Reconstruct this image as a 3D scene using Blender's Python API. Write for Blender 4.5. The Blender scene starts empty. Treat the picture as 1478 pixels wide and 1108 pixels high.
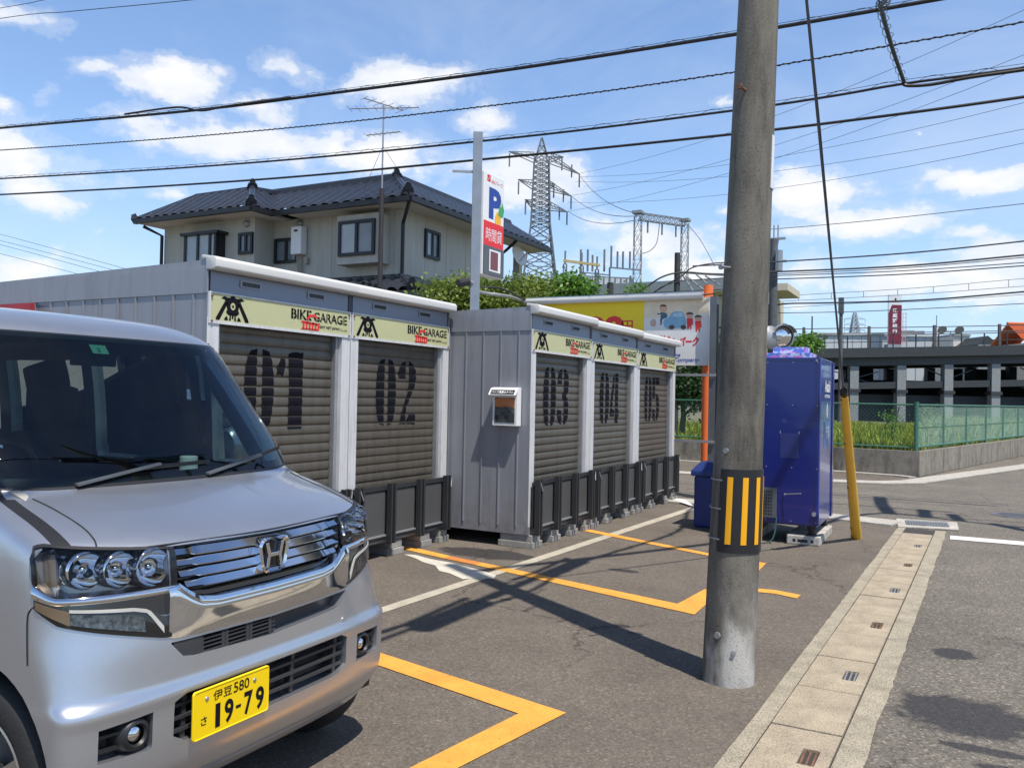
import bpy, bmesh, math, random
from mathutils import Vector, Matrix, noise
random.seed(7)
R = math.radians
SC = bpy.context.scene
COL = SC.collection

# ------------------------------------------------------------------ camera
YAW = math.atan(641/1200.); PITCH = R(0.773); ROLL = R(1.15); EYE = 1.5
fw = Vector((-math.sin(YAW)*math.cos(PITCH), math.cos(YAW)*math.cos(PITCH), math.sin(PITCH)))
r0 = Vector((math.cos(YAW), math.sin(YAW), 0)); u0 = r0.cross(fw)
RT = r0*math.cos(ROLL) + u0*math.sin(ROLL); UP = RT.cross(fw)
cam_d = bpy.data.cameras.new('camera'); cam = bpy.data.objects.new('camera', cam_d); COL.objects.link(cam)
cam.matrix_world = Matrix(((RT.x, UP.x, -fw.x, 0), (RT.y, UP.y, -fw.y, 0), (RT.z, UP.z, -fw.z, EYE), (0, 0, 0, 1)))
cam_d.sensor_width = 36; cam_d.lens = 36*1200/1478.; cam_d.clip_end = 3000; cam_d.clip_start = .05
SC.camera = cam

# survey helpers: a sight line of the photograph met with a real plane of the place
def ray(x, y): return fw + RT*((x-739)/1200.) - UP*((y-554)/1200.)
C0 = Vector((0, 0, EYE))
def G(x, y, z=0.): d = ray(x, y); return C0 + d*((z-EYE)/d.z)
def PX(x, y, X): d = ray(x, y); return C0 + d*(X/d.x)
def PY(x, y, Y): d = ray(x, y); return C0 + d*(Y/d.y)
def DP(x, y, D): return C0 + ray(x, y)*D

# ------------------------------------------------------------------ sun, sky
SUN_EL = R(64.5); SUN_AZ = Vector((.872, -.489, 0)).normalized()
to_sun = Vector((SUN_AZ.x*math.cos(SUN_EL), SUN_AZ.y*math.cos(SUN_EL), math.sin(SUN_EL)))
sd = bpy.data.lights.new('sun', 'SUN'); sd.energy = 4.9; sd.angle = R(.53); sd.color = (1, .945, .86)
so = bpy.data.objects.new('sun', sd); COL.objects.link(so); so.location = (5, -5, 20)
so.rotation_euler = to_sun.to_track_quat('Z', 'Y').to_euler()
W = bpy.data.worlds.new('World'); SC.world = W; W.use_nodes = True
nt = W.node_tree; nt.nodes.clear()
class NB:
    def __init__(s, t): s.t = t
    def n(s, typ, **k):
        o = s.t.nodes.new(typ)
        for a, b in k.items(): setattr(o, a, b)
        return o
    def set(s, sock, v):
        if isinstance(v, bpy.types.NodeSocket): s.t.links.new(v, sock)
        else: sock.default_value = v
    def m(s, op, a, b=None, c=None, clamp=False):
        o = s.n('ShaderNodeMath', operation=op); o.use_clamp = clamp; s.set(o.inputs[0], a)
        if b is not None: s.set(o.inputs[1], b)
        if c is not None: s.set(o.inputs[2], c)
        return o.outputs[0]
    def v(s, op, a, b=None):
        o = s.n('ShaderNodeVectorMath', operation=op); s.set(o.inputs[0], a)
        if b is not None: s.set(o.inputs[1], b)
        return o.outputs[1] if op in ('LENGTH', 'DOT_PRODUCT') else o.outputs[0]
    def noise(s, vec, scale, detail=4, rough=.55, dist=0.):
        o = s.n('ShaderNodeTexNoise'); s.set(o.inputs['Vector'], vec); o.inputs['Scale'].default_value = scale
        o.inputs['Detail'].default_value = detail; o.inputs['Roughness'].default_value = rough; o.inputs['Distortion'].default_value = dist
        return o
    def ramp(s, f, stops, interp='LINEAR'):
        o = s.n('ShaderNodeValToRGB'); s.set(o.inputs[0], f); cr = o.color_ramp; cr.interpolation = interp
        while len(cr.elements) < len(stops): cr.elements.new(.5)
        for e, (p, c) in zip(cr.elements, stops):
            e.position = p; e.color = (c, c, c, 1) if isinstance(c, (int, float)) else (*c, 1)
        return o.outputs[0]
    def mix(s, f, a, b, mode='MIX'):
        o = s.n('ShaderNodeMix', data_type='RGBA', blend_type=mode); s.set(o.inputs[0], f)
        for k, q in ((6, a), (7, b)):
            s.set(o.inputs[k], q if isinstance(q, bpy.types.NodeSocket) else (*q, 1))
        return o.outputs[2]
nb = NB(nt)
sky = nb.n('ShaderNodeTexSky', sky_type='NISHITA', sun_disc=False)
sky.sun_elevation = SUN_EL; sky.sun_rotation = math.atan2(SUN_AZ.x, SUN_AZ.y)
sky.air_density = 1.0; sky.dust_density = .3; sky.ozone_density = 3.0
tc = nb.n('ShaderNodeTexCoord').outputs['Generated']
dirv = nb.v('NORMALIZE', tc)
sx = nb.n('ShaderNodeSeparateXYZ'); nb.set(sx.inputs[0], dirv)
az = nb.m('ARCTAN2', sx.outputs[0], sx.outputs[1]); el = nb.m('ARCSINE', sx.outputs[2])
cb = nb.n('ShaderNodeCombineXYZ'); nb.set(cb.inputs[0], az); nb.set(cb.inputs[1], el)
wob = nb.noise(dirv, 9, 5, .6)
wv = nb.v('MULTIPLY', nb.v('SUBTRACT', wob.outputs['Color'], (.5, .5, .5)), (.10, .05, 0))
ae = nb.v('ADD', cb.outputs[0], wv)
# the clouds that stand in this part of the sky: x, y, half width, half height, density
CL = [(30, 240, 110, 50, 1), (60, 275, 70, 30, .9), (130, 95, 50, 18, .55), (250, 120, 90, 28, .75), (300, 205, 150, 30, .9), (380, 160, 50, 25, .8),
      (420, 105, 40, 20, .7), (580, 125, 90, 32, 1), (560, 220, 120, 32, .95), (480, 205, 60, 25, .8), (235, 280, 38, 14, .7), (155, 333, 22, 10, .6),
      (690, 175, 45, 22, .7), (760, 255, 100, 45, .95), (30, 380, 90, 35, .9), (0, 155, 30, 15, .6), (75, 130, 30, 22, .45), (5, 20, 60, 22, .8),
      (880, 325, 50, 18, .6), (960, 360, 110, 35, .95), (1000, 390, 100, 30, .9), (1035, 305, 25, 14, .6), (1170, 280, 85, 36, 1), (1260, 320, 90, 26, .95),
      (1150, 335, 60, 20, .6), (1385, 262, 90, 22, 1), (1440, 250, 60, 18, .9), (1400, 340, 40, 15, .8), (1440, 370, 90, 32, .9), (1300, 405, 160, 36, .85),
      (1180, 400, 60, 28, .6), (1420, 415, 120, 40, .8), (1325, 198, 14, 8, .5), (1040, 150, 22, 10, .6), (850, 380, 60, 25, .6)]
# and the ones behind the camera and to its sides, for the glass and the paint
random.seed(3)
extra = [(random.uniform(.9, 5.0), random.uniform(.12, .9), random.uniform(.12, .35), random.uniform(.05, .12), random.uniform(.6, 1)) for _ in range(6)]
acc = None
def blob(a, e, ra, re, w):
    global acc
    d = nb.v('LENGTH', nb.v('MULTIPLY', nb.v('SUBTRACT', ae, (a, e, 0)), (1/ra, 1/re, 0)))
    f = nb.m('MULTIPLY', nb.m('SUBTRACT', 1.45, d), w)
    acc = f if acc is None else nb.m('MAXIMUM', acc, f)
for (x, y, hw, hh, w) in CL:
    d = ray(x, y).normalized(); a = math.atan2(d.x, d.y); e = math.asin(d.z); c = math.cos(math.atan((x-739)/1200.))
    blob(a, e, hw/1200*c, hh/1200*c, w)
for (a, e, ra, re, w) in extra:
    if a > math.pi: a -= 2*math.pi
    blob(a, e, ra, re, w)
st = nb.v('MULTIPLY', dirv, (1, 1, 1.7))
n1 = nb.noise(st, 16, 8, .62)
n2 = nb.noise(st, 5, 3, .5)
dens = nb.m('ADD', acc, nb.m('MULTIPLY', nb.m('SUBTRACT', n1.outputs['Fac'], .56), 2.3))
dens = nb.m('ADD', dens, nb.m('MULTIPLY', nb.m('SUBTRACT', n2.outputs['Fac'], .5), .8))
mask = nb.ramp(dens, [(.04, .0), (.34, .22), (.66, .78), (.95, .97)], 'EASE')
wisp = nb.ramp(nb.noise(st, 3.2, 6, .6, .6).outputs['Fac'], [(.45, 0), (.8, .30)])
mask = nb.m('MAXIMUM', mask, wisp)
haze = nb.ramp(sx.outputs[2], [(0, .88), (.13, .55), (.3, .22), (.6, .03)])
shade = nb.ramp(nb.noise(nb.v('ADD', st, (0, 0, .03)), 11, 4, .5).outputs['Fac'], [(.35, (7.6, 8.1, 9.0)), (.6, (9.2, 9.2, 9.3))])
zen = nb.ramp(sx.outputs[2], [(.46, 1.), (.75, .55)])  # dims the unseen sky overhead, added to weaken fill and deepen shadows
skyc = nb.mix(haze, nb.mix(1., sky.outputs[0], (1.32, 1.50, 1.76), 'MULTIPLY'), (5.2, 7.3, 9.6))
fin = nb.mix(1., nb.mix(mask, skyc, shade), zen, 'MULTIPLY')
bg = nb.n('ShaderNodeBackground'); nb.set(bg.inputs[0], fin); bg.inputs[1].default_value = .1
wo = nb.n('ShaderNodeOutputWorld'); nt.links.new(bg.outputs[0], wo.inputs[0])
W.cycles.sampling_method = 'MANUAL'; W.cycles.sample_map_resolution = 512
SC.view_settings.view_transform = 'Standard'; SC.view_settings.look = 'None'
SC.view_settings.exposure = .16; SC.view_settings.gamma = 1
SC.cycles.max_bounces = 8; SC.cycles.transparent_max_bounces = 16

# ------------------------------------------------------------------ materials
MT = {}
def mat(name, col, rough=.6, metal=0., var=.12, vscale=6., bump=0., bscale=60., coat=0., spec=None, extra=None, trans=0., tint=None):
    if name in MT: return MT[name]
    m = bpy.data.materials.new(name); m.use_nodes = True; t = m.node_tree; b = NB(t)
    p = t.nodes['Principled BSDF']; co = b.n('ShaderNodeTexCoord').outputs['Object']
    c2 = tint or tuple(min(1, v*(1+var)) for v in col); c1 = tuple(v*(1-var) for v in col)
    n = b.noise(co, vscale, 6, .6)
    c = b.mix(b.ramp(n.outputs['Fac'], [(.3, 0), (.7, 1)]), c1, c2)
    rf = b.m('ADD', rough, b.m('MULTIPLY', b.m('SUBTRACT', n.outputs['Fac'], .5), .25*min(rough, .6)))
    if extra: c, rf = extra(b, co, c, rf)
    b.set(p.inputs['Base Color'], c); b.set(p.inputs['Roughness'], rf); p.inputs['Metallic'].default_value = metal
    p.inputs['Coat Weight'].default_value = coat; p.inputs['Coat Roughness'].default_value = .04
    if spec is not None: p.inputs['Specular IOR Level'].default_value = spec
    if trans: p.inputs['Transmission Weight'].default_value = trans
    if bump:
        bn = b.n('ShaderNodeBump'); bn.inputs['Strength'].default_value = min(1, bump); bn.inputs['Distance'].default_value = .01
        b.set(bn.inputs['Height'], b.noise(co, bscale, 4, .6).outputs['Fac']); b.set(p.inputs['Normal'], bn.outputs[0])
    MT[name] = m; return m

def asphalt_fx(lo, hi, patch, spots=()):
    def f(b, co, c, rf):
        g = b.n('ShaderNodeTexVoronoi'); b.set(g.inputs['Vector'], co); g.inputs['Scale'].default_value = 95
        sep = b.n('ShaderNodeSeparateColor'); b.set(sep.inputs[0], g.outputs['Color'])
        specks = b.ramp(sep.outputs[0], [(0, lo), (.4, 1.), (.8, 1.08), (.95, hi), (1, hi*1.2)])
        c = b.mix(1., c, specks, 'MULTIPLY')
        big = b.ramp(b.noise(co, .9, 5, .65, .4).outputs['Fac'], [(.3, 1-patch), (.5, 1.), (.72, 1+patch)])
        c = b.mix(1., c, big, 'MULTIPLY')
        st = b.ramp(b.noise(co, 2.7, 6, .7, .2).outputs['Fac'], [(.66, 1.), (.74, .78)])
        c = b.mix(1., c, st, 'MULTIPLY')
        ch = b.n('ShaderNodeTexVoronoi'); ch.inputs['Scale'].default_value = 3.2; b.set(ch.inputs['Vector'], co)
        c = b.mix(b.m('MULTIPLY', b.ramp(ch.outputs['Distance'], [(.0, 1), (.030, 1), (.036, 0)]), b.ramp(b.noise(co, 1.1, 1).outputs['Fac'], [(.52, 0), (.54, .8)])), c, (.42, .40, .36))
        if spots:
            wob_ = b.m('MULTIPLY', b.m('SUBTRACT', b.noise(co, 7, 6, .65).outputs['Fac'], .5), 1.1); tot = None
            for (cx, cy, rx, ry) in spots:
                d_ = b.v('LENGTH', b.v('MULTIPLY', b.v('SUBTRACT', co, (cx, cy, 0)), (1/rx, 1/ry, 0)))
                q_ = b.ramp(b.m('ADD', d_, wob_), [(.78, 1.), (1., .0)]); tot = q_ if tot is None else b.m('MAXIMUM', tot, q_)
            c = b.mix(b.m('MULTIPLY', tot, .80), c, (.026, .025, .027)); rf = b.m('SUBTRACT', rf, b.m('MULTIPLY', tot, .25))
        cr = b.n('ShaderNodeTexVoronoi', feature='DISTANCE_TO_EDGE'); cr.inputs['Scale'].default_value = .45
        b.set(cr.inputs['Vector'], b.v('ADD', co, b.v('MULTIPLY', b.noise(co, 3, 5, .7).outputs['Color'], (.5, .5, .5))))
        crk = b.ramp(cr.outputs['Distance'], [(0, .42), (.008, 1)])
        gate = b.ramp(b.noise(co, .5, 2).outputs['Fac'], [(.5, 0), (.56, 1)])
        c = b.mix(gate, c, b.mix(1., c, crk, 'MULTIPLY'))
        return c, rf
    return f
ASPH = mat('lot_asphalt', (.142, .120, .097), .9, var=.08, vscale=3, bump=.5, bscale=170, extra=asphalt_fx(.72, 1.35, .14, ((-2.52, 6.85, .16, .07), (-1.92, 5.2, .07, .04), (-1.78, 5.08, .06, .03), (-2.9, 5.4, .05, .03), (-3.9, 6.85, .55, .25))), spec=.3)
ROAD = mat('road_asphalt', (.162, .143, .118), .88, var=.10, vscale=2, bump=.7, bscale=130, extra=asphalt_fx(.58, 1.7, .15, ((.05, 4.62, .34, .30), (.0, 5.72, .13, .13), (.26, 4.02, .20, .06), (.12, 4.2, .2, .05))), spec=.3)
WET = mat('oil_stain', (.045, .043, .043), .5, var=.2, bump=.8, bscale=150, extra=asphalt_fx(.5, 1.9, .15))
def conc_fx(stain=.4, sc=3., pit=.5):
    def f(b, co, c, rf):
        mp = b.v('MULTIPLY', co, (1, 1, .22))
        s = b.ramp(b.noise(mp, sc*2.2, 7, .7, .3).outputs['Fac'], [(.32, 1-stain), (.5, .95), (.7, 1.12)])
        c = b.mix(1., c, s, 'MULTIPLY')
        g = b.ramp(b.noise(co, 130, 2, .6).outputs['Fac'], [(.36, pit), (.47, 1), (.62, 1), (.72, 1.2)])
        return b.mix(1., c, g, 'MULTIPLY'), rf
    return f
GUT = mat('gutter_concrete', (.44, .365, .26), .92, var=.10, vscale=5, bump=.8, bscale=120, extra=conc_fx(.22, 1.5, .6))
GUT2 = mat('gutter_edge_concrete', (.42, .365, .27), .95, var=.12, vscale=8, bump=1., bscale=90, extra=conc_fx(.25, 3, .42))
CONC = mat('pale_concrete', (.50, .47, .41), .9, var=.1, bump=.5, extra=conc_fx(.25, 2.5))
BLOCK = mat('concrete_block', (.33, .315, .29), .92, var=.15, bump=.8, bscale=80, extra=conc_fx(.3, 4))
WALLC = mat('old_wall_concrete', (.25, .225, .185), .95, var=.2, bump=.6, extra=conc_fx(.62, 1.6))
def pole_fx(b, co, c, rf):
    sp = b.n('ShaderNodeSeparateXYZ'); b.set(sp.inputs[0], co)
    v = b.v('MULTIPLY', co, (1, 1, .16))
    s = b.ramp(b.noise(v, 9, 6, .7, .2).outputs['Fac'], [(.36, .55), (.5, .95), (.66, 1.15)])
    c = b.mix(1., c, s, 'MULTIPLY')
    # the dark rubbed streak and the paler worn foot
    st = b.m('MULTIPLY', b.ramp(b.noise(b.v('MULTIPLY', co, (1, 1, .3)), 7, 4, .6).outputs['Fac'], [(.45, 0), (.58, 1)]),
             b.m('MULTIPLY', b.ramp(sp.outputs[2], [(.0, 0), (1., 1)]), b.m('SUBTRACT', 1., b.ramp(b.m('DIVIDE', sp.outputs[2], 3.), [(.55, 0), (.75, 1)]))))
    c = b.mix(st, c, b.mix(1., c, (.62, .62, .63), 'MULTIPLY'))
    ft = b.m('MULTIPLY', b.ramp(b.m('ADD', sp.outputs[2], b.m('MULTIPLY', b.noise(co, 6, 5).outputs['Fac'], .6)), [(.55, 1), (.85, 0)]),
             b.ramp(b.noise(b.v('MULTIPLY', co, (1, 1, .4)), 5, 3).outputs['Fac'], [(.45, 0), (.6, 1)]))
    c = b.mix(ft, c, (.47, .45, .41))
    g = b.ramp(b.noise(co, 110, 2, .6).outputs['Fac'], [(.33, .6), (.43, 1), (.66, 1), (.74, 1.3)])
    return b.mix(1., c, g, 'MULTIPLY'), rf
POLE = mat('pole_concrete', (.168, .153, .125), .9, var=.12, vscale=5, bump=.22, bscale=110, extra=pole_fx)
def paint_fx(b, co, c, rf):
    w = b.ramp(b.noise(co, 38, 6, .75).outputs['Fac'], [(.30, .45), (.42, 1)])
    w2 = b.ramp(b.noise(co, 4, 4, .7).outputs['Fac'], [(.35, .86), (.6, 1.05)])
    return b.mix(1., b.mix(1., c, w, 'MULTIPLY'), w2, 'MULTIPLY'), rf
ORANGE = mat('yellow_orange_line_paint', (.80, .36, .055), .7, var=.06, bump=.5, bscale=140, extra=paint_fx)
ORANGE2 = mat('darker_orange_line_paint', (.66, .22, .05), .7, var=.06, bump=.5, bscale=140, extra=paint_fx)
WHITEL = mat('white_line_paint', (.72, .70, .65), .7, var=.05, bump=.5, bscale=140, extra=paint_fx)
CREAML = mat('worn_cream_line_paint', (.46, .41, .32), .8, var=.12, bump=.5, bscale=140, extra=paint_fx)
def grime(amt, sc=2.2):
    def f(b, co, c, rf):
        s = b.ramp(b.noise(b.v('MULTIPLY', co, (1, 1, .10)), sc*5, 6, .7).outputs['Fac'], [(.34, 1-amt), (.5, 1.), (.75, 1+amt*.4)])
        sp = b.n('ShaderNodeSeparateXYZ'); b.set(sp.inputs[0], co)
        ft = b.m('MULTIPLY', b.ramp(sp.outputs[2], [(.12, 1.), (.55, 0)]), b.ramp(b.noise(co, 9, 6, .7).outputs['Fac'], [(.40, 0), (.66, .7)]))
        c = b.mix(1., c, s, 'MULTIPLY'); c = b.mix(ft, c, (.17, .15, .12)); return c, rf
    return f
STEEL = mat('grey_panel_steel', (.275, .285, .315), .42, .25, var=.04, vscale=3, extra=grime(.16))
STEELT = mat('light_grey_frame_steel', (.64, .64, .64), .4, .1, var=.04, extra=grime(.18, 4))
CAP = mat('white_eave_steel', (.62, .61, .58), .4, var=.04, vscale=2)
LINTEL = mat('lintel_steel', (.22, .25, .31), .42, .2, var=.04)
SHUT = mat('bronze_shutter', (.132, .117, .093), .40, .40, var=.07, vscale=14, extra=grime(.22))
BLACKP = mat('black_stencil_paint', (.008, .008, .013), .8, var=.2, spec=.12)
CHAR = mat('charcoal_steel', (.038, .040, .043), .45, .2, var=.1)
CHARP = mat('charcoal_mesh_panel', (.082, .082, .080), .6, .1, var=.06, bump=.3, bscale=300)
CREAM = mat('cream_sign_sheet', (.50, .50, .275), .5, var=.02)
REDP = mat('red_print', (.72, .03, .03), .5, var=.03)
WHITEP = mat('white_plastic', (.78, .78, .77), .4, var=.02)
BLUEP = mat('blue_print', (.03, .09, .42), .5, var=.03)
GREENP = mat('green_print', (.05, .35, .10), .5)
YELP = mat('yellow_print', (.86, .62, .01), .5, var=.03)
REDD = mat('dark_red_display', (.18, .05, .05), .4, var=.2, vscale=40)
ORPOST = mat('orange_post_paint', (.82, .17, .04), .5, var=.05)
GALV = mat('galvanised_steel', (.34, .35, .36), .45, .5, var=.1, vscale=12)
DGALV = mat('dark_grey_post_steel', (.13, .14, .15), .5, .4, var=.1)
CABLE = mat('black_cable_sheath', (.014, .014, .016), .5, var=.1)
WIRE = mat('grey_wire', (.10, .105, .12), .6, .2)
BLUEV = mat('vending_blue_paint', (.006, .015, .150), .22, var=.06, vscale=2, coat=.35)
BLUEB = mat('blue_bin_plastic', (.015, .035, .17), .4, var=.08)
GUARD = mat('yellow_guard_plastic', (.72, .40, .035), .45, var=.07)
YSTRIPE = mat('reflective_yellow', (.88, .41, .006), .35, var=.03)
RUBBER = mat('black_rubber', (.015, .015, .015), .7, var=.2)
RUST = mat('rusty_steel', (.17, .085, .05), .8, var=.4, vscale=30)
def tile_fx(b, co, c, rf):
    return b.mix(1., c, b.ramp(b.noise(co, 8, 3).outputs['Fac'], [(.3, .85), (.7, 1.15)]), 'MULTIPLY'), rf
TILE = mat('black_glazed_roof_tile', (.026, .030, .040), .27, var=.10, vscale=3, extra=tile_fx)
STUCCO = mat('cream_siding', (.46, .445, .385), .75, var=.05, vscale=1.2, bump=.2, extra=grime(.14, 1.))
SOFFIT = mat('cream_soffit', (.50, .48, .43), .8, var=.05)
DTRIM = mat('black_window_frame', (.018, .019, .022), .4, .2)
GLASSW = mat('house_window_glass', (.16, .19, .21), .08, var=.25, vscale=2, spec=.8)
CURT = mat('curtained_glass', (.34, .38, .39), .12, var=.12, vscale=3, spec=.8)
GREENF = mat('green_fence_paint', (.05, .15, .10), .5, var=.08)
SOIL = mat('field_soil', (.11, .12, .045), .95, var=.3, vscale=2, bump=.6)
EARTH = mat('far_ground', (.16, .17, .11), .95, var=.2, vscale=.3)
VIA = mat('viaduct_steel', (.034, .042, .046), .7, .1, var=.2)
VIAC = mat('viaduct_column_concrete', (.22, .24, .24), .8, var=.12)
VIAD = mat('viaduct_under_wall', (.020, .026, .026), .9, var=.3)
PYL = mat('pylon_steel', (.17, .19, .21), .6, .3)
PALE = mat('pale_far_wall', (.44, .47, .50), .8, var=.06)
MAROON = mat('maroon_sign_sheet', (.16, .012, .035), .5)
BEIGE = mat('beige_far_wall', (.55, .50, .38), .8, var=.06)
ROOFG = mat('grey_flat_roof', (.24, .27, .27), .7, var=.1)
RTILE = mat('orange_roof_tile', (.58, .16, .06), .7, var=.15, vscale=20)
BARK = mat('bark', (.10, .08, .055), .95, var=.3, bump=.7)
def leafmat(name, col, var=.35):
    if name in MT: return MT[name]
    m = bpy.data.materials.new(name); m.use_nodes = True; t = m.node_tree; b = NB(t); p = t.nodes['Principled BSDF']
    at = b.n('ShaderNodeNewGeometry'); rnd = at.outputs['Random Per Island']
    c = b.mix(rnd, tuple(v*(1-var) for v in col), (min(1, col[0]*(1+var*1.6)), min(1, col[1]*(1+var)), col[2]*1.1))
    b.set(p.inputs['Base Color'], c); p.inputs['Roughness'].default_value = .5
    tr = b.n('ShaderNodeBsdfTranslucent'); b.set(tr.inputs[0], c)
    mx = b.n('ShaderNodeMixShader'); mx.inputs[0].default_value = .35
    t.links.new(p.outputs[0], mx.inputs[1]); t.links.new(tr.outputs[0], mx.inputs[2])
    t.links.new(mx.outputs[0], t.nodes['Material Output'].inputs[0])
    MT[name] = m; return m
LEAF1 = leafmat('yellow_green_leaves', (.16, .24, .045))
LEAF2 = leafmat('bright_green_leaves', (.10, .24, .035))
LEAF3 = leafmat('dark_green_leaves', (.03, .075, .02))
GRASS = leafmat('field_grass', (.26, .36, .06), .5)
# car materials
def flake(b, co, c, rf):
    n = b.ramp(b.noise(co, 900, 1).outputs['Fac'], [(.3, .9), (.7, 1.1)])
    return b.mix(1., c, n, 'MULTIPLY'), rf
SILVER = mat('silver_car_paint', (.53, .55, .59), .35, .84, var=.01, coat=.7, extra=flake)
CHROME = mat('chrome', (.72, .73, .75), .05, 1., var=.01)
DCHROME = mat('dark_chrome', (.16, .18, .21), .08, 1., var=.02)
BPLAST = mat('black_trim_plastic', (.016, .016, .018), .45, var=.1)
BGLOSS = mat('gloss_black', (.008, .008, .01), .12, var=.1, coat=.3)
PLATEY = mat('yellow_plate_enamel', (.88, .60, .0), .35, var=.01)
TYRE = mat('tyre_rubber', (.018, .018, .018), .75, var=.2, bump=.3)
ALLOY = mat('alloy_wheel', (.55, .53, .50), .28, .85, var=.03)
SEATF = mat('dark_seat_fabric', (.025, .025, .028), .9)
DASHM = mat('grey_beige_dashboard', (.36, .34, .30), .7, var=.05)
def glass(name, tint, ior=1.45, rough=0.):
    m = bpy.data.materials.new(name); m.use_nodes = True; t = m.node_tree; b = NB(t); t.nodes.remove(t.nodes['Principled BSDF'])
    tr = b.n('ShaderNodeBsdfTransparent'); tr.inputs[0].default_value = (*tint, 1)
    gl = b.n('ShaderNodeBsdfGlossy'); gl.inputs['Roughness'].default_value = rough; gl.inputs[0].default_value = (1, 1, 1, 1)
    fr = b.n('ShaderNodeFresnel'); fr.inputs[0].default_value = ior
    mx = b.n('ShaderNodeMixShader'); b.set(mx.inputs[0], fr.outputs[0])
    t.links.new(tr.outputs[0], mx.inputs[1]); t.links.new(gl.outputs[0], mx.inputs[2]); t.links.new(mx.outputs[0], t.nodes['Material Output'].inputs[0])
    return m
CGLASS = glass('green_tinted_windscreen', (.38, .50, .52), 1.6)
SGLASS = glass('green_tinted_side_glass', (.52, .66, .66), 1.35)
LENS = glass('clear_lamp_lens', (.86, .88, .9), 1.4)

# ------------------------------------------------------------------ mesh helpers
LOC = {}
def ploc(o):
    return LOC.get(o.name, Vector((0, 0, 0))) if o else Vector((0, 0, 0))
def tag(o, label, cat, group=None, kind=None):
    if label: o['label'] = label
    if cat: o['category'] = cat
    if group: o['group'] = group
    if kind: o['kind'] = kind
    return o
def thing(name, label, cat, loc, group=None):
    o = bpy.data.objects.new(name, None); COL.objects.link(o); o.location = loc; o.empty_display_size = .2
    LOC[o.name] = Vector(loc); return tag(o, label, cat, group)
V3 = lambda p: Vector(p)
class MB:
    def __init__(s): s.v = []; s.f = []; s.mi = []; s.cur = 0
    def add(s, vs, fs):
        n = len(s.v); s.v += [Vector(p) for p in vs]; s.f += [tuple(i+n for i in f) for f in fs]; s.mi += [s.cur]*len(fs); return s
    def box(s, a, b):
        x0, x1 = sorted((a[0], b[0])); y0, y1 = sorted((a[1], b[1])); z0, z1 = sorted((a[2], b[2]))
        return s.add([(x0,y0,z0),(x1,y0,z0),(x1,y1,z0),(x0,y1,z0),(x0,y0,z1),(x1,y0,z1),(x1,y1,z1),(x0,y1,z1)],
                     [(3,2,1,0),(4,5,6,7),(0,1,5,4),(1,2,6,5),(2,3,7,6),(3,0,4,7)])
    def obox(s, o, ax, ay, az):
        o, ax, ay, az = map(Vector, (o, ax, ay, az))
        if ax.cross(ay).dot(az) < 0: ax, ay = ay, ax
        P = [o, o+ax, o+ax+ay, o+ay]; P += [p+az for p in P]
        return s.add(P, [(3,2,1,0),(4,5,6,7),(0,1,5,4),(1,2,6,5),(2,3,7,6),(3,0,4,7)])
    def bar(s, a, b, w, h=None, up=(0, 0, 1)):
        a, b = Vector(a), Vector(b); d = b-a; h = h or w; up = Vector(up)
        x = d.cross(up)
        if x.length < 1e-5: x = d.cross(Vector((1, 0, 0)))
        x.normalize(); y = x.cross(d).normalized()
        return s.obox(a-x*w/2-y*h/2, x*w, y*h, d)
    def tube(s, pts, r, n=8, cap=True):
        pts = [Vector(p) for p in pts]; rs = r if isinstance(r, (list, tuple)) else [r]*len(pts)
        ref = None; rings = []
        for i, p in enumerate(pts):
            d = (pts[min(i+1, len(pts)-1)]-pts[max(i-1, 0)]).normalized()
            if ref is None:
                ref = d.cross(Vector((0, 0, 1)));
                if ref.length < .1: ref = d.cross(Vector((1, 0, 0)))
            ref = (ref-d*ref.dot(d)).normalized(); y = d.cross(ref)
            rings.append([p+(ref*math.cos(t)+y*math.sin(t))*rs[i] for t in [2*math.pi*k/n for k in range(n)]])
        vs = [q for r_ in rings for q in r_]; fs = []
        for i in range(len(pts)-1):
            for k in range(n):
                a = i*n+k; b_ = i*n+(k+1) % n; fs.append((a, b_, b_+n, a+n))
        if cap: fs.append(tuple(reversed(range(n)))); fs.append(tuple(range((len(pts)-1)*n, len(pts)*n)))
        return s.add(vs, fs)
    def cyl(s, a, b, r, r2=None, n=16): return s.tube([a, b], [r, r if r2 is None else r2], n)
    def lathe(s, prof, c, axis, n=24, cap=False):
        c = Vector(c)
        axis = Vector(axis).normalized(); x = axis.cross(Vector((0, 0, 1)))
        if x.length < .1: x = axis.cross(Vector((1, 0, 0)))
        x.normalize(); y = axis.cross(x); c = Vector(c); vs = []; fs = []
        for (r, h) in prof: vs += [c+axis*h+(x*math.cos(t)+y*math.sin(t))*r for t in [2*math.pi*k/n for k in range(n)]]
        for i in range(len(prof)-1):
            for k in range(n):
                a = i*n+k; b_ = i*n+(k+1) % n; fs.append((a, b_, b_+n, a+n))
        return s.add(vs, fs)
    def poly(s, pts, d):
        pts = [Vector(p) for p in pts]; d = Vector(d); n = len(pts)
        nn = sum(((pts[i]).cross(pts[(i+1) % n]) for i in range(n)), Vector())
        if nn.dot(d) < 0: pts = pts[::-1]
        return s.add(pts+[p+d for p in pts], [tuple(reversed(range(n))), tuple(range(n, 2*n))]+[(i, (i+1) % n, (i+1) % n+n, i+n) for i in range(n)])
    def sheet(s, pts): n = len(pts); return s.add(pts, [tuple(range(n))])
    def grid(s, rows, close=False):
        m = len(rows[0]); vs = [p for r_ in rows for p in r_]; fs = []
        for i in range(len(rows)-1):
            for k in range(m if close else m-1):
                a = i*m+k; b_ = i*m+(k+1) % m; fs.append((a, b_, b_+m, a+m))
        return s.add(vs, fs)
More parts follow.
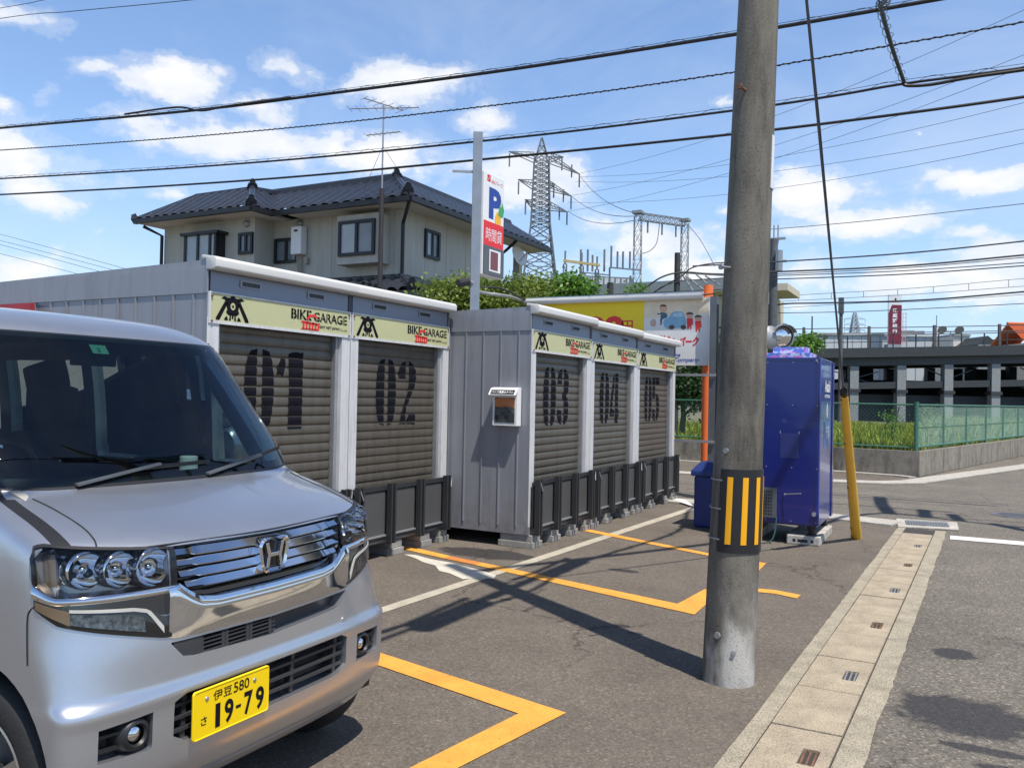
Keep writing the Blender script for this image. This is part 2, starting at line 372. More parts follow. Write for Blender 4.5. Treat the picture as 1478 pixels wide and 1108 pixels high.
    def build(s, name, m, parent=None, smooth=0, bevel=0, recalc=True, label=None):
        me = bpy.data.meshes.new(name); o0 = ploc(parent)
        me.from_pydata([v-o0 for v in s.v], [], s.f)
        for q in (m if isinstance(m, (list, tuple)) else [m]): me.materials.append(q)
        if any(s.mi): me.polygons.foreach_set('material_index', s.mi)
        if recalc:
            bm = bmesh.new(); bm.from_mesh(me); bmesh.ops.recalc_face_normals(bm, faces=bm.faces)
            if bevel: bmesh.ops.bevel(bm, geom=[e for e in bm.edges if len(e.link_faces) == 2 and e.calc_face_angle(0) > .6], offset=bevel, segments=2, profile=.6, affect='EDGES', clamp_overlap=True)
            bm.to_mesh(me); bm.free()
        if smooth:
            me.shade_smooth(); me.set_sharp_from_angle(angle=R(smooth))
        o = bpy.data.objects.new(name, me); COL.objects.link(o)
        if parent: o.parent = parent; LOC[o.name] = o0.copy()
        if label: o['label'] = label
        return o
def struct(o): o['kind'] = 'structure'; return o
def ctree(o, parent=None):
    c = o.copy(); COL.objects.link(c); c.parent = parent
    for ch in o.children: ctree(ch, c)
    return c
def cat_spline(pts, n=6):
    P_ = [Vector(p) for p in pts]; out = []
    for i in range(len(P_)-1):
        a, b, c, d = P_[max(i-1, 0)], P_[i], P_[i+1], P_[min(i+2, len(P_)-1)]
        for k in range(n):
            t = k/n; out.append(.5*((2*b)+(c-a)*t+(2*a-5*b+4*c-d)*t*t+(3*b-a-3*c+d)*t**3))
    return out+[P_[-1]]
def text(name, body, m, o, ex, ez, w=None, h=None, parent=None, depth=.0015, bold=0., n=None, shear=0., label=None):
    """lettering: o is the lower left corner, ex along the line, ez up; fitted to width w and height h"""
    cu = bpy.data.curves.new(name, 'FONT'); cu.body = body; cu.size = 1; cu.offset = bold; cu.shear = shear; cu.resolution_u = 3; cu.fill_mode = 'FRONT'
    t = bpy.data.objects.new(name, cu); COL.objects.link(t); dg = bpy.context.evaluated_depsgraph_get(); dg.update()
    me = bpy.data.meshes.new_from_object(t.evaluated_get(dg)); COL.objects.unlink(t); bpy.data.objects.remove(t)
    xs = [v.co.x for v in me.vertices] or [0, 1]; ys = [v.co.y for v in me.vertices] or [0, 1]
    x0, x1, y0, y1 = min(xs), max(xs), min(ys), max(ys)
    sy = (h/(y1-y0)) if h else None; sx_ = (w/(x1-x0)) if w else None
    sx_ = sx_ or sy; sy = sy or sx_
    ex, ez, o = Vector(ex).normalized(), Vector(ez).normalized(), Vector(o); nn = ex.cross(ez)
    o0 = ploc(parent)
    for v in me.vertices: v.co = o+ex*((v.co.x-x0)*sx_)+ez*((v.co.y-y0)*sy)+nn*depth-o0
    me.materials.clear(); me.materials.append(m)
    ob = bpy.data.objects.new(name, me); COL.objects.link(ob)
    if parent: ob.parent = parent
    if label: ob['label'] = label
    return ob
def flatpoly(name, polys, m, o, ex, ez, depth=.002, parent=None, label=None):
    """flat printed shapes, 2-D outlines in metres from the corner o"""
    o, ex, ez = Vector(o), Vector(ex).normalized(), Vector(ez).normalized(); nn = ex.cross(ez); b = MB()
    for q in polys: b.sheet([o+ex*x+ez*z+nn*depth for x, z in q])
    return b.build(name, m, parent, recalc=False, label=label)
def disc2(cx, cz, rx, rz=None, n=20, a0=0, a1=360):
    rz = rz or rx; return [(cx+rx*math.cos(R(a0+(a1-a0)*k/n)), cz+rz*math.sin(R(a0+(a1-a0)*k/n))) for k in range(n+(1 if a1-a0 < 360 else 0))]
# ================================================================== GROUND
def sheet(name, pts, z, m, sub=0):
    b = MB(); b.sheet([(x, y, z) for x, y in pts]); o = b.build(name, m, recalc=False); return struct(o)
sheet('ground', [(-600, -300), (600, -300), (600, 900), (-600, 900)], -.03, EARTH)
sheet('road', [(-60, -12), (40, -12), (40, 60), (-60, 60)], -.006, ROAD)
GX = lambda y: -.86+(y-3.0)*.0325      # left edge of the drain line
sheet('parking_lot', [(-30, -12), (GX(-12)+.03, -12), (GX(11.1)+.03, 11.1), (-1.1, 11.25), (-2.9, 11.6), (-30, 11.6)], 0, ASPH)

def ribbon(name, pts, w, z, m, kind=None, h=0.):
    b = MB(); L = []; Rr = []
    for i, p in enumerate(pts):
        d = (Vector(pts[min(i+1, len(pts)-1)])-Vector(pts[max(i-1, 0)])).normalized(); nrm = Vector((-d.y, d.x))
        a = Vector(p)+nrm*w/2; c = Vector(p)-nrm*w/2; L.append(a); Rr.append(c)
    if h: b.poly([(q.x, q.y, z) for q in L+Rr[::-1]], (0, 0, h))
    else: b.grid([[(q.x, q.y, z) for q in L], [(q.x, q.y, z) for q in Rr]])
    return struct(b.build(name, m, recalc=True))
# gutter: two rough concrete edges, a sunk bed and the covers
gy0, gy1 = -4., 11.06
def gx(y, off): return GX(y)+off
for nm, a, c_, z in (('gutter_edge', 0., .085, .006), ('gutter_edge', .405, .52, .006)):
    b = MB(); rows = [[], []]
    random.seed(11+int(a*100))
    k = 160
    for i in range(k+1):
        y = gy0+(gy1-gy0)*i/k; j = .010*noise.noise(Vector((y*1.3, a*7, 0)))+.006*noise.noise(Vector((y*9, a*3, 2)))
        if a == 0: rows[0].append((gx(y, a+j), y, z)); rows[1].append((gx(y, c_), y, z))
        else: rows[0].append((gx(y, a), y, z)); rows[1].append((gx(y, c_+j*1.6), y, z))
    b.grid(rows); struct(b.build(nm, GUT2, recalc=True))
sheet('gutter_bed', [(gx(gy0, .08), gy0), (gx(gy0, .41), gy0), (gx(gy1, .41), gy1), (gx(gy1, .08), gy1)], -.001, mat('dark_joint', (.05, .045, .04), .95))
ys = 9.69
k = 0
random.seed(5)
for i in range(-6, 19):
    y0 = 9.69+.30-(i)*.60; y1 = y0-.6
    if y1 < -1: break
    slot = (i % 2 == 0)
    c = (gx((y0+y1)/2, .245), (y0+y1)/2)
    if y0 > gy1: continue
    t = thing('gutter_cover', None, 'drain cover', (c[0], c[1], .0), 'concrete covers along the roadside gutter')
    place = (('nearest' if y1 < 3.4 else None))
    b = MB(); g_ = .005; zt = .012+random.uniform(-.002, .002)
    xa, xb = .093, .397
    ym = (y0+y1)/2
    if slot:
        sx0, sx1 = .275, .345; s0, s1 = ym-.085, ym+.085
        for (u0_, u1_, v0, v1) in ((xa, sx0, y1+g_, y0-g_), (sx1, xb, y1+g_, y0-g_), (sx0, sx1, y1+g_, s0), (sx0, sx1, s1, y0-g_)):
            b.poly([(gx(v0, u0_), v0, .0), (gx(v0, u1_), v0, .0), (gx(v1, u1_), v1, .0), (gx(v1, u0_), v1, .0)], (0, 0, zt))
        b.build('slab', GUT, t)
        b = MB()
        for q in range(3):
            xx = sx0+.0115+q*.0235; b.box((gx(ym, xx)-.0045, s0, .001), (gx(ym, xx)+.0045, s1, zt-.004))
        b.build('slot_bar', RUST if i % 4 else GALV, t)
    else:
        b.poly([(gx(y1+g_, xa), y1+g_, 0), (gx(y1+g_, xb), y1+g_, 0), (gx(y0-g_, xb), y0-g_, 0), (gx(y0-g_, xa), y0-g_, 0)], (0, 0, zt))
        b.build('slab', GUT, t)
    t['_y'] = ym; t['_s'] = slot
# labels of the covers by order away from the camera
cv = sorted([o for o in COL.objects if o.name.startswith('gutter_cover')], key=lambda o: o['_y'])
vis = [o for o in cv if o['_y'] > 3.2]
ordn = ['first', 'second', 'third', 'fourth', 'fifth', 'sixth', 'seventh', 'eighth', 'ninth', 'tenth', 'eleventh', 'twelfth', 'thirteenth', 'fourteenth']
for kind_, nm in ((True, 'slotted concrete gutter cover'), (False, 'plain concrete gutter cover')):
    q = [o for o in vis if bool(o['_s']) == kind_]
    for i, o in enumerate(q): o['label'] = f"{ordn[i]} {nm} counted from the bottom of the photo towards the grate"
for o in cv:
    if o not in vis:
        for ch in list(o.children): bpy.data.objects.remove(ch)
        bpy.data.objects.remove(o)
    else: del o['_y']; del o['_s']
struct(ribbon('gutter_cover_run', [(gx(-1.2, .245), -4), (gx(3.2, .245), 3.12)], .30, .008, GUT))

# grate at the corner
t = thing('drain_grate', 'steel grating in a pale concrete frame at the street corner', 'drain grate', (-.28, 11.5, 0))
ga, gb_, gc, gd = Vector((-.60, 11.08, 0)), Vector((.05, 11.25, 0)), Vector((.03, 11.93, 0)), Vector((-.66, 11.84, 0))
b = MB(); b.poly([ga, gb_, gc, gd], (0, 0, .012)); b.build('frame', CONC, t)
b = MB(); b.obox((-.52, 11.30, .0125), (.47, .10, 0), (-.03, .36, 0), (0, 0, .003)); b.build('grate_bed', mat('grate_dark', (.09, .10, .10), .8), t)
b = MB()
for i in range(15): b.obox((-.515+i*.031, 11.305+i*.0066, .0156), (.013, .003, 0), (-.03, .35, 0), (0, 0, .006))
for i in range(5): b.obox((-.52-.0065*i, 11.31+.085*i, .0220), (.47, .10, 0), (0, .012, 0), (0, 0, .004))
b.build('grating', GALV, t)
# kerbs
ribbon('kerb', [(-9, 12.0), (-3.2, 11.85), (-1.7, 11.55), (-.63, 11.3)], .42, .0, CONC, h=.022)
ribbon('kerb', [(-9, 12.26), (-3.2, 12.1), (-1.7, 11.8), (-.63, 11.6)], .12, .001, CONC, h=.012)
ribbon('far_kerb', [(-30, 16.0), (-8, 16.3), (-3.5, 16.5), (-2.0, 16.72), (-1.2, 17.0), (-.72, 17.5), (-.45, 18.3), (.2, 20.2), (1.6, 24.2), (4.2, 33)], .46, .0, CONC, h=.02)
ribbon('wall_foot_strip', [(-20, 21.25), (-6, 19.62), (-2.4, 19.08), (-1.1, 18.86), (-.75, 18.6)], .20, .0, CONC, h=.022)
sheet('pavement', [(-30, 16.1), (-3.5, 16.6), (-1.2, 17.1), (-.6, 18.2), (-.75, 18.8), (-6, 19.7), (-30, 22)], -.002, ASPH)
# painted lines
def paint(name, pts, m, z=.005):
    return sheet(name, pts, z, m)
paint('bay_line', [(-4.80, 6.62), (-4.72, 6.74), (-4.10, 6.54), (-4.10, 6.42)], ORANGE, .0052)
paint('bay_line', [(-4.10, 6.42), (-4.10, 6.54), (-3.72, 6.45), (-3.72, 6.33)], ORANGE2, .0052)
paint('bay_line', [(-3.72, 6.33), (-3.72, 6.45), (-1.775, 5.955), (-1.73, 6.53), (-1.60, 6.50), (-1.585, 5.725)], ORANGE, .0048)
paint('bay_line', [(-4.0, 3.98), (-3.97, 4.12), (-1.61, 3.625), (-1.845, 2.3), (-1.98, 2.3), (-1.80, 3.50)], ORANGE)
paint('bay_line', [(-3.72, 8.62), (-3.62, 8.72), (-2.0, 8.02), (-2.05, 7.93)], ORANGE)
a_, b_2 = G(1020, 798), G(1104, 813)
paint('bay_line', [(-2.05, 7.93), (-2.0, 8.02), (G(1106, 813).x, G(1106, 813).y), (G(1092, 827).x, G(1092, 827).y), (-1.62, 7.62)], ORANGE)
q = [G(x, y) for x, y in ((1078, 848), (1120, 852), (1156, 859), (1150, 864), (1118, 857), (1076, 853))]
paint('bay_line', [(p.x, p.y) for p in q], ORANGE)
paint('lot_line', [(-3.56, 3.9), (-3.46, 3.9), (-3.10, 11.25), (-3.22, 11.35)], CREAML, .0036)
paint('lot_line', [(-3.22, 11.35), (-3.10, 11.20), (-3.5, 12.0), (-3.75, 12.0)], WHITEL, .024)
paint('lot_line_patch', [(G(x, y).x, G(x, y).y) for x, y in ((583, 800), (600, 801), (622, 807), (650, 812), (690, 822), (716, 830), (712, 836), (690, 834), (668, 836), (650, 828), (634, 824), (628, 816), (612, 812), (600, 806))], mat('pale_worn_patch', (.60, .56, .47), .85, bump=.4, bscale=120, extra=paint_fx), .0042)
paint('stop_line', [(-.04, 10.48), (3.2, 10.58), (3.2, 10.86), (-.04, 10.78)], WHITEL, .000)
def blobpoly(cx, cy, rx, ry, seed, n=40, rot=0):
    random.seed(seed); out = []
    for k in range(n):
        a = 2*math.pi*k/n; f = .82+.30*noise.noise(Vector((math.cos(a)*1.6, math.sin(a)*1.6, seed)))+.16*noise.noise(Vector((math.cos(a)*5, math.sin(a)*5, seed)))
        x, y = rx*f*math.cos(a), ry*f*math.sin(a); out.append((cx+x*math.cos(rot)-y*math.sin(rot), cy+x*math.sin(rot)+y*math.cos(rot)))
    return out
t = thing('manhole_cover', 'flat grey manhole cover set in the side street asphalt', 'manhole cover', (.75, 13.3, 0))
b = MB(); b.cyl((.75, 13.3, -.005), (.75, 13.3, .001), .30, n=32); b.build('lid', mat('manhole_iron', (.19, .19, .20), .6, .4, var=.2, vscale=30), t)
b = MB()
for i in range(-3, 4): b.box((.75-.26+abs(i)*.03, 13.3+i*.07-.012, .001), (.75+.26-abs(i)*.03, 13.3+i*.07+.012, .004))
b.build('tread', mat('manhole_tread', (.12, .12, .13), .6, .4), t)

# ================================================================== BIKE GARAGES
def scan(polys, z):
    xs = []
    for q in polys:
        n = len(q); c = []
        for i in range(n):
            (x0, z0), (x1, z1) = q[i], q[(i+1) % n]
            if (z0 <= z < z1) or (z1 <= z < z0): c.append(x0+(z-z0)/(z1-z0)*(x1-x0))
        c.sort(); xs += [(c[i], c[i+1]) for i in range(0, len(c)-1, 2)]
    return xs
def arcstroke(cx, w, t, h0, h1, side, n=10):
    # one half of a tall stencil bowl: outer edge bulges, inner edge straight with rounded ends
    zc = (h0+h1)/2; hh = (h1-h0)/2; out = []; inn = []
    for k in range(n+1):
        a = -math.pi/2+math.pi*k/n; e = abs(math.cos(a))**.55
        out.append((cx+side*(.035+(w-.035)*e), zc+hh*math.sin(a)))
    inn = [(cx+side*(.035+(w-t-.035)*abs(math.cos(-math.pi/2+math.pi*k/n))**.4*.9), zc+hh*.985*math.sin(-math.pi/2+math.pi*k/n)) for k in range(n, -1, -1)]
    return out+inn
def glyph(ch, w):      # unit height, full width w
    c = w/2; t = .17
    if ch == '0': return [arcstroke(c, c, t, 0, 1, -1), arcstroke(c, c, t, 0, 1, 1)]
    if ch == '1': return [[(.18, .0), (.40, .0), (.40, 1.), (.36, .985), (.30, 1.), (.20, .98), (.17, .96), (.19, .5)], [(.09, .66), (.13, .80), (.12, .93), (.06, .90), (.0, .78), (.0, .68), (.05, .70)]]
    if ch == '2': return [arcstroke(c, c, t, .70, 1.30, -1, 10)[5:17] if 0 else [(.02, .72), (.17, .72), (.17, .98), (.10, .97), (.03, .88), (.0, .80)],
                          [(.235, 1.), (.33, .95), (.40, .86), (.41, .72), (.38, .60), (.20, .28), (.17, .0), (.10, .02), (.05, .0), (.07, .12), (.13, .28), (.22, .5), (.245, .64), (.245, .8)],
                          [(.15, .02), (.40, .0), (.41, .17), (.34, .16), (.28, .18), (.22, .10)]]
    if ch == '3': return [[(.0, .72), (.16, .72), (.17, .98), (.09, .96), (.02, .86)], [(.0, .28), (.02, .12), (.09, .03), (.17, .02), (.16, .26), (.08, .27)],
                          [(.235, 1.), (.34, .95), (.40, .84), (.41, .68), (.38, .56), (.31, .51), (.38, .46), (.41, .34), (.40, .15), (.33, .04), (.235, .0), (.235, .42), (.18, .48), (.18, .54), (.235, .58)]]
    if ch == '4': return [[(.235, .0), (.38, .0), (.38, .13), (.42, .14), (.42, .26), (.38, .27), (.38, 1.), (.235, 1.)], [(.20, .14), (.20, .27), (.12, .28), (.14, .5), (.20, .72), (.20, .98), (.13, .9), (.06, .6), (.0, .3), (.0, .14)]]
    if ch == '5': return [[(.0, .52), (.15, .50), (.16, .84), (.16, 1.), (.0, 1.)], [(.20, .84), (.40, .83), (.41, 1.), (.20, 1.)], [(.0, .28), (.02, .10), (.09, .02), (.17, .0), (.165, .26)],
                          [(.20, .62), (.30, .62), (.38, .56), (.41, .42), (.41, .18), (.34, .05), (.235, .0), (.235, .46), (.20, .50)]]
SLH = .0765
def sprof(z):   # shutter slat profile: a shallow bowed slat with a groove at each joint
    f = (z/SLH) % 1.
    if f < .08: return 0.
    if f < .18: return .0085*(f-.08)/.10
    if f < .62: return .0085+.0030*(f-.18)/.44
    return .0115-.0060*(f-.62)/.38
TREE_EMB = None
def emblem(parent, o, h):
    # front view of a stripped motorcycle: fork legs spread downwards, lamp with a star, handlebar wings
    s = h
    P = [[(.34, .80), (.47, .70), (.06, .0), (-.12, .0), (-.12, .08)], [(1.16, .80), (1.03, .70), (1.44, .0), (1.62, .0), (1.62, .08)],
         [(.50, .94), (1.0, .94), (1.12, .72), (1.04, .46), (1.10, .34), (.98, .24), (.52, .24), (.40, .34), (.46, .46), (.38, .72)],
         [(.52, .92), (.30, .98), (.12, .88), (.28, .86), (.42, .76)], [(.98, .92), (1.20, .98), (1.38, .88), (1.22, .86), (1.08, .76)],
         [(.60, .92), (.66, 1.02), (.84, 1.02), (.90, .92)],
         [(.60, .30), (.66, .30), (.66, .02), (.56, .02)], [(.84, .30), (.90, .30), (.94, .02), (.84, .02)], [(.70, .28), (.80, .28), (.79, .10), (.71, .10)],
         [(.34, .12), (.44, .20), (.52, .02), (.30, .02)], [(1.16, .12), (1.06, .20), (.98, .02), (1.20, .02)]]
    flatpoly('emblem', [[(x*s, z*s) for x, z in q] for q in P], BLACKP, o, (0, 1, 0), (0, 0, 1), .002, parent)
    flatpoly('emblem_lamp', [disc2(.75*s, .60*s, .13*s, .15*s)], CREAM, o, (0, 1, 0), (0, 0, 1), .003, parent)
    star = []
    for k in range(10):
        r = (.095 if k % 2 == 0 else .04)*s; a = R(90+36*k); star.append((.75*s+r*math.cos(a), .60*s+r*math.sin(a)))
    flatpoly('emblem_star', [star], BLACKP, o, (0, 1, 0), (0, 0, 1), .004, parent)

def garage(X, y0, y1, dz, num, label, depth=2.6, nearside=True, roofup=.0, blockspec=()):
    t = thing('bike_garage', label, 'bike garage', (X, (y0+y1)/2, 0), 'numbered bike garages with roller shutters')
    zb = .13+dz*0; e = .004; ya, yb = y0+e, y1-e; zt = 2.30+dz
    # floor frame
    b = MB(); b.box((X-depth, ya, zb), (X-.002, yb, zb+.075)); b.build('base_frame', STEEL, t, bevel=.003)
    # side panels with raised seams
    for side, yy in ((-1, ya), (1, yb)):
        b = MB(); i0 = yy if side < 0 else yy-.03; b.box((X-depth, i0, zb+.0755), (X-.006, i0+.03, zt-.16))
        k = 0; x = X-.13
        while x > X-depth+.05:
            ys_ = yy-.007 if side < 0 else yy+.0005
            w = .011
            if side < 0: b.box((x-w, yy-.012, zb+.08), (x, yy+.002, zt-.165))
            k += 1; x -= .205 if k % 2 else .20
        b.build('side_panel', STEEL, t)
    b = MB(); b.box((X-depth, ya+.031, zb+.076), (X-depth+.03, yb-.031, zt-.16)); b.build('back_panel', STEEL, t)
    # posts
    for yy in (ya+.031, yb-.031-.075):
        b = MB(); b.box((X-.115, yy, zb+.0755), (X-.001, yy+.075, 1.975+dz*.9)); e0_ = ya if yy < (ya+yb)/2 else yb-.030; b.box((X-.0055, e0_, zb+.0755), (X, e0_+.030, 1.975+dz*.9))
        o = b.build('post', STEELT, t, bevel=.006)
        b = MB(); lf_ = yy < (ya+yb)/2; b.box((X-.09, yy+(.0755 if lf_ else -.040), zb+.076), (X-.035, yy+(.115 if lf_ else -.0005), 1.97+dz*.9)); b.build('guide_rail', GALV, t, bevel=.003)
    zs0, zs1 = 1.955+dz, 2.145+dz
    # lintel behind the sign and the upper band
    b = MB(); b.box((X-.11, ya+.0302, zs0+.01), (X-.012, yb-.0302, zt-.002)); b.box((X-.0119, ya+.004, zs1+.0105), (X-.0062, yb-.004, zt-.1)) if 0 else None; b.build('lintel', LINTEL, t)
    # side band under the roof
    for yy in (ya-.010, yb-.006):
        b = MB(); b.poly([(X-depth-.02, yy, zt-.16), (X-.115, yy, zt-.16), (X-.005, yy, zt-.16), (X-.005, yy, zt+.02), (X-depth-.02, yy, zt+.03)], (0, .016, 0)); b.build('side_band', STEEL, t)
    # roof and its white eave
    b = MB(); b.poly([(X-.02, ya, zt), (X-.02, ya, zt+.075), (X-depth-.05, ya, zt+.02), (X-depth-.05, ya, zt-.02)], (0, yb-ya, 0)); b.build('roof', STEEL, t)
    b = MB(); b.poly([(X-.018, ya-.012, zt+.005), (X+.06, ya-.012, zt+.005), (X+.085, ya-.012, zt+.02), (X+.085, ya-.012, zt+.075), (X+.065, ya-.012, zt+.095), (X-.06, ya-.012, zt+.112), (X-.06, ya-.012, zt+.08), (X-.018, ya-.012, zt+.08)], (0, yb-ya+.018, 0)); b.build('eave_cover', CAP, t, bevel=.008, smooth=40)
    # two vents
    W_ = yb-ya
    for f in (.26, .72):
        b = MB(); yv = ya+W_*f
        b.box((X-.0115, yv-.105, zt-.082), (X-.004, yv+.105, zt-.030)); o = b.build('vent', STEEL, t)
        b = MB()
        for q in range(14): b.box((X-.0038, yv-.084+q*.0125, zt-.072), (X-.001, yv-.0775+q*.0125, zt-.041))
        b.build('vent_grille', BPLAST, o)
    # sign board
    sb = MB().box((X-.0118, ya+.02, zs0), (X+.004, yb-.02, zs1)).build('sign_board', CREAM, t, bevel=.001)
    b = MB(); b.box((X-.0118, ya+.004, zs0-.022), (X+.008, yb-.004, zs0-.0005)); b.box((X-.0118, ya+.004, zs1+.0005), (X+.008, yb-.004, zs1+.010))
    b.box((X-.0118, ya+.004, zs0), (X+.0075, ya+.0195, zs1)); b.box((X-.0118, yb-.0195, zs0), (X+.0075, yb-.004, zs1)); b.build('sign_frame', STEELT, t)
    b = MB()
    for yy in (ya+.03, yb-.03):
        for zz in (zs0-.006, zs1-.02): b.cyl((X+.004, yy, zz), (X+.016, yy, zz), .008, n=8)
    b.build('bolt', RUST, t)
    hs = zs1-zs0
    emblem(sb, (X+.004, ya+.09, zs0+.006), hs*.93)
    # stencil lettering
    wl = W_*.44; yl = yb-.05-wl; zl = zs0+hs*.44
    text('lettering', 'BIKE', BLACKP, (X+.004, yl, zl), (0, 1, 0), (0, 0, 1), w=wl*.34, h=hs*.42, parent=sb, bold=.03, depth=.0022)
    text('lettering', 'GARAGE', BLACKP, (X+.004, yl+wl*.38, zl-.002), (0, 1, 0), (0, 0, 1), w=wl*.61, h=hs*.40, parent=sb, bold=.022, depth=.0022)
    flatpoly('stencil_gap', [[(x, -.006), (x+.004, -.006), (x+.004, hs*.44), (x, hs*.44)] for x in [wl*q for q in (.035, .125, .19, .29, .43, .52, .62, .70, .80, .93)]], CREAM, (X+.004, yl, zl), (0, 1, 0), (0, 0, 1), .0029, sb)
    text('lettering', 'RENT NET JAPAN', BLACKP, (X+.004, yl+wl*.47, zs0+hs*.13), (0, 1, 0), (0, 0, 1), w=wl*.38, h=hs*.155, parent=sb, bold=.02, depth=.0022)
    text('lettering', 'Co.,Ltd', BLACKP, (X+.004, yl+wl*.87, zs0+hs*.13), (0, 1, 0), (0, 0, 1), w=wl*.12, h=hs*.12, parent=sb, depth=.0022)
    # red stamp mark
    P = []
    random.seed(num)
    for k in range(6):
        x = .02+k*.036; P.append([(x, 0), (x+.020, .0), (x+.028, .050+.012*(k % 2)), (x+.006, .056)])
    P += [[(.0, .052), (.20, .040), (.215, .054), (.015, .066)], [(.06, .078), (.10, .12), (.17, .125), (.21, .09), (.18, .10), (.12, .105), (.085, .074)], [(.0, -.004), (.21, -.006), (.2, .008), (.01, .006)]]
    sc_ = hs/.19
    flatpoly('red_mark', [[(x*sc_*W_/1.58, z*sc_) for x, z in q] for q in P], REDP, (X+.004, yl+wl*.16, zs0+.012), (0, 1, 0), (0, 0, 1), .0034, sb)
    # roller shutter
    xs = X-.085; sy0, sy1 = ya+.150, yb-.150; b = MB(); rows = []
    z = .30
    zz = []
    nsl = int((zs0+.02-.30)/SLH)+1
    for i in range(nsl):
        for f in (0., .03, .10, .14, .25, .5, .75, .9, .985): zz.append(.30+(i+f)*SLH)
    zz = [z for z in zz if z < zs0+.02]
    for z in zz: rows.append([(xs+sprof(z-.30), sy0, z), (xs+sprof(z-.30), sy1, z)])
    b.grid(rows); sh = b.build('shutter', SHUT, t)
    # its number
    dw = .40; H_ = .62; Wn = .35; z0 = 1.185+dz*.3
    gap = .028; tot = 2*Wn*.88+gap; yc = (sy0+sy1)/2-tot/2
    if num == 1: yc -= .03
    st = .006
    for gi, ch in enumerate(f'0{num}'):
        b = MB()
        gl = glyph(ch, .42); ox = yc+gi*(Wn*.88+gap)
        z = z0
        while z < z0+H_:
            fz = ((z-.30)/SLH) % 1
            if .09 < fz < .965:
                for (a, c_) in scan(gl, (z-z0+st/2)/H_):
                    j = .004*noise.noise(Vector((z*30, a*9, gi)))
                    ka, kc = ox+a/.42*Wn*.88+j, ox+c_/.42*Wn*.88-j
                    za, zb_ = z, z+st
                    b.add([(xs+sprof(za-.30)+.0016, ka, za), (xs+sprof(za-.30)+.0016, kc, za), (xs+sprof(zb_-.30)+.0016, kc, zb_), (xs+sprof(zb_-.30)+.0016, ka, zb_)], [(0, 1, 2, 3)])
            z += st
        b.build('painted_digit', BLACKP, sh, recalc=False)
    # folded charcoal ramp gate
    f0, f1 = ya+.03, yb-.03; zr0, zr1 = .165, .665; xg = X+.03
    b = MB(); b.box((xg-.012, f0, zr0+.04), (xg, f1, zr1-.02)); gt = b.build('ramp_gate', CHAR, t)
    b = MB(); b.box((xg, f0, zr1-.05), (xg+.022, f1, zr1-.006)); b.box((xg, f0, zr0), (xg+.022, f1, zr0+.035)); b.build('gate_rail', CHAR, gt, bevel=.003)
    pw = .055
    for k in range(4):
        yk = f0+(f1-f0-pw*2)*k/3
        for q in (0, 1):
            yq = yk+q*(pw)
            b = MB(); b.box((xg+.0225, yq, zr0-.035), (xg+.075, yq+pw*.42, zr1+.012)); b.box((xg+.020, yq, zr0-.03), (xg+.0225, yq+pw*.8, zr1)); 
            b.build('gate_post', CHAR, gt, bevel=.002)
        if k < 3:
            yn = f0+(f1-f0-pw*2)*(k+1)/3
            b = MB(); b.box((xg+.001, yk+pw*1.7, zr0+.05), (xg+.012, yn-.015, zr1-.06)); b.build('gate_panel', CHARP, gt)
            b = MB(); b.box((xg+.001, yk+pw*1.7, zr0+.036), (xg+.034, yn-.015, zr0+.050)); b.build('gate_lip', GALV, gt)
    b = MB(); b.bar((xg+.07, f0+.02, zr1-.01), (xg+.085, f0+.05, zr1-.10), .008); b.bar((xg+.07, f1-.02, zr1-.01), (xg+.085, f1-.05, zr1-.10), .008); b.build('latch', GALV, gt)
    # concrete blocks under the frame
    for (yy, w) in blockspec:
        b = MB(); b.box((X-.34, yy, 0), (X+.05, yy+w, .062)); b.box((X-.32, yy+.01, .063), (X+.03, yy+w-.01, .1295)); b.build('foundation_block', BLOCK, t, bevel=.006)
    for xx in (X-depth+.1, X-depth*.5):
        b = MB(); b.box((xx-.2, ya+.02, 0), (xx+.2, ya+.2, .1295)); b.box((xx-.2, yb-.2, 0), (xx+.2, yb-.02, .1295)); b.build('foundation_block', BLOCK, t, bevel=.006)
    return t
XA, XB = -4.61, -3.68
bl = lambda y0, y1: ((y0+.0, .2), ((y0+y1)/2-.35, .2), ((y0+y1)/2+.25, .2), (y1-.2, .2))
garage(XA, 4.10, 5.66, .03, 1, 'grey bike garage with shutter number 01, partly behind the silver car', depth=3.0, blockspec=bl(4.10, 5.66))
garage(XA, 5.66, 7.24, .03, 2, 'grey bike garage with shutter number 02, at the right end of the set-back pair', depth=3.0, blockspec=((5.70, .16), (6.25, .2), (6.72, .2), (7.06, .17)))
garage(XB, 7.28, 8.80, 0., 3, 'grey bike garage with shutter number 03 and a poster box on its ribbed side', blockspec=((7.29, .22), (7.75, .2), (8.2, .2), (8.6, .19)))
garage(XB, 8.80, 10.36, -.02, 4, 'grey bike garage with shutter number 04, between those numbered 03 and 05', blockspec=bl(8.80, 10.36))
garage(XB, 10.36, 12.04, -.04, 5, 'grey bike garage with shutter number 05, farthest of the row', blockspec=bl(10.36, 12.04))
# low brick-red container seen over the car roof
t = thing('red_banner', 'small red sign on the side of the first bike garage, above the car roof', 'sign', (-6.9, 4.06, 2.1))
MB().box((-7.6, 4.03, 1.95), (-6.52, 4.06, 2.16)).build('sign_panel', mat('dull_red_sheet', (.36, .025, .035), .5), t)
text('lettering', '24H', WHITEP, (-6.85, 4.03, 2.02), (1, 0, 0), (0, 0, 1), h=.06, parent=t)
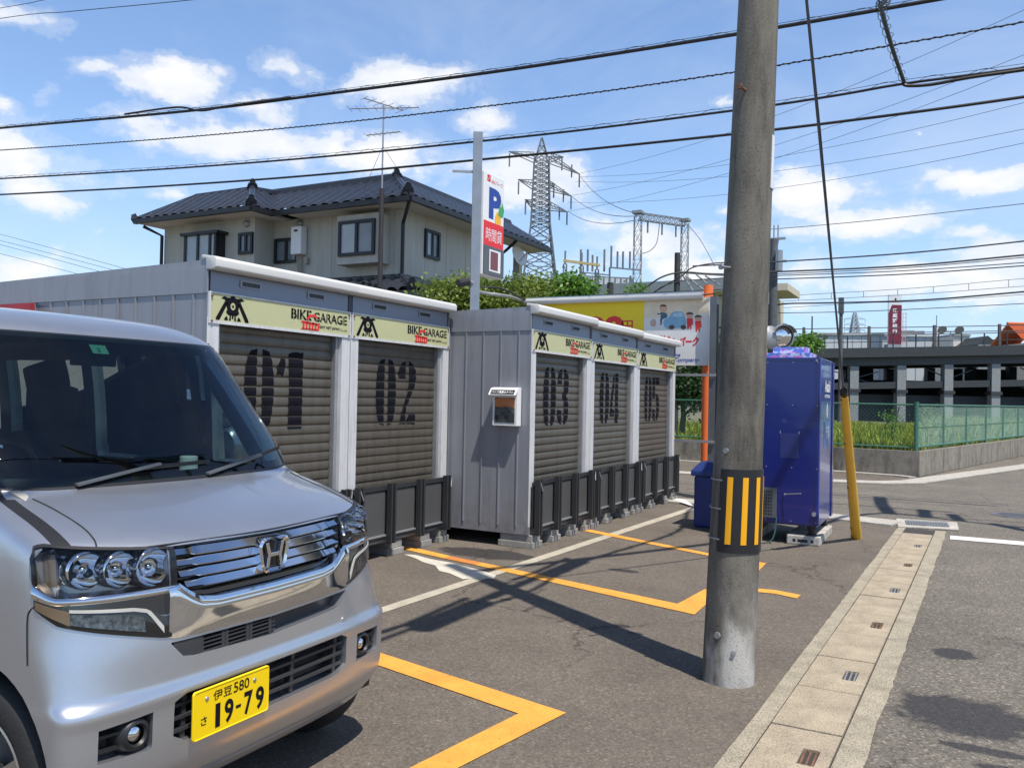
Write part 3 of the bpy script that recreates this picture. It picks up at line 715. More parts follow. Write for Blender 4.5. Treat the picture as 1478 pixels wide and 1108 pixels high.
# poster box on the side of garage 03
yq = 7.284
pa, pb_ = PY(716, 566, yq), PY(755, 614, yq)
x0, x1, z0, z1 = PY(718, 590, yq).x, PY(753, 590, yq).x, PY(735, 614, yq).z, PY(735, 559, yq).z
t = thing('poster_box', 'white framed poster case with a hooded header on the ribbed garage side', 'poster case', ((x0+x1)/2, yq, z0))
b = MB(); b.box((x0, yq-.10, z0), (x1, yq-.012, z1)); b.build('case', WHITEP, t, bevel=.004)
def poster_fx(b, co, c, rf):
    sp = b.n('ShaderNodeSeparateXYZ'); b.set(sp.inputs[0], co)
    k = b.n('ShaderNodeTexBrick'); b.set(k.inputs['Vector'], b.v('MULTIPLY', nbxz(b, co), (1, 1, 1))); k.inputs['Scale'].default_value = 16; k.inputs['Mortar Size'].default_value = .03
    k.inputs['Color1'].default_value = (.03, .07, .08, 1); k.inputs['Color2'].default_value = (.16, .16, .15, 1); k.inputs['Mortar'].default_value = (.01, .01, .012, 1)
    f = b.ramp(b.noise(co, 9, 3).outputs['Fac'], [(.5, 0), (.56, 1)])
    band = b.m('MULTIPLY', b.ramp(b.m('ADD', sp.outputs[2], b.m('MULTIPLY', b.noise(co, 5).outputs['Fac'], .1)), [(.22, 0), (.24, 1), (.30, 1), (.32, 0)]), 1.)
    c = b.mix(f, k.outputs[0], (.03, .03, .035))
    return b.mix(band, c, (.48, .17, .06)), rf
def nbxz(b, co):
    s = b.n('ShaderNodeSeparateXYZ'); b.set(s.inputs[0], co); q = b.n('ShaderNodeCombineXYZ'); b.set(q.inputs[0], s.outputs[0]); b.set(q.inputs[1], s.outputs[2]); return q.outputs[0]
PST = mat('dark_poster_print', (.03, .03, .03), .25, extra=poster_fx, coat=.5)
MB().box((x0+.025, yq-.104, z0+.03), (x1-.025, yq-.1005, z1-.10)).build('poster', PST, t)
b = MB(); b.poly([(x0-.02, yq-.10, z1-.005), (x0-.02, yq-.16, z1-.075), (x0-.02, yq-.15, z1-.080), (x0-.02, yq-.1005, z1-.03)], (x1-x0+.03, 0, 0)); hd = b.build('header_hood', WHITEP, t)
hu = Vector((0, .06, .070)).normalized()
flatpoly('header_band', [[(0, 0), (x1-x0-.01, 0), (x1-x0-.01, .055), (0, .055)]], BLACKP, (x0, yq-.1555, z1-.0695), (1, 0, 0), hu, .003, hd)
text('lettering', 'バイク車庫のチラシ', WHITEP, (x0+.01, yq-.1500, z1-.0632), (1, 0, 0), hu, w=x1-x0-.03, h=.034, parent=hd, depth=.0045, bold=.02)
# ================================================================== UTILITY POLE
def pole_at(z): f = z/3.645; return Vector((-1.060+.102*f, 4.513, z))
t = thing('utility_pole', 'thick weathered concrete utility pole with a black and yellow band, in the foreground', 'utility pole', (-1.06, 4.513, 0))
rad = lambda z: .1385-.0093*z
zs = [-.05]+[i*.25 for i in range(0, 30)]
b = MB(); b.tube([pole_at(z) for z in zs], [rad(z) for z in zs], 48); sh = b.build('shaft', POLE, t, smooth=50)
# band
def around(a0, a1, z0, z1, off, m, nm, par, th=.004):
    rows = []
    for k in range(25):
        a = R(a0+(a1-a0)*k/24)
        rows.append([pole_at(z)+Vector((math.cos(a), math.sin(a), 0))*(rad(z)+off) for z in (z0, (z0+z1)/2, z1)])
    b = MB(); b.grid(rows); rows2 = [[p-(Vector((math.cos(R(a0+(a1-a0)*k/24)), math.sin(R(a0+(a1-a0)*k/24)), 0))*th) for p in r_] for k, r_ in enumerate(rows)]
    b.grid(rows2)
    for q in (0, 2): b.grid([[r_[q] for r_ in rows], [r_[q] for r_ in rows2]])
    b.grid([rows[0], rows2[0]]); b.grid([rows[-1], rows2[-1]])
    return b.build(nm, m, par, smooth=40)
ca = math.degrees(math.atan2(-4.513, 1.06))   # towards the camera
band = around(ca-40, ca+150, .70, 1.135, .006, BPLAST, 'band', t)
for k in range(4):
    c = ca-15+k*33.5
    around(c-6.2, c+6.2, .745, 1.095, .009, YSTRIPE, 'yellow_stripe', band, .002)
for z in (.765, .925, 1.075):
    around(ca-150, ca-35, z-.004, z+.004, .008, GALV, 'band_strap', band, .003)
# bolts, plate, step holes
def bolt(px_, py_, l=.05, r=.011, m=RUST, dx=.0):
    p = G(px_, py_, .01)
    d = ray(px_, py_); k = 4.40/ (d.y); q = C0+d*k
    ax = pole_at(q.z); n = (q-ax); n.z = 0; n.normalize(); s = ax+n*(rad(q.z)-.004)
    b = MB(); b.cyl(s, s+n*l+Vector((0, 0, 0)), r*.7, n=8); b.cyl(s+n*l, s+n*(l+.012), r*1.5, n=6); b.build('bolt', m, t)
bolt(1075, 130, .07); bolt(1050, 386, .06, m=GALV); bolt(1051, 650, .012, .01, GALV); bolt(1039, 915, .006, .012, GALV); bolt(1058, 940, .004, .008, GALV)
around(ca+62, ca+112, 2.62, 2.90, .004, WHITEP, 'number_plate', t)
# high gear (mostly out of the frame): telephone bundle along the street, splice closures, transformer arm
b = MB()
for k in range(6):
    z = 2.75+k*.45; s = 1 if k % 2 else -1
    p = pole_at(z+1.3); dv = Vector((s*.0, s, 0)); b.cyl(p+dv*rad(z), p+dv*.30, .009, n=6)
b.build('step_bolt', GALV, t)
b = MB(); b.bar(pole_at(5.1)+Vector((-.0, -.5, 0)), pole_at(5.1)+Vector((0, .5, 0)), .07); b.build('cross_arm', GALV, t)

EJ = PY(1305, 119, 12.96)
bundle = cat_spline([(-1.5, -10, 5.6), (-1.1, -3, 5.2), (-1.02, 1.2, 5.02), (-.98, 3.4, 4.95), pole_at(5.02)+Vector((.14, 0, 0)), (-.90, 5.8, 4.98), (-.62, 8.0, 5.15), PY(1272, 12, 9.7), PY(1288, 70, 11.4), EJ], 8)
t2 = thing('telephone_cable', 'thick coiled black cable dropping from the top edge to join a crossing cable', 'cable', (EJ.x, EJ.y, EJ.z))
def coil(b, pts, R_, pitch, r=.004, n=7):
    # wire wound loosely round a cable
    L = [0];
    for a, c in zip(pts, pts[1:]): L.append(L[-1]+(c-a).length)
    tot = L[-1]; st = pitch/n; out = []; i = 0; s = 0; k = 0
    while s < tot:
        while L[i+1] < s: i += 1
        f = (s-L[i])/(L[i+1]-L[i]); p = pts[i].lerp(pts[i+1], f); d = (pts[i+1]-pts[i]).normalized()
        x = d.cross(Vector((0, 0, 1))).normalized(); y = x.cross(d); a = 2*math.pi*k/n
        out.append(p+x*math.cos(a)*R_+y*math.sin(a)*R_); s += st; k += 1
    b.tube(out, r, 4); return b
b = MB(); b.tube(bundle, .026, 8); b.build('sheath', CABLE, t2, smooth=60)
b = MB(); coil(b, bundle[len(bundle)//2:], .055, .33, .004); b.build('coil_wire', CABLE, t2)
for ya_, yb_, r_ in ((5.05, 5.95, .085), (3.25, 4.15, .10)):
    b = MB(); zc = 4.86
    b.tube([(-.98, ya_, zc), (-.98, ya_+.05, zc), (-.98, yb_-.05, zc), (-.98, yb_, zc)], [r_*.5, r_, r_, r_*.5], 12)
    b.build('splice_closure', CABLE, t2, smooth=50)
    b = MB(); b.tube([(-1.12, ya_-.2, zc+.05), (-1.12, ya_+.1, zc-.02), (-1.12, yb_, zc+.05)], .03, 8); b.build('slack_loop', CABLE, t2)

# guy wire and its guard
base = Vector((-.95, 9.9, 0)); gtop = Vector((-.927, 8.345, 1.577)); dirg = (gtop-base).normalized(); att = pole_at(5.4)+Vector((0, rad(5.4), 0))
t = thing('guy_wire', 'grey steel guy wire running up to the top of the picture from the yellow guard', 'guy wire', tuple(base))
b = MB(); b.tube([base+dirg*.2, gtop, att], .009, 8); b.tube([gtop+dirg*.0, gtop.lerp(att, .5)+Vector((.012, 0, 0)), att], .004, 5); b.build('wire', WIRE, t)
b = MB()
for k in range(5): b.tube([gtop+dirg*(.01+.012*k)+Vector((.03*math.cos(a), .03*math.sin(a), .02*math.sin(a*2+k))) for a in [2*math.pi*q/10 for q in range(11)]], .011, 5)
b.build('wrap', CABLE, t)
t = thing('guy_guard', 'slanted yellow plastic guard with black marks on the guy wire', 'guy guard', tuple(base+Vector((0, .02, 0))))
side = Vector((1, 0, 0)); nrm = dirg.cross(side).normalized()
rows = []
for k in range(19):
    a = R(-150+300*k/18); rows.append([base+dirg*.02+(side*math.cos(a)+nrm*math.sin(a))*.058, gtop-dirg*.02+(side*math.cos(a)+nrm*math.sin(a))*.036])
b = MB(); b.grid(rows); b.build('sleeve', GUARD, t, smooth=60)
ln = (gtop-base).length
for f in (.03, .10, .40, .70, .97):
    b = MB(); rr = .058-.022*f
    for s0_ in (20, 120, 200):
        pts = [base+dirg*ln*f+(side*math.cos(R(s0_+q*8))+nrm*math.sin(R(s0_+q*8)))*(rr+.0015) for q in range(6)]
        b.grid([pts, [p+dirg*.016 for p in pts]])
    b.build('mark', BLACKP, t, recalc=False)

# ================================================================== VENDING MACHINE
# blue steel cabinet seen from its side
vy0, vy1 = 9.10, 10.08; vx1 = -1.253; vx0 = vx1-.80; vz0, vz1 = .20, 1.955
t = thing('vending_machine', 'tall deep blue drinks vending machine behind the utility pole', 'vending machine', ((vx0+vx1)/2, (vy0+vy1)/2, .0))
VM = t; MB().box((vx0, vy0, vz0), (vx1, vy1-.002, vz1)).build('cabinet', BLUEV, t, bevel=.008)
b = MB(); b.box((vx1+.0005, vy0+.01, vz0+.01), (vx1+.018, vy1-.10, vz1-.005)); b.build('side_skin', mat('vending_lighter_panel', (.045, .075, .30), .22, coat=.5, vscale=1.), t, bevel=.004)
b = MB(); b.box((vx1+.0005, vy1-.095, vz0+.01), (vx1+.03, vy1+.01, vz1-.02)); b.build('door_edge', BLUEV, t, bevel=.004)
b = MB(); b.box((vx0+.003, vy0-.0012, vz0+.012), (vx1-.003, vy0-.0002, vz0+.018)); b.box((vx0+.003, vy0-.0012, vz1-.034), (vx1-.003, vy0-.0002, vz1-.030)); b.box((vx1-.026, vy0-.0012, vz0+.019), (vx1-.023, vy0-.0002, vz1-.035)); b.build('panel_seam', BPLAST, t)
b = MB()
for xx in (vx0+.02, vx0+.28, vx0+.54, vx1-.012):
    for zz_ in (vz0+.04, vz0+.6, vz1-.5, vz1-.05): b.cyl((xx, vy0-.0002, zz_), (xx, vy0-.003, zz_), .006, n=8)
b.build('rivets', GALV, t)
lx = vx1+.0182; y_ = vy0+.30
for k, (q, hgt, wd) in enumerate((('Asahi', .13, .42), ('SOFT DRINKS', .035, .40))):
    text('lettering', q, WHITEP, (lx, y_, 1.60-.06*k), (0, 1, 0), (0, 0, 1), w=wd, h=hgt, parent=t, bold=.03)
flatpoly('drop_mark', [[(0, .0), (.07, .09), (0, .18), (-.07, .09)]], WHITEP, (lx, y_+.20, 1.31), (0, 1, 0), (0, 0, 1), .002, t)
flatpoly('drop_mark', [[(0, .05), (.03, .09), (0, .13), (-.03, .09)]], MT['vending_lighter_panel'], (lx, y_+.20, 1.31), (0, 1, 0), (0, 0, 1), .003, t)
flatpoly('label_patch', [[(0, 0), (.46, 0), (.46, .28), (0, .28)]], mat('pale_blue_print', (.08, .17, .42), .3), (lx, y_-.02, 1.00), (0, 1, 0), (0, 0, 1), .0015, t)
text('lettering', '守る', WHITEP, (lx, y_+.05, 1.10), (0, 1, 0), (0, 0, 1), w=.30, h=.14, parent=t, depth=.004)
b = MB(); b.box((vx0+.10, vy0-.012, .26), (vx0+.395, vy0-.0005, .575)); gp = b.build('service_panel', DGALV, t, bevel=.003)
b = MB()
for i in range(9):
    for j in range(8): b.box((vx0+.125+i*.026, vy0-.0135, .285+j*.034), (vx0+.140+i*.026, vy0-.0122, .305+j*.034))
b.build('perforation', BPLAST, gp)
b = MB(); p0 = PY(1133, 713, vy0-.02); p1 = PY(1156, 712, vy0-.10); b.tube([p0, p1], .006, 6); b.cyl(p0+Vector((0, .01, 0)), p0-Vector((0, .004, 0)), .012, n=8); b.build('latch_rod', GALV, t)
b = MB(); c = PY(1175, 742, vy0); b.cyl(c+Vector((0, -.0005, 0)), c+Vector((0, -.02, 0)), .022, n=16); c = PY(1179, 520, vy0); b.cyl(c+Vector((0, -.0005, 0)), c+Vector((0, -.006, 0)), .012, n=12); b.build('cap', GALV, t)
flatpoly('holder', [[(0, 0), (.004, 0), (.004, .025), (0, .025)], [(.19, 0), (.194, 0), (.194, .025), (.19, .025)]], WHITEP, PY(1126, 625, vy0), (1, 0, 0), (0, 0, 1), .003, t)
flatpoly('holder_sheet', [[(0, 0), (.19, 0), (.19, .26), (0, .26)]], mat('navy_sheet', (.02, .03, .15), .35), PY(1126, 660, vy0), (1, 0, 0), (0, 0, 1), .002, t)
b = MB()
for xx in (vx0+.06, vx1-.06):
    for yy in (vy0+.07, vy1-.08): b.cyl((xx, yy, .115), (xx, yy, .1995), .03, .05, 12); b.cyl((xx, yy, .100), (xx, yy, .115), .05, n=12)
b.build('foot', BPLAST, t)
t = thing('concrete_pad', 'pale hollow concrete pad under the right feet of the blue vending machine', 'concrete pad', (vx1-.05, 9.6, 0))
b = MB(); b.box((vx1-.30, vy0-.0, 0), (vx1+.03, vy1, .098)); b.build('block', CONC, t, bevel=.012)
b = MB()
for xx, w in ((vx1-.24, .03), (vx1-.19, .10), (vx1-.06, .03)): b.box((xx, vy0-.0008, .030), (xx+w, vy0+.0, .060))
b.build('hole', BPLAST, t)
t = thing('concrete_pad', 'concrete pad under the left feet of the blue vending machine', 'concrete pad', (vx0+.1, 9.6, 0))
b = MB(); b.box((vx0-.05, vy0, 0), (vx0+.2, vy1, .098)); b.build('block', CONC, t, bevel=.012)
b = MB(); b.tube(cat_spline([(vx0+.40, vy0-.02, .27), (vx0+.36, vy0-.12, .03), (vx0+.1, vy0-.16, .02), (vx0-.25, vy0-.05, .02)], 6), .008, 6)
b.build('power_cord', mat('green_cord', (.02, .07, .065), .5), VM)
# cartons on top
def carton_fx(b, co, c, rf):
    f = b.ramp(b.noise(co, 14, 2).outputs['Fac'], [(.45, 0), (.52, 1)]); g = b.ramp(b.noise(b.v('ADD', co, (3, 1, 2)), 22, 2).outputs['Fac'], [(.55, 0), (.6, 1)])
    c = b.mix(f, c, (.12, .22, .66)); return b.mix(g, c, (.72, .18, .48)), rf
CART = mat('printed_carton', (.55, .62, .80), .5, extra=carton_fx)
tag(MB().box((vx0+.02, vy0+.10, vz1+.0005), (vx1-.10, vy0+.50, vz1+.055)).build('flat_carton', CART, bevel=.003), 'long flat printed white carton lying on top of the vending machine', 'carton')
tag(MB().box((vx1-.50, vy0+.16, vz1+.0565), (vx1-.16, vy0+.46, vz1+.120)).build('flat_carton', CART, bevel=.003), 'small blue and pink carton stacked on the long white carton', 'carton')
# bin
t = thing('plastic_bin', 'blue plastic bin with domed lid beside the vending machine', 'bin', (-2.5, 9.85, 0))
b = MB(); b.poly([(-2.70, 9.62, 0), (-2.26, 9.62, 0), (-2.26, 10.05, 0), (-2.70, 10.05, 0)], (0, 0, .60)); b.build('body', BLUEB, t, bevel=.03)
b = MB(); b.add([(-2.73, 9.59, .601), (-2.23, 9.59, .601), (-2.23, 10.08, .601), (-2.73, 10.08, .601), (-2.73, 9.59, .66), (-2.23, 9.59, .66), (-2.23, 10.08, .66), (-2.73, 10.08, .66), (-2.64, 9.68, .765), (-2.32, 9.68, .765), (-2.32, 9.99, .765), (-2.64, 9.99, .765)],
               [(3, 2, 1, 0), (0, 1, 5, 4), (1, 2, 6, 5), (2, 3, 7, 6), (3, 0, 4, 7), (4, 5, 9, 8), (5, 6, 10, 9), (6, 7, 11, 10), (7, 4, 8, 11), (8, 9, 10, 11)]); b.build('lid', BLUEB, t, bevel=.015)

# ================================================================== PARKING TOWER SIGN
D = 12.0
t = thing('parking_sign', 'white P parking sign with red band on a tall grey steel post', 'parking sign', tuple(DP(688, 420, D)*1.0)[:2]+(0,))
pc = DP(687, 330, D)
ex = Vector((.85, .527, 0)).normalized()
p = DP(685, 440, D)
top = DP(689, 190, D)
b = MB(); b.bar((p.x, p.y, 0), (p.x, p.y, top.z), .135, .10, up=(ex.y, -ex.x, 0)); b.build('post', mat('sign_post_steel', (.24, .27, .31), .5, .3, var=.1), t, bevel=.006)
b = MB(); z = DP(660, 247, D).z; b.bar((p.x, p.y, z), Vector((p.x, p.y, z))-ex*.36, .03); b.build('bracket', GALV, t)
# sign cabinet plane: it recedes to the right like the front of the garages
def SP(x, y, off=0.): return PX(x, y, -6.05+off)
a = SP(698, 255); c = SP(726, 400)
ya_, yb_ = SP(698, 300).y, SP(727, 330).y
def zat(y_px): return SP(712, y_px).z
sx_ = -6.05
zt_, zr_, zd_, zbm = zat(252), zat(322), zat(357), zat(399)
MB().box((sx_-.16, ya_, zbm-.01), (sx_-.001, yb_, zt_)).build('cabinet', WHITEP, t, bevel=.012)
MB().box((sx_-.0005, ya_+.01, zd_), (sx_+.004, yb_-.01, zr_)).build('red_band', REDP, t)
MB().box((sx_-.0005, ya_+.01, zbm), (sx_+.02, yb_-.01, zd_-.005)).build('display_case', DGALV, t, bevel=.004)
MB().box((sx_+.0205, ya_+.16, zbm+.06), (sx_+.023, yb_-.12, zd_-.05)).build('display', WHITEP, t)
MB().box((sx_+.0235, ya_+.19, zbm+.085), (sx_+.025, yb_-.20, zd_-.075)).build('display_face', REDD, t)
wd = yb_-ya_; O = lambda u, z: (sx_, ya_+u*wd, z)
text('lettering', 'P', mat('p_blue', (.02, .06, .30), .5), O(.25, zat(317)), (0, 1, 0), (0, 0, 1), w=wd*.60, h=zat(272)-zat(317), parent=t, bold=.05)
text('lettering', '時間貸', WHITEP, (sx_+.004, ya_+wd*.12, zat(350)), (0, 1, 0), (0, 0, 1), w=wd*.78, h=zat(331)-zat(350), parent=t)
text('lettering', 'S', REDP, O(.14, zat(265)), (0, 1, 0), (0, 0, 1), w=wd*.18, h=zat(255)-zat(265), parent=t, bold=.05)
text('lettering', 'ANパーク', REDP, O(.34, zat(266)), (0, 1, 0), (0, .0, 1), w=wd*.56, h=zat(259.5)-zat(266), parent=t)
flatpoly('fruit_mark', [disc2(0, 0, wd*.15, .13)], mat('fruit_yellow', (.85, .45, .03), .5), O(.70, zat(316)), (0, 1, 0), (0, 0, 1), .003, t)
flatpoly('leaf_mark', [[(-.02, .08), (.03, .24), (.08, .20), (.10, .30), (.17, .18), (.14, .08), (.05, .06)]], GREENP, O(.72, zat(316)), (0, 1, 0), (0, 0, 1), .004, t)
b = MB(); z = zat(290); b.bar((p.x, p.y, z), (sx_-.1, ya_+.05, z), .04); z = zat(385); b.bar((p.x, p.y, z), (sx_-.1, ya_+.05, z), .04); b.build('mount', GALV, t)
# camera on the post
t = thing('security_camera', 'black security camera on the grey sign post', 'camera', tuple(DP(675, 409, 11.9)))
b = MB(); q0, q1 = DP(661, 409, 11.8), DP(676, 406, 11.9); b.tube([q0, q0.lerp(q1, .1), q1], [.05, .062, .062], 10); b.build('housing', BPLAST, t)
b = MB(); b.tube([q1, DP(680, 408, 11.95), DP(685, 410, 12)], .03, 8); b.build('arm', GALV, t)
# conduit and cable from the post to the billboard
tag(MB().tube(cat_spline([DP(684, 419, 12), DP(700, 423, 12.2), DP(735, 428, 12.6), PY(757, 436, 12.5)], 5), .025, 6).build('conduit', GALV), 'grey conduit from the sign post towards the billboard', 'conduit')
tag(MB().tube(cat_spline([DP(692, 414, 12), DP(722, 416, 12.2), DP(745, 426, 12.5), PY(758, 433, 12.6)], 5), .014, 6).build('cable', CABLE), 'short black cable above the grey conduit by the billboard', 'cable')

# ================================================================== BILLBOARD
Y = 12.5
bx0, bx1 = -6.47, -3.31; bz0, bz1 = 2.01, 3.045; bxm = PY(930, 450, Y).x
t = thing('billboard', 'long yellow and white parking billboard under a white lamp cover, behind the garages', 'billboard', ((bx0+bx1)/2, Y, 0))
MB().box((bx0, Y+.001, bz0), (bxm, Y+.08, bz1)).build('yellow_panel', YELP, t)
mp = MB().box((bxm+.001, Y, bz0), (bx1, Y+.08, bz1)).build('picture_panel', mat('billboard_white_print', (.74, .72, .68), .5, var=.02), t)
b = MB(); b.tube([(bx0-.02, Y-.06, bz1+.035), (-3.40, Y-.06, bz1+.03)], .062, 10); b.build('lamp_cover', CAP, t, smooth=50)
b = MB(); b.cyl((-3.42, Y-.05, bz1+.03), (-3.22, Y+.0, bz1+.05), .012, n=6); b.build('lamp_cable', CABLE, t)
text('lettering', '200', REDP, (PY(848, 470, Y).x-.35, Y+.001, bz1-.60), (1, 0, 0), (0, 0, 1), w=.98, h=.36, parent=t, bold=.05)
text('lettering', '円', REDP, (PY(898, 470, Y).x, Y+.001, bz1-.50), (1, 0, 0), (0, 0, 1), w=.18, h=.18, parent=t, bold=.02)
text('lettering', '時間貸', REDP, (bx0+.15, Y+.001, bz1-.26), (1, 0, 0), (0, 0, 1), h=.14, parent=t, bold=.02)
text('lettering', 'パーク', REDP, (PY(978, 500, Y).x, Y, PY(985, 500, Y).z), (1, 0, 0), (0, 0, 1), w=PY(1009, 500, Y).x-PY(978, 500, Y).x, h=.15, parent=t, bold=.05, shear=.25)
text('lettering', 'サン', REDP, (PY(950, 500, Y).x, Y, PY(950, 500, Y).z), (1, 0, 0), (0, 0, 1), w=.26, h=.17, parent=t, bold=.04, shear=.2)
text('lettering', 'One', BLUEP, (PY(968, 515, Y).x, Y, PY(968, 515, Y).z), (1, 0, 0), (0, 0, 1), h=.065, parent=t, bold=.02, shear=.35)
text('lettering', 'Company', BLUEP, (PY(972, 524, Y).x, Y, PY(972, 524, Y).z), (1, 0, 0), (0, 0, 1), w=PY(1010, 524, Y).x-PY(972, 524, Y).x, h=.085, parent=t, bold=.02, shear=.35)
# printed scene: a small rounded car, a dog and three plain figures
def U(x, y): p_ = PY(x, y, Y); return (p_.x-bxm, p_.z-bz0)
def fp(nm, pts, m, d): flatpoly(nm, [[U(750+x/4.927, 410+y/4.927) for x, y in pts]], m, (bxm, Y, bz0), (1, 0, 0), (0, 0, 1), d, mp)
flatpoly('sky_tint', [[U(931, 434), U(1022, 431), U(1022, 452), U(931, 460)]], mat('warm_tint', (.74, .62, .44), .5), (bxm, Y, bz0), (1, 0, 0), (0, 0, 1), .0008, mp)
CARB = mat('printed_car_blue', (.22, .42, .55), .5); SKIN = mat('printed_skin', (.62, .35, .24), .5); JEAN = mat('printed_dark_blue', (.05, .12, .18), .5); HAIRB = mat('printed_brown', (.10, .05, .03), .5)
fp('printed_car', [(1020, 275), (1030, 250), (1065, 235), (1080, 205), (1110, 193), (1155, 195), (1168, 215), (1180, 240), (1185, 275), (1180, 305), (1100, 315), (1060, 322), (1030, 305)], CARB, .002)
fp('printed_window', [(1085, 232), (1095, 210), (1125, 205), (1125, 232)], mat('printed_pale_blue', (.45, .60, .70), .5), .003); fp('printed_window', [(1130, 205), (1152, 205), (1163, 232), (1130, 232)], MT['printed_pale_blue'], .003)
for cx_ in (1082, 1165): fp('printed_wheel', [(cx_+20*math.cos(R(a)), 306+17*math.sin(R(a))) for a in range(0, 360, 30)], HAIRB, .0032)
fp('printed_figure', [(975, 205), (995, 210), (1005, 200), (1045, 205), (1052, 235), (1030, 245), (1015, 250), (1010, 290), (1000, 292), (1000, 250), (1005, 215), (985, 218)], JEAN, .0026)
fp('printed_head', [(1022+28*math.cos(R(a)), 172+30*math.sin(R(a))) for a in range(0, 360, 30)], SKIN, .003)
fp('printed_hair', [(1022+26*math.cos(R(a)), 160+16*math.sin(R(a))) for a in range(180, 361, 30)], HAIRB, .0034)
for cx_, cy_, s in ((1210, 222, 1.), (1270, 242, 1.)):
    fp('printed_figure', [(cx_-22, cy_+20), (cx_+22, cy_+20), (cx_+24, cy_+65), (cx_+12, cy_+68), (cx_+12, cy_+98), (cx_+3, cy_+98), (cx_, cy_+70), (cx_-8, cy_+98), (cx_-18, cy_+98), (cx_-20, cy_+62)], REDP, .0026)
    fp('printed_head', [(cx_+24*math.cos(R(a)), cy_+22*math.sin(R(a))) for a in range(0, 360, 30)], SKIN, .003)
    fp('printed_hair', [(cx_+27*math.cos(R(a)), cy_-6+18*math.sin(R(a))) for a in range(180, 361, 30)], HAIRB, .0034)
fp('printed_dog', [(930, 262), (945, 250), (965, 250), (972, 270), (966, 300), (940, 302), (928, 285)], mat('printed_tan', (.55, .38, .28), .5), .003)
t2 = thing('orange_post', 'orange painted steel post carrying the right end of the billboard', 'post', (-3.36, Y+.17, 0))
b = MB(); b.cyl((-3.375, Y+.16, 0), (-3.375, Y+.16, PY(1020, 412, Y+.16).z), .073, n=20); b.build('tube', ORPOST, t2, smooth=40)
t2 = thing('orange_post', 'orange painted steel post behind the left half of the billboard', 'post', (-6.2, Y+.17, 0))
b = MB(); b.cyl((-6.2, Y+.16, 0), (-6.2, Y+.16, 2.95), .073, n=20); b.build('tube', ORPOST, t2, smooth=40)
# grey steel post with cross rails right of the billboard
t = thing('grey_steel_post', 'dark grey square steel post with two thin cross rails, right of the billboard', 'post', (-3.20, 12.42, 0))
pp = PY(1030, 500, 12.4)
MB().box((pp.x-.055, 12.36, 0), (pp.x+.055, 12.44, PY(1030, 428, 12.4).z)).build('post', DGALV, t)
for yy in (541, 637):
    z = PY(1020, yy, 12.33).z; MB().box((PY(969, yy, 12.33).x, 12.32, z-.018), (pp.x+.06, 12.345, z+.018)).build('rail', GALV, t)
MB().tube([(pp.x+.07, 12.36, 0), (pp.x+.07, 12.36, PY(1030, 440, 12.4).z)], .014, 6).build('conduit', CABLE, t)

# ================================================================== HOUSE
Yr, Yl, Xr = 15.09, 14.45, -10.90; XJ = -14.72; XL = -17.85; YE = 19.7
t = thing('two_storey_house', 'cream two storey house with black glazed tile roofs behind the garages', 'house', (Xr, Yr, 0)); H = t
ze = 5.62
b = MB(); b.box((XL, Yl, 0), (XJ, 22, ze)); b.box((XJ+.001, Yr, 0), (Xr, YE, ze)); b.build('wall', STUCCO, t)
b = MB()
for x in [XJ+.9*k for k in range(1, 5)]: b.box((x, Yr-.004, 3.2), (x+.015, Yr-.0005, ze))
for y in [Yr+.9*k for k in range(1, 7)]: b.box((Xr+.0005, y, 3.2), (Xr+.004, y+.015, ze))
b.build('siding_joint', mat('joint_grey', (.36, .35, .30), .8), t)
ov = .62
def roof_face(e0, e1, r1, r0_, name='roof_face', roll=.31):
    """eave e0-e1, ridge r0-r1; pan and roll tiles running down the slope"""
    e0, e1, r1, r0_ = map(Vector, (e0, e1, r1, r0_)); L = (e1-e0).length; n = max(2, int(L/roll)); m = 10
    nr = (e1-e0).cross(r0_-e0).normalized()
    if nr.z < 0: nr = -nr
    rows = []
    U_ = (e1-e0).normalized(); up_ = (r0_-e0); up_ = (up_-U_*up_.dot(U_))
    Hh = up_.length; upn = up_.normalized(); k0 = (r0_-e0).dot(U_); k1 = (r1-e0).dot(U_)
    nj = max(3, int(Hh/.28)); lo_ = min(0, k0); hi_ = max(L, k1); n = max(2, round((hi_-lo_)/roll)); lo_ = math.floor(lo_/roll)*roll; hi_ = lo_+math.ceil((hi_-lo_)/roll)*roll; n = round((hi_-lo_)/roll)
    for j in range(nj+1):
        for sub in ((0,) if j == nj else (0, 1)):
            f = (j+(.96 if sub else 0))/nj; hh = f*Hh; a0 = k0*f; a1 = L+(k1-L)*f; row = []
            N_ = n*m
            for i in range(N_+1):
                s = lo_+(hi_-lo_)*i/N_; s = min(max(s, a0), a1); ph = (s/roll) % 1
                w_ = .070*(1-(abs(ph-.5)/.42)**2.2)**.6 if abs(ph-.5) < .42 else -.015
                row.append(e0+U_*s+upn*hh+nr*(w_+(0.005 if sub else 0.)+.012))
            rows.append(row)
    b = MB(); b.grid(rows); return b.build(name, TILE, H, smooth=50)
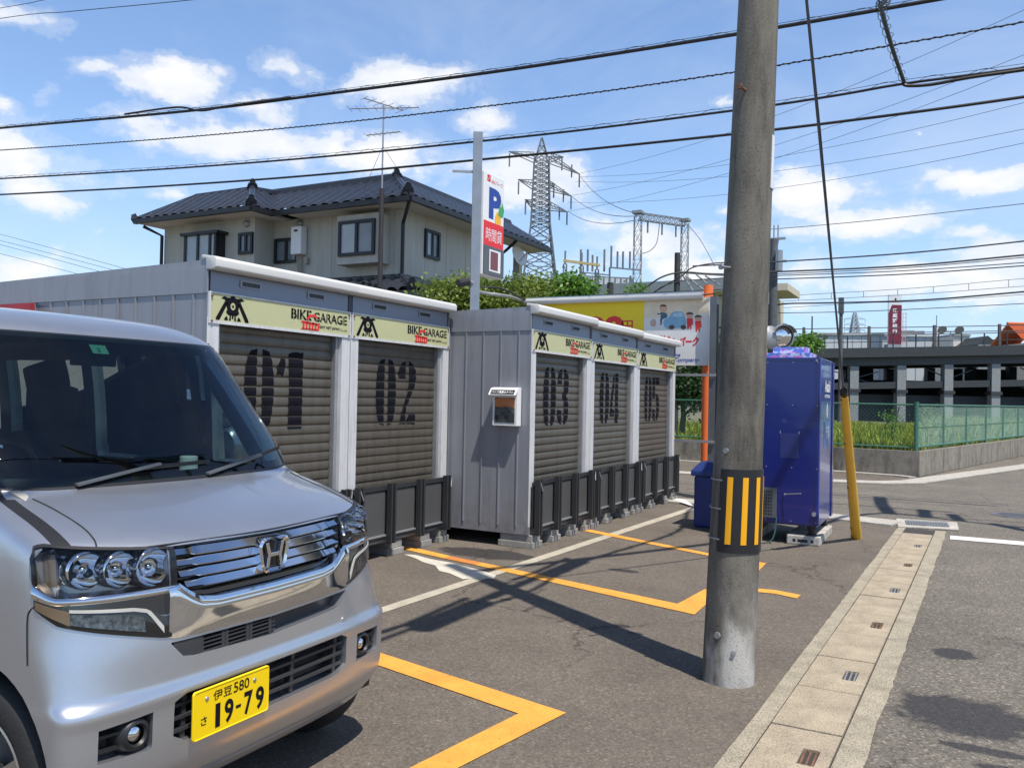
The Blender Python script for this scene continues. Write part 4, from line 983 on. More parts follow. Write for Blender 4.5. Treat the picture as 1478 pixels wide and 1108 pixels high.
def ridge(a, c, r=.11, oni=(0, 0), name='ridge'):
    a, c = Vector(a), Vector(c); b = MB(); d = (c-a).normalized(); sd_ = d.cross(Vector((0, 0, 1))).normalized(); u_ = sd_.cross(d)
    prof = [(-1, -.3), (-1, .5), (-.75, .6), (-.75, 1.), (-.5, 1.3), (0, 1.5), (.5, 1.3), (.75, 1.), (.75, .6), (1, .5), (1, -.3)]
    rows = [[q+sd_*x*r+u_*z*r for x, z in prof] for q in (a, c)]
    b.grid(rows); b.sheet(rows[0]); b.sheet(rows[1][::-1])
    o = b.build(name, TILE, H)
    for q, on, s in ((a, oni[0], -1), (c, oni[1], 1)):
        if on:
            b = MB(); c0_ = q+Vector((0, 0, r*.9)); b.cyl(c0_-d*s*.02, c0_+d*s*.10, r*1.5, n=12); b.cyl(c0_+d*s*.10+Vector((0, 0, r*.1)), c0_+d*s*.13+Vector((0, 0, r*.1)), r*.8, n=10)
            b.cyl(c0_+Vector((0, 0, r*1.5)), c0_+d*s*.12+Vector((0, 0, r*1.5)), r*.8, n=10); b.build('ridge_end_tile', TILE, H)
    return o
zz = ze+.05
a = 1.30; rh = .80
apex = Vector((Xr+ov-a, Yr-ov+a, zz+rh)); c_e = Vector((Xr+ov, Yr-ov, zz))
# main block: south slope, east slope
far_e = Vector((Xr+ov, YE+1.6, zz)); far_r = Vector((Xr+ov-a, YE+1.6, zz+rh))
roof_face((XJ-.2, Yr-ov, zz), c_e, apex, (XJ-.2-1.0, Yr-ov+a, zz+rh))
roof_face(c_e, far_e, far_r, apex)
roof_face((Xr+ov-a-6, Yr+9, zz), (Xr+ov-a-6, Yr-ov+a, zz), apex, far_r)
ridge(apex, c_e.lerp(apex, .18), .085, (1, 1)); ridge(apex+Vector((.02, 0, .02)), (XJ-.9, Yr-ov+a, zz+rh+.02), .10, (0, 0)); ridge(apex+Vector((0, .05, .02)), far_r+Vector((0, 0, .02)), .09, (0, 0))
# left wing: its hip runs up to a peak near the jog
lc = Vector((XJ+.50, Yl-ov, zz)); la = 1.05; lap = Vector((XJ+.50-la, Yl-ov+la, zz+.72)); lf = Vector((XL-.28, Yl-ov, zz)); lfr = Vector((XL-.28+.9, Yl-ov+la, zz+.72))
roof_face(lf, lc, lap, lfr)
roof_face(lc, (lc.x, Yr-ov+.3, zz), (lap.x, Yr-ov+a, zz+.72), lap)
roof_face((XL-.28, 22.5, zz), lf, lfr, (lfr.x, 22.5, zz+.72))
ridge(lap, lc.lerp(lap, .12), .085, (1, 1)); ridge(lap, lfr, .07, (0, 0)); ridge(lfr, lf, .06, (0, 1)); ridge(lap, (lap.x+.05, Yr-ov+a, zz+.80), .07)
# eaves boards, soffits, gutters
b = MB(); b.box((XJ+.9, Yr-ov, ze-.02), (Xr+ov, Yr+.0, ze+.03)); b.box((Xr, Yr+.001, ze-.02), (Xr+ov, YE+1.6, ze+.03)); b.box((XL-.28, Yl-ov, ze-.02), (XJ+.5, Yl, ze+.031)); b.box((XL-.28, Yl+.001, ze-.02), (XL, 22.4, ze+.03)); b.box((XJ, Yl, ze-.021), (XJ+.5, Yr+.5, ze+.029)); b.build('soffit', SOFFIT, t)
b = MB()
for p_, q_ in (((XJ+.5, Yr-ov-.05, ze+.01), (Xr+ov+.05, Yr-ov-.05, ze+.01)), ((Xr+ov+.05, Yr-ov-.05, ze+.01), (Xr+ov+.05, YE+1.6, ze+.01)), ((XL-.28, Yl-ov-.05, ze+.01), (XJ+.55, Yl-ov-.05, ze+.01)), ((XJ+.55, Yl-ov-.05, ze+.01), (XJ+.55, Yr-ov, ze+.01))): b.bar(p_, q_, .10, .11)
b.build('eave_gutter', DTRIM, t)
for q in ([(Xr+ov, Yr-ov, ze), (Xr+ov-.15, Yr-ov+.15, ze-.10), (Xr+.05, Yr-.05, ze-.36), (Xr+.05, Yr-.05, 3.4)], [(Xr+ov, YE-.3, ze), (Xr+.3, YE-.3, ze-.25), (Xr+.06, YE-.3, ze-.42), (Xr+.06, YE-.3, 3.2)], [(XL-.3, Yl-.4, ze-.05), (XL-.02, Yl-.06, ze-.25), (XL-.02, Yl-.06, 3)]): MB().tube(q, .042, 8).build('downpipe', DTRIM, t)
# windows
def window(plane, c, x0, y0, x1, y1, split=True, glass_=CURT, bay=0.):
    if plane == 'Y': A, B = PY(x0, (y0+y1)/2, c), PY(x1, (y0+y1)/2, c); za, zb_ = PY((x0+x1)/2, y1, c).z, PY((x0+x1)/2, y0, c).z; U_ = Vector((1, 0, 0)); N_ = Vector((0, -1, 0)); L = B.x-A.x
    else: A, B = PX(x0, (y0+y1)/2, c), PX(x1, (y0+y1)/2, c); za, zb_ = PX((x0+x1)/2, y1, c).z, PX((x0+x1)/2, y0, c).z; U_ = Vector((0, 1, 0)); N_ = Vector((1, 0, 0)); L = B.y-A.y
    o = Vector((A.x, A.y, za)); Hh = zb_-za; f = .07; Zv = Vector((0, 0, 1))
    b = MB(); b.obox(o, U_*L, Zv*f, N_*.06); b.obox(o+Zv*(Hh-f), U_*L, Zv*f, N_*.06); b.obox(o+Zv*f, U_*f, Zv*(Hh-2*f), N_*.06); b.obox(o+U_*(L-f)+Zv*f, U_*f, Zv*(Hh-2*f), N_*.06)
    if split: b.obox(o+U_*(L/2-f/2)+Zv*f, U_*f, Zv*(Hh-2*f), N_*.055)
    w = b.build('window', DTRIM, H)
    b = MB(); b.obox(o+U_*f+Zv*f+N_*.002, U_*(L/2-f*1.5) if split else U_*(L-2*f), Zv*(Hh-2*f), N_*.022); b.build('pane', glass_, w)
    if split: b = MB(); b.obox(o+U_*(L/2+f/2)+Zv*f+N_*.002, U_*(L/2-f*1.5), Zv*(Hh-2*f), N_*.012); b.build('pane', GLASSW if glass_ is CURT else glass_, w)
    return w
window('Y', Yl-.002, 346, 336, 366, 367, True, GLASSW)
window('Y', Yr-.002, 398, 344, 431, 380, True, GLASSW)
window('X', Xr+.002, 612, 333, 633, 374, True, CURT)
# bay windows
A_, B_ = PY(265, 360, Yl-.3), PY(311, 360, Yl-.3); zt_, zb_ = PY(288, 339, Yl-.3).z, PY(288, 385, Yl-.3).z
b = MB(); b.box((A_.x-.08, Yl-.36, zt_), (B_.x+.1, Yl, zt_+.07)); b.build('bay_roof', DTRIM, t); b = MB(); b.box((A_.x-.02, Yl-.3, zb_-.06), (B_.x, Yl, zb_)); b.build('bay_frame', DTRIM, t)
b = MB(); b.box((A_.x+.03, Yl-.27, zb_+.001), (B_.x-.03, Yl-.001, zt_-.001)); b.build('bay_body', CURT, t)
b = MB()
for x in (A_.x, (A_.x*.6+B_.x*.4), B_.x-.25, B_.x-.07): b.box((x, Yl-.3, zb_), (x+.07, Yl-.22, zt_))
b.box((B_.x-.07, Yl-.2, zb_), (B_.x, Yl-.001, zt_)); b.build('bay_mullion', DTRIM, t)
A_, B_ = PY(489, 350, Yr-.4), PY(543, 350, Yr-.4); zt_, zb_ = PY(515, 316, Yr-.4).z, PY(515, 379, Yr-.4).z
MB().box((A_.x-.06, Yr-.4, zb_-.02), (B_.x+.08, Yr-.001, zt_+.10)).build('bay_body', STUCCO, t)
window('Y', Yr-.402, 490, 318, 542, 369, True, CURT)
# heater, pipes, vents
p_ = PY(437, 349, Yr)
hb = MB().box((p_.x-.16, Yr-.24, p_.z-.33), (p_.x+.16, Yr-.03, p_.z+.33)).build('water_heater', WHITEP, t, bevel=.02)
MB().box((p_.x-.06, Yr-.243, p_.z+.20), (p_.x+.05, Yr-.2405, p_.z+.25)).build('heater_vent', DTRIM, hb)
b = MB()
for k in range(3): b.tube([(p_.x-.06+.05*k, Yr-.12, p_.z-.33), (p_.x-.06+.05*k, Yr-.1, p_.z-.6), (p_.x-.03+.04*k, Yr-.06, p_.z-.75), (p_.x-.0+.02*k, Yr-.06, 3.2)], .016, 6)
b.box((p_.x+.15, Yr-.1, p_.z-.55), (p_.x+.23, Yr-.002, p_.z-.40)); b.build('pipes', mat('beige_pipe', (.36, .33, .26), .7), t)
b = MB()
for x_, y_, Y_ in ((357, 323, Yl), (434, 323, Yr)):
    q = PY(x_, y_, Y_); b.lathe([(.0, .09), (.06, .08), (.09, .03), (.09, 0)], q, (0, -1, 0), 14)
b.build('vent_hood', GALV, t, smooth=50)
# skirt roof of the lower storey
zs_ = 4.05; so_ = 1.0; dz_ = .42
roof_face((-14.6, Yr-so_, zs_-dz_), (Xr+so_, Yr-so_, zs_-dz_), (Xr, Yr, zs_), (-14.6, Yr, zs_))
roof_face((Xr+so_, Yr-so_, zs_-dz_), (Xr+so_, YE-1.2, zs_-dz_), (Xr, YE-1.2, zs_), (Xr, Yr, zs_))
ridge((Xr, Yr, zs_+.02), (Xr+so_*.92, Yr-so_*.92, zs_-dz_*.9), .08, (0, 1)); ridge((-14.6, Yr-.06, zs_+.0), (Xr, Yr-.06, zs_+.0), .06); ridge((Xr+.06, Yr, zs_), (Xr+.06, YE-1.2, zs_), .06)
b = MB(); b.box((-14.6, Yr-so_-.06, zs_-dz_-.12), (Xr+so_+.06, Yr-so_+.05, zs_-dz_-.01)); b.box((Xr+so_-.05, Yr-so_+.051, zs_-dz_-.12), (Xr+so_+.06, YE-1.2, zs_-dz_-.01)); b.build('eave_gutter', DTRIM, t)
b = MB(); b.box((-14.6, Yr-so_+.06, zs_-dz_-.06), (Xr+so_-.06, Yr-.001, zs_-dz_-.03)); b.box((Xr+.001, Yr, zs_-dz_-.06), (Xr+so_-.06, YE-1.2, zs_-dz_-.03)); b.build('soffit', SOFFIT, t)
# rear balcony and its post
b = MB(); bx_, by_ = Xr, YE
b.box((Xr-3, YE+.02, 3.0), (Xr+.1, YE+1.3, 3.15)); b.build('balcony_floor', STUCCO, t)
b = MB()
for k in range(7): b.box((Xr-.0, YE+.05+k*.18, 3.15), (Xr+.03, YE+.08+k*.18, 4.0))
b.box((Xr-.01, YE+.02, 4.0), (Xr+.05, YE+1.3, 4.05)); b.box((Xr-.01, YE+.02, 3.55), (Xr+.04, YE+1.3, 3.58)); b.build('balcony_railing', DTRIM, t)
MB().box((Xr-.2, YE+1.0, 0), (Xr, YE+1.18, ze-.021)).build('balcony_post', STUCCO, t)
c = PX(747, 372, Xr+.25)
t2 = thing('satellite_dish', 'white satellite dish on the rear balcony of the house', 'satellite dish', tuple(c))
dn = Vector((.93, -.12, .33)).normalized(); c = c+Vector((0, 0, .03))
b = MB(); b.lathe([(0, 0), (.12, .01), (.22, .04), (.30, .075), (.305, .06), (.22, .025), (.0, -.015)], c, dn, 20); b.build('dish', WHITEP, t2, smooth=50)
b = MB(); b.tube([c-Vector((0, 0, .2)), c+dn*.35], .012, 6); b.cyl(c, (Xr, c.y+.2, c.z-.4), .02, n=6); b.build('arm', GALV, t2)
# aerial mast with two yagis in front of the house
D = 17.6
t = thing('aerial_mast', 'tall television aerial on a dark pole in front of the house', 'aerial', tuple(DP(548, 420, D))[:2]+(0,))
q0 = DP(548, 420, D); pm = DP(549, 272, D)
b = MB(); b.cyl((q0.x, q0.y, 0), (q0.x, q0.y, pm.z), .052, n=12); b.build('pole', mat('dark_brown_pole', (.035, .028, .03), .6), t)
tp = DP(554, 150, D); tp = Vector((q0.x, q0.y, tp.z))
b = MB(); b.cyl((q0.x, q0.y, pm.z-.2), tp, .018, n=8); b.build('mast', GALV, t)
def yagi(z, dirx, L, n, el, nm='yagi'):
    b = MB(); c = Vector((q0.x, q0.y, z)); d = Vector(dirx).normalized(); s = d.cross(Vector((0, 0, 1))).normalized()
    b.tube([c-d*L*.5, c+d*L*.5], .012, 6)
    for k in range(n):
        f = k/(n-1); p_ = c+d*L*(f-.5); w = el*(1-.45*f); b.tube([p_-s*w/2, p_+s*w/2], .005, 5)
    b.build(nm, GALV, t)
yagi(DP(554, 155, D).z, (.75, .3, 0), 1.5, 9, .40); yagi(DP(554, 153, D).z+.05, (-.3, -.95, 0), 1.0, 6, .55); yagi(DP(554, 192, D).z, (.8, .1, 0), .8, 7, .28)
b = MB(); 
for q in ((525, 275), (585, 262)): b.tube([Vector((q0.x, q0.y, DP(553, 210, D).z)), DP(*q, 18.6)], .005, 4)
b.build('stay_wire', WIRE, t)
# ================================================================== FIELD, WALL, FENCES
wc = Vector((-.64, 18.94, 0)); wl_ = Vector((-30, 23.0, 0)); wr = Vector((4.4, 40, 0))
hw = .52
fld = MB(); fld.sheet([(wc.x-.05, wc.y+.1, .40), (wr.x-.05, wr.y, .42), (4, 50, .45), (-40, 50, .45), (-40, 24.2, .4)]); struct(fld.build('field', SOIL, recalc=False))
def wallseg(a, c, label):
    d = (c-a).normalized(); n = Vector((-d.y, d.x, 0)); b = MB(); b.obox(a, c-a, n*.14, (0, 0, hw))
    # joints as shallow raised caps
    o = b.build('concrete_wall', WALLC, bevel=.008); return tag(o, label, 'wall')
wallseg(wc, wr, 'stained low concrete wall running away on the right under the green mesh panel fence')
wallseg(wl_, wc+Vector((-.001, 0, 0)), 'dark low concrete wall facing the parking lot under the chain link fence')
def chain(a, c, z0, z1, b, pitch=.085, r=.0028):
    d = (c-a); L = d.length; d.normalize(); h = z1-z0; n = int((L+h)/pitch)
    for k in range(n):
        for s in (1, -1):
            u0 = k*pitch-(h if s > 0 else 0); u1 = u0+h; za, zb = (z0, z1) if s > 0 else (z1, z0)
            if s < 0: u0 = k*pitch-h; u1 = k*pitch
            A = max(0, -u0/h) if u0 < 0 else 0; B = 1 if u1 <= L else max(0, (L-u0)/h)
            if B <= A: continue
            p, q = a+d*(u0+h*A), a+d*(u0+h*B)
            b.tube([(p.x, p.y, za+(zb-za)*A), (q.x, q.y, za+(zb-za)*B)], r, 3, cap=False)
t = thing('chain_link_fence', 'green chain link fence facing the parking lot in front of the weeds', 'fence', tuple(wc))
dl = (wl_-wc).normalized(); nl = Vector((dl.y, -dl.x, 0)); fo = Vector((0, .07, 0))
b = MB(); chain(wc+fo+dl*.08, wc+fo+dl*16, hw+.04, 1.46, b); b.build('mesh', GREENF, t)
b = MB()
for z in (hw+.07, 1.47): b.tube([wc+fo+Vector((0, 0, z)), wc+fo+dl*16+Vector((0, 0, z))], .02, 6)
b.build('rail', GREENF, t)
for k in range(1, 8):
    p_ = wc+fo+dl*k*2.; MB().cyl((p_.x, p_.y, hw-.02), (p_.x, p_.y, 1.5), .026, n=8).build('fence_post', GREENF, t)
t = thing('mesh_panel_fence', 'pale green mesh panel fence with upright posts running away on the right', 'fence', tuple(wc+Vector((.1, 0, 0))))
dr = (wr-wc).normalized(); fo = Vector((-.07, .06, 0))
p_ = wc+fo; MB().cyl((p_.x, p_.y, hw-.03), (p_.x, p_.y, 1.53), .045, n=10).build('fence_post', GREENF, t)
b = MB(); chain(wc+fo+dr*.08, wc+fo+dr*16, hw+.06, 1.45, b, .09, .0022); b.build('mesh', mat('pale_green_mesh', (.22, .42, .34), .5), t)
b = MB()
for z in (hw+.08, 1.47): b.tube([wc+fo+Vector((0, 0, z)), wc+fo+dr*18+Vector((0, 0, z))], .022, 6)
b.tube([wc+fo+Vector((0, 0, 1.0)), wc+fo+dr*18+Vector((0, 0, 1.0))], .010, 6)
b.build('rail', GREENF, t)
for k in range(1, 10):
    p_ = wc+fo+dr*k*2.; MB().cyl((p_.x, p_.y, hw-.02), (p_.x, p_.y, 1.50), .028, n=8).build('fence_post', GREENF, t)
# weeds and grass
random.seed(21)
b = MB()
def blade(b, x, y, z, h, w):
    a = random.uniform(0, 6.28); dx, dy = math.cos(a)*w, math.sin(a)*w; lx, ly = random.gauss(0, .22)*h, random.gauss(0, .22)*h
    b.add([(x-dx, y-dy, z), (x+dx, y+dy, z), (x+dx*.6+lx*.5, y+dy*.6+ly*.5, z+h*.6), (x+lx, y+ly, z+h)], [(0, 1, 2), (0, 2, 3)])
def infield(x, y):
    return y > 19.1+max(0, (-.64-x))*.138 and x < -.8+(y-18.94)*.236
for i in range(42000):
    y = 19.05+22*random.random()**1.7; x = random.uniform(-13, 4)
    if not infield(x, y): continue
    h = .07+.16*random.random()+.5*max(0, noise.noise(Vector((x*.45, y*.45, 3))))
    blade(b, x, y, .40, h, random.uniform(.015, .045))
tag(b.build('grass', GRASS, recalc=False), 'bright green weeds and grass filling the fenced field', 'grass', kind='stuff')
random.seed(22); b = MB()
for i in range(14000):
    y = 20.+14*random.random(); x = random.uniform(-.6, 5)
    if not infield(x+.1, y): continue
    h = .35+.45*random.random(); blade(b, x, y, .40, h, random.uniform(.012, .02))
tag(b.build('tall_reeds', mat('pale_reed', (.26, .33, .16), .7), recalc=False), 'tall pale reeds standing behind the green mesh panel fence', 'grass', kind='stuff')

# ================================================================== TREES
def leaves(b, c, rx, ry, rz, n, s, clump=12):
    for k in range(n//clump):
        while True:
            v = Vector((random.uniform(-1, 1), random.uniform(-1, 1), random.uniform(-1, 1)))
            if .35 < v.length < 1: break
        v = v*(.75+.35*noise.noise(v*2.2+c))
        cc = Vector((c.x+v.x*rx, c.y+v.y*ry, c.z+v.z*rz))
        for j in range(clump):
            p = cc+Vector((random.gauss(0, 1), random.gauss(0, 1), random.gauss(0, .7)))*s*1.6
            a = Vector((random.gauss(0, 1), random.gauss(0, 1), random.gauss(0, .6))).normalized(); q = a.cross(Vector((random.gauss(0, 1), random.gauss(0, 1), random.gauss(0, 1)))).normalized()
            z = s*random.uniform(.6, 1.2)
            b.add([p-a*z*.5, p+q*z*.28, p+a*z*.5, p-q*z*.28], [(0, 1, 2, 3)])
def tree(name, base, crowns, mt, label, n, s, cat='tree', group=None, trunk=.09):
    t = thing(name, label, cat, tuple(base), group)
    b = MB(); base = Vector(base); zc = min(c[2]-r[2]*.3 for c, r in crowns)
    b.tube([base, base+Vector((.05, .03, (zc-base.z)*.6)), Vector((base.x, base.y, zc))], [trunk, trunk*.8, trunk*.6], 8)
    for c, r in crowns:
        b.tube([(base.x, base.y, zc-.2), Vector((base.x, base.y, zc)).lerp(Vector(c), .6)+Vector((.05, 0, 0)), c], [trunk*.55, trunk*.35, trunk*.12], 6)
        for q in range(4):
            a = random.uniform(0, 6.28); b.tube([c, (c[0]+math.cos(a)*r[0]*.7, c[1]+math.sin(a)*r[1]*.7, c[2]+random.uniform(-.1, .6)*r[2])], [trunk*.2, trunk*.06], 5)
    b.build('trunk', BARK, t)
    b = MB(); tot = sum(r[0]*r[1]*r[2] for c, r in crowns)
    for c, r in crowns: leaves(b, Vector(c), *r, int(n*r[0]*r[1]*r[2]/tot), s)
    b.build('crown', mt, t, recalc=False); return t
random.seed(31)
def c3(x, y, D): return tuple(DP(x, y, D))
q = c3(655, 440, 14.2); tree('garden_tree', (q[0], q[1], 0), [(c3(648, 432, 14.2), (.55, .5, .35)), (c3(672, 425, 14.2), (.35, .4, .35)), (c3(630, 440, 14.4), (.3, .3, .2))], LEAF1, 'yellow green tree crown just left of the parking sign post', 5200, .085)
q = c3(722, 430, 14.6); tree('garden_tree', (q[0], q[1], 0), [(c3(708, 430, 14.6), (.45, .45, .34)), (c3(742, 426, 14.4), (.42, .45, .30)), (c3(768, 418, 14.8), (.30, .35, .28)), (c3(728, 444, 14.2), (.55, .5, .24))], LEAF1, 'wide yellow green tree crown below the parking sign', 8200, .085)
q = c3(825, 420, 16); tree('garden_tree', (q[0], q[1], 0), [(c3(824, 417, 16), (.32, .35, .22)), (c3(810, 426, 16), (.28, .35, .2)), (c3(838, 420, 16), (.22, .3, .17))], LEAF2, 'bright green broad leaved tree left above the billboard', 3600, .10)
q = c3(918, 424, 17); tree('small_sapling', (q[0], q[1], 0), [(c3(918, 420, 17), (.16, .16, .14))], LEAF2, 'small green shoot peeping over the middle of the billboard', 300, .07, trunk=.03)
q = c3(995, 560, 21.8); tree('dark_shrub', (q[0]-.2, q[1], .4), [((q[0]-1., q[1]+.3, 1.9), (1.1, .7, .75)), ((q[0]+.15, q[1], 1.75), (.6, .6, .7)), ((q[0]-2.6, q[1]+.4, 2.1), (1.2, .7, .9)), ((q[0]+.3, q[1]+.5, 2.5), (.7, .6, .6))], LEAF3, 'dense dark green shrub seen under the billboard behind the chain link fence', 16000, .12, 'shrub')
q = c3(1042, 520, 22.5); tree('dark_shrub', (q[0], q[1], .4), [((q[0], q[1], 2.2), (.45, .5, 1.3))], LEAF3, 'narrow dark shrub between the grey post and the utility pole', 3800, .11, 'shrub')
q = c3(1170, 492, 34); tree('far_tree', (q[0], q[1], .4), [(c3(1168, 496, 34), (.35, .35, .26)), (c3(1152, 503, 34), (.4, .4, .25))], LEAF2, 'small far green tree behind the vending machine cartons', 2600, .14)
# climbing weeds on the fences
for (x, y, Dd, s_, lb) in ((1287, 600, 20.8, 1., 'tall leafy weed behind the chain link fence near its corner'), (1457, 612, 27.5, 1.2, 'dark climbing weed on the right end of the mesh panel fence'), (1337, 610, 19.4, .8, 'pale climbing weed on the mesh fence beside the corner post')):
    q = DP(x, y, Dd); b = MB(); random.seed(int(x)); t = thing('weed_plant', lb, 'plant', (q.x, q.y, .4))
    for k in range(4): b.tube([(q.x, q.y, .4), (q.x+random.gauss(0, .08), q.y, .9), (q.x+random.gauss(0, .16), q.y, 1.2+.2*s_)], .008, 4)
    b.build('stem', BARK, t); b = MB()
    for k in range(int(22*s_)): leaves(b, Vector((q.x+random.gauss(0, .13), q.y+random.gauss(0, .05), random.uniform(.5, 1.35))), .1, .1, .08, 24, .06)
    b.build('foliage', LEAF2, t, recalc=False)

# ================================================================== CONVEX MIRRORS
mp0 = DP(1130, 487, 17)
t = thing('convex_mirror', 'pair of round road mirrors with hoods on a post, above the vending machine', 'road mirror', (mp0.x, 17., 0))
b = MB(); b.cyl((mp0.x, mp0.y+.15, 0), (mp0.x, mp0.y+.15, mp0.z+.3), .045, n=10); b.build('post', GALV, t)
for (x, y, dn) in ((1112, 487, Vector((-.9, .55, -.1))), (1129, 486, Vector((.55, -.8, -.12)))):
    c = DP(x, y, 17); dn.normalize(); r_ = .22 if x > 1120 else .21
    b = MB(); b.lathe([(0, .07), (r_*.4, .062), (r_*.75, .035), (r_, 0)], c, dn, 24); b.build('mirror_face', CHROME, t, smooth=60)
    b = MB(); b.lathe([(r_+.0, .03), (r_+.03, .03), (r_+.03, -.03), (r_, -.05), (r_*.6, -.10), (0, -.12)], c, dn, 24); b.build('mirror_back', GALV, t, smooth=50)
    b = MB(); s_ = dn.cross(Vector((0, 0, 1))).normalized(); u_ = s_.cross(dn); rows = []
    for k in range(13):
        a = R(20+140*k/12); rows.append([c+(s_*math.cos(a)+u_*math.sin(a))*(r_+.035), c+(s_*math.cos(a)+u_*math.sin(a))*(r_+.04)+dn*.16])
    b.grid(rows); b.build('hood', GALV, t)
    MB().bar(c-dn*.1, (mp0.x, mp0.y+.15, c.z), .03).build('bracket', GALV, t)

# ================================================================== BEIGE BUILDING AND FAR UTILITY POLES
D = 30.; cr = DP(1050, 400, D); zt_ = cr.z
eu = Vector((-1, .02, 0)).normalized(); ev = Vector((-.45, .9, 0)).normalized()
t = thing('flat_roofed_building', 'beige flat roofed building with a wide roof slab behind the billboard', 'building', (cr.x, cr.y, 0))
wc_ = Vector((cr.x-.9, cr.y+.9, 0))
b = MB(); b.obox(wc_, eu*14, ev*11, (0, 0, zt_-.45)); b.build('wall', BEIGE, t)
b = MB(); b.obox(Vector((cr.x, cr.y, zt_-.42)), eu*15.5, ev*12, (0, 0, .40)); b.build('roof_slab', ROOFG, t)
b = MB(); b.obox(Vector((cr.x-.05, cr.y+.05, zt_-.50)), eu*15.4, ev*11.9, (0, 0, .07)); b.build('soffit', BEIGE, t)
q2 = DP(1138, 412, 36)
b = MB(); b.box((q2.x-4.5, q2.y-.2, q2.z-.22), (q2.x, q2.y+3, q2.z+.08)); b.build('lower_roof_slab', BEIGE, t)
b = MB(); b.box((q2.x-4.5, q2.y+.6, 0), (q2.x-.9, q2.y+4, q2.z-.26)); b.build('lower_wall', BEIGE, t)
for k in range(5):
    o = wc_+eu*(1.2+2.6*k)+Vector((0, -.05, zt_-2.1)); b = MB(); b.obox(o, eu*1.5, Vector((0, .04, 0)), (0, 0, 1.1)); w = b.build('window', GLASSW, t)
    b = MB(); b.obox(o+Vector((0, -.03, -.05)), eu*1.5, Vector((0, .029, 0)), (0, 0, .05)); b.obox(o+eu*.72+Vector((0, -.03, 0)), eu*.06, Vector((0, .029, 0)), (0, 0, 1.1)); b.build('frame', DTRIM, w)
def upole(x, ytop, D, w, label, m=None, base=0):
    p = DP(x, ytop, D); t = thing('distant_utility_pole', label, 'utility pole', (p.x, p.y, base)); MB().tube([(p.x, p.y, base), (p.x, p.y, p.z)], [w*1.25, w], 12).build('shaft', m or mat('dark_pole', (.045, .045, .045), .8, var=.2), t, smooth=50); return t, p
t, p = upole(978, 365, 24, .085, 'dark wooden pole rising behind the middle of the billboard')
b = MB()
for (x0, y0, x1, y1) in ((984, 395, 1000, 420), (990, 398, 1018, 420), (1005, 396, 1030, 418), (1018, 398, 1040, 412)): b.tube([DP(x0, y0, 24), DP(x1, y1, 23.6)], .025, 6)
b.bar(DP(980, 393, 24), DP(1056, 398, 24), .05); b.build('strut', GALV, t)
t, p = upole(881, 408, 26, .10, 'short dark pole end above the billboard left of the taller pole')
t, p = upole(1117, 345, 33, .16, 'dark crowded pole with transformers just right of the foreground pole', mat('dark_grey_pole', (.09, .095, .10), .7, var=.2))
b = MB()
for dx in (-.16, .0, .16): b.cyl((p.x+dx, p.y, p.z-.2), (p.x+dx, p.y, p.z+.55), .03, n=6)
b.bar((p.x-.45, p.y, p.z), (p.x+.45, p.y, p.z), .09); b.bar((p.x-.5, p.y, p.z-.9), (p.x+.5, p.y, p.z-.9), .08); b.build('cross_arm', GALV, t)
b = MB(); b.tube([(p.x+.25, p.y-.2, p.z-1.3), (p.x+.25, p.y-.2, p.z-.5)], .14, 10); b.build('transformer', GALV, t); b = MB(); b.cyl((p.x-.2, p.y-.1, p.z-2.6), (p.x-.2, p.y-.1, p.z-2.1), .1, n=8); b.build('transformer', GALV, t)
for i_, (x, y, w, lb) in enumerate(((1214, 450, .09, 'slim far pole beside the guy wire in front of the viaduct'), (1172, 478, .07, 'small far pole with cross arms left of the guy wire'))):
    t, p = upole(x, y, 44, w, lb, MT['dark_grey_pole'])
    b = MB(); 
    if i_ == 0: b.box((p.x-.13, p.y-.12, p.z-.1), (p.x+.13, p.y+.12, p.z+.75))
    else: b.bar((p.x-.8, p.y, p.z-.3), (p.x+.8, p.y, p.z-.3), .07); b.bar((p.x-.6, p.y, p.z-.8), (p.x+.6, p.y, p.z-.8), .06); b.cyl((p.x, p.y, p.z), (p.x, p.y, p.z+.8), .04, n=6)
    b.build('pole_gear', MT['dark_grey_pole'], t)
def wave(pts): return cat_spline(pts, 4)

# ================================================================== VIADUCT
va = Vector((-7.225, 52.8, 0)); vb = Vector((3.577, 58.55, 0)); vd = (vb-va).normalized(); vn = Vector((-vd.y, vd.x, 0))
VZ = lambda s: 4.55+s*.0368            # rises gently to the right
def vp(s, n_=0, z=0.): return va+vd*s+vn*n_+Vector((0, 0, z))
t = thing('viaduct', 'long dark steel viaduct with railings crossing behind the field', 'viaduct', tuple(va))
def vbar(b, s0, s1, n0, n1, z0, z1):
    b.poly([vp(s0, n0, VZ(s0)+z0), vp(s1, n0, VZ(s1)+z0), vp(s1, n0, VZ(s1)+z1), vp(s0, n0, VZ(s0)+z1)], vn*(n1-n0))
S0, S1 = -45, 34
b = MB(); vbar(b, S0, S1, 0, 9, -.32, 0); vbar(b, S0, S1, -.12, 0, -.45, .12); b.build('deck', VIA, t)
b = MB(); vbar(b, S0, S1, .25, .7, -.95, -.33); vbar(b, S0, S1, 8, 8.6, -.95, -.33); vbar(b, S0, S1, 4, 4.6, -.95, -.33); b.build('girder', mat('girder_grey', (.052, .060, .062), .7, var=.2), t)
k = 0; s = S0+1.3
while s < S1:
    for n_, m_ in ((.2, VIAC), (8., VIA)):
        b = MB(); z1 = VZ(s)-.96; b.obox(vp(s, n_, 0), vd*.52, vn*.5, (0, 0, z1)); o = b.build('column', m_, t)
        if n_ < 1: b = MB(); b.obox(vp(s-.08, n_-.08, 2.1), vd*.68, vn*.7, (0, 0, .2)); b.build('column_collar', VIA, o)
    s += 2.85; k += 1
b = MB(); s = S0
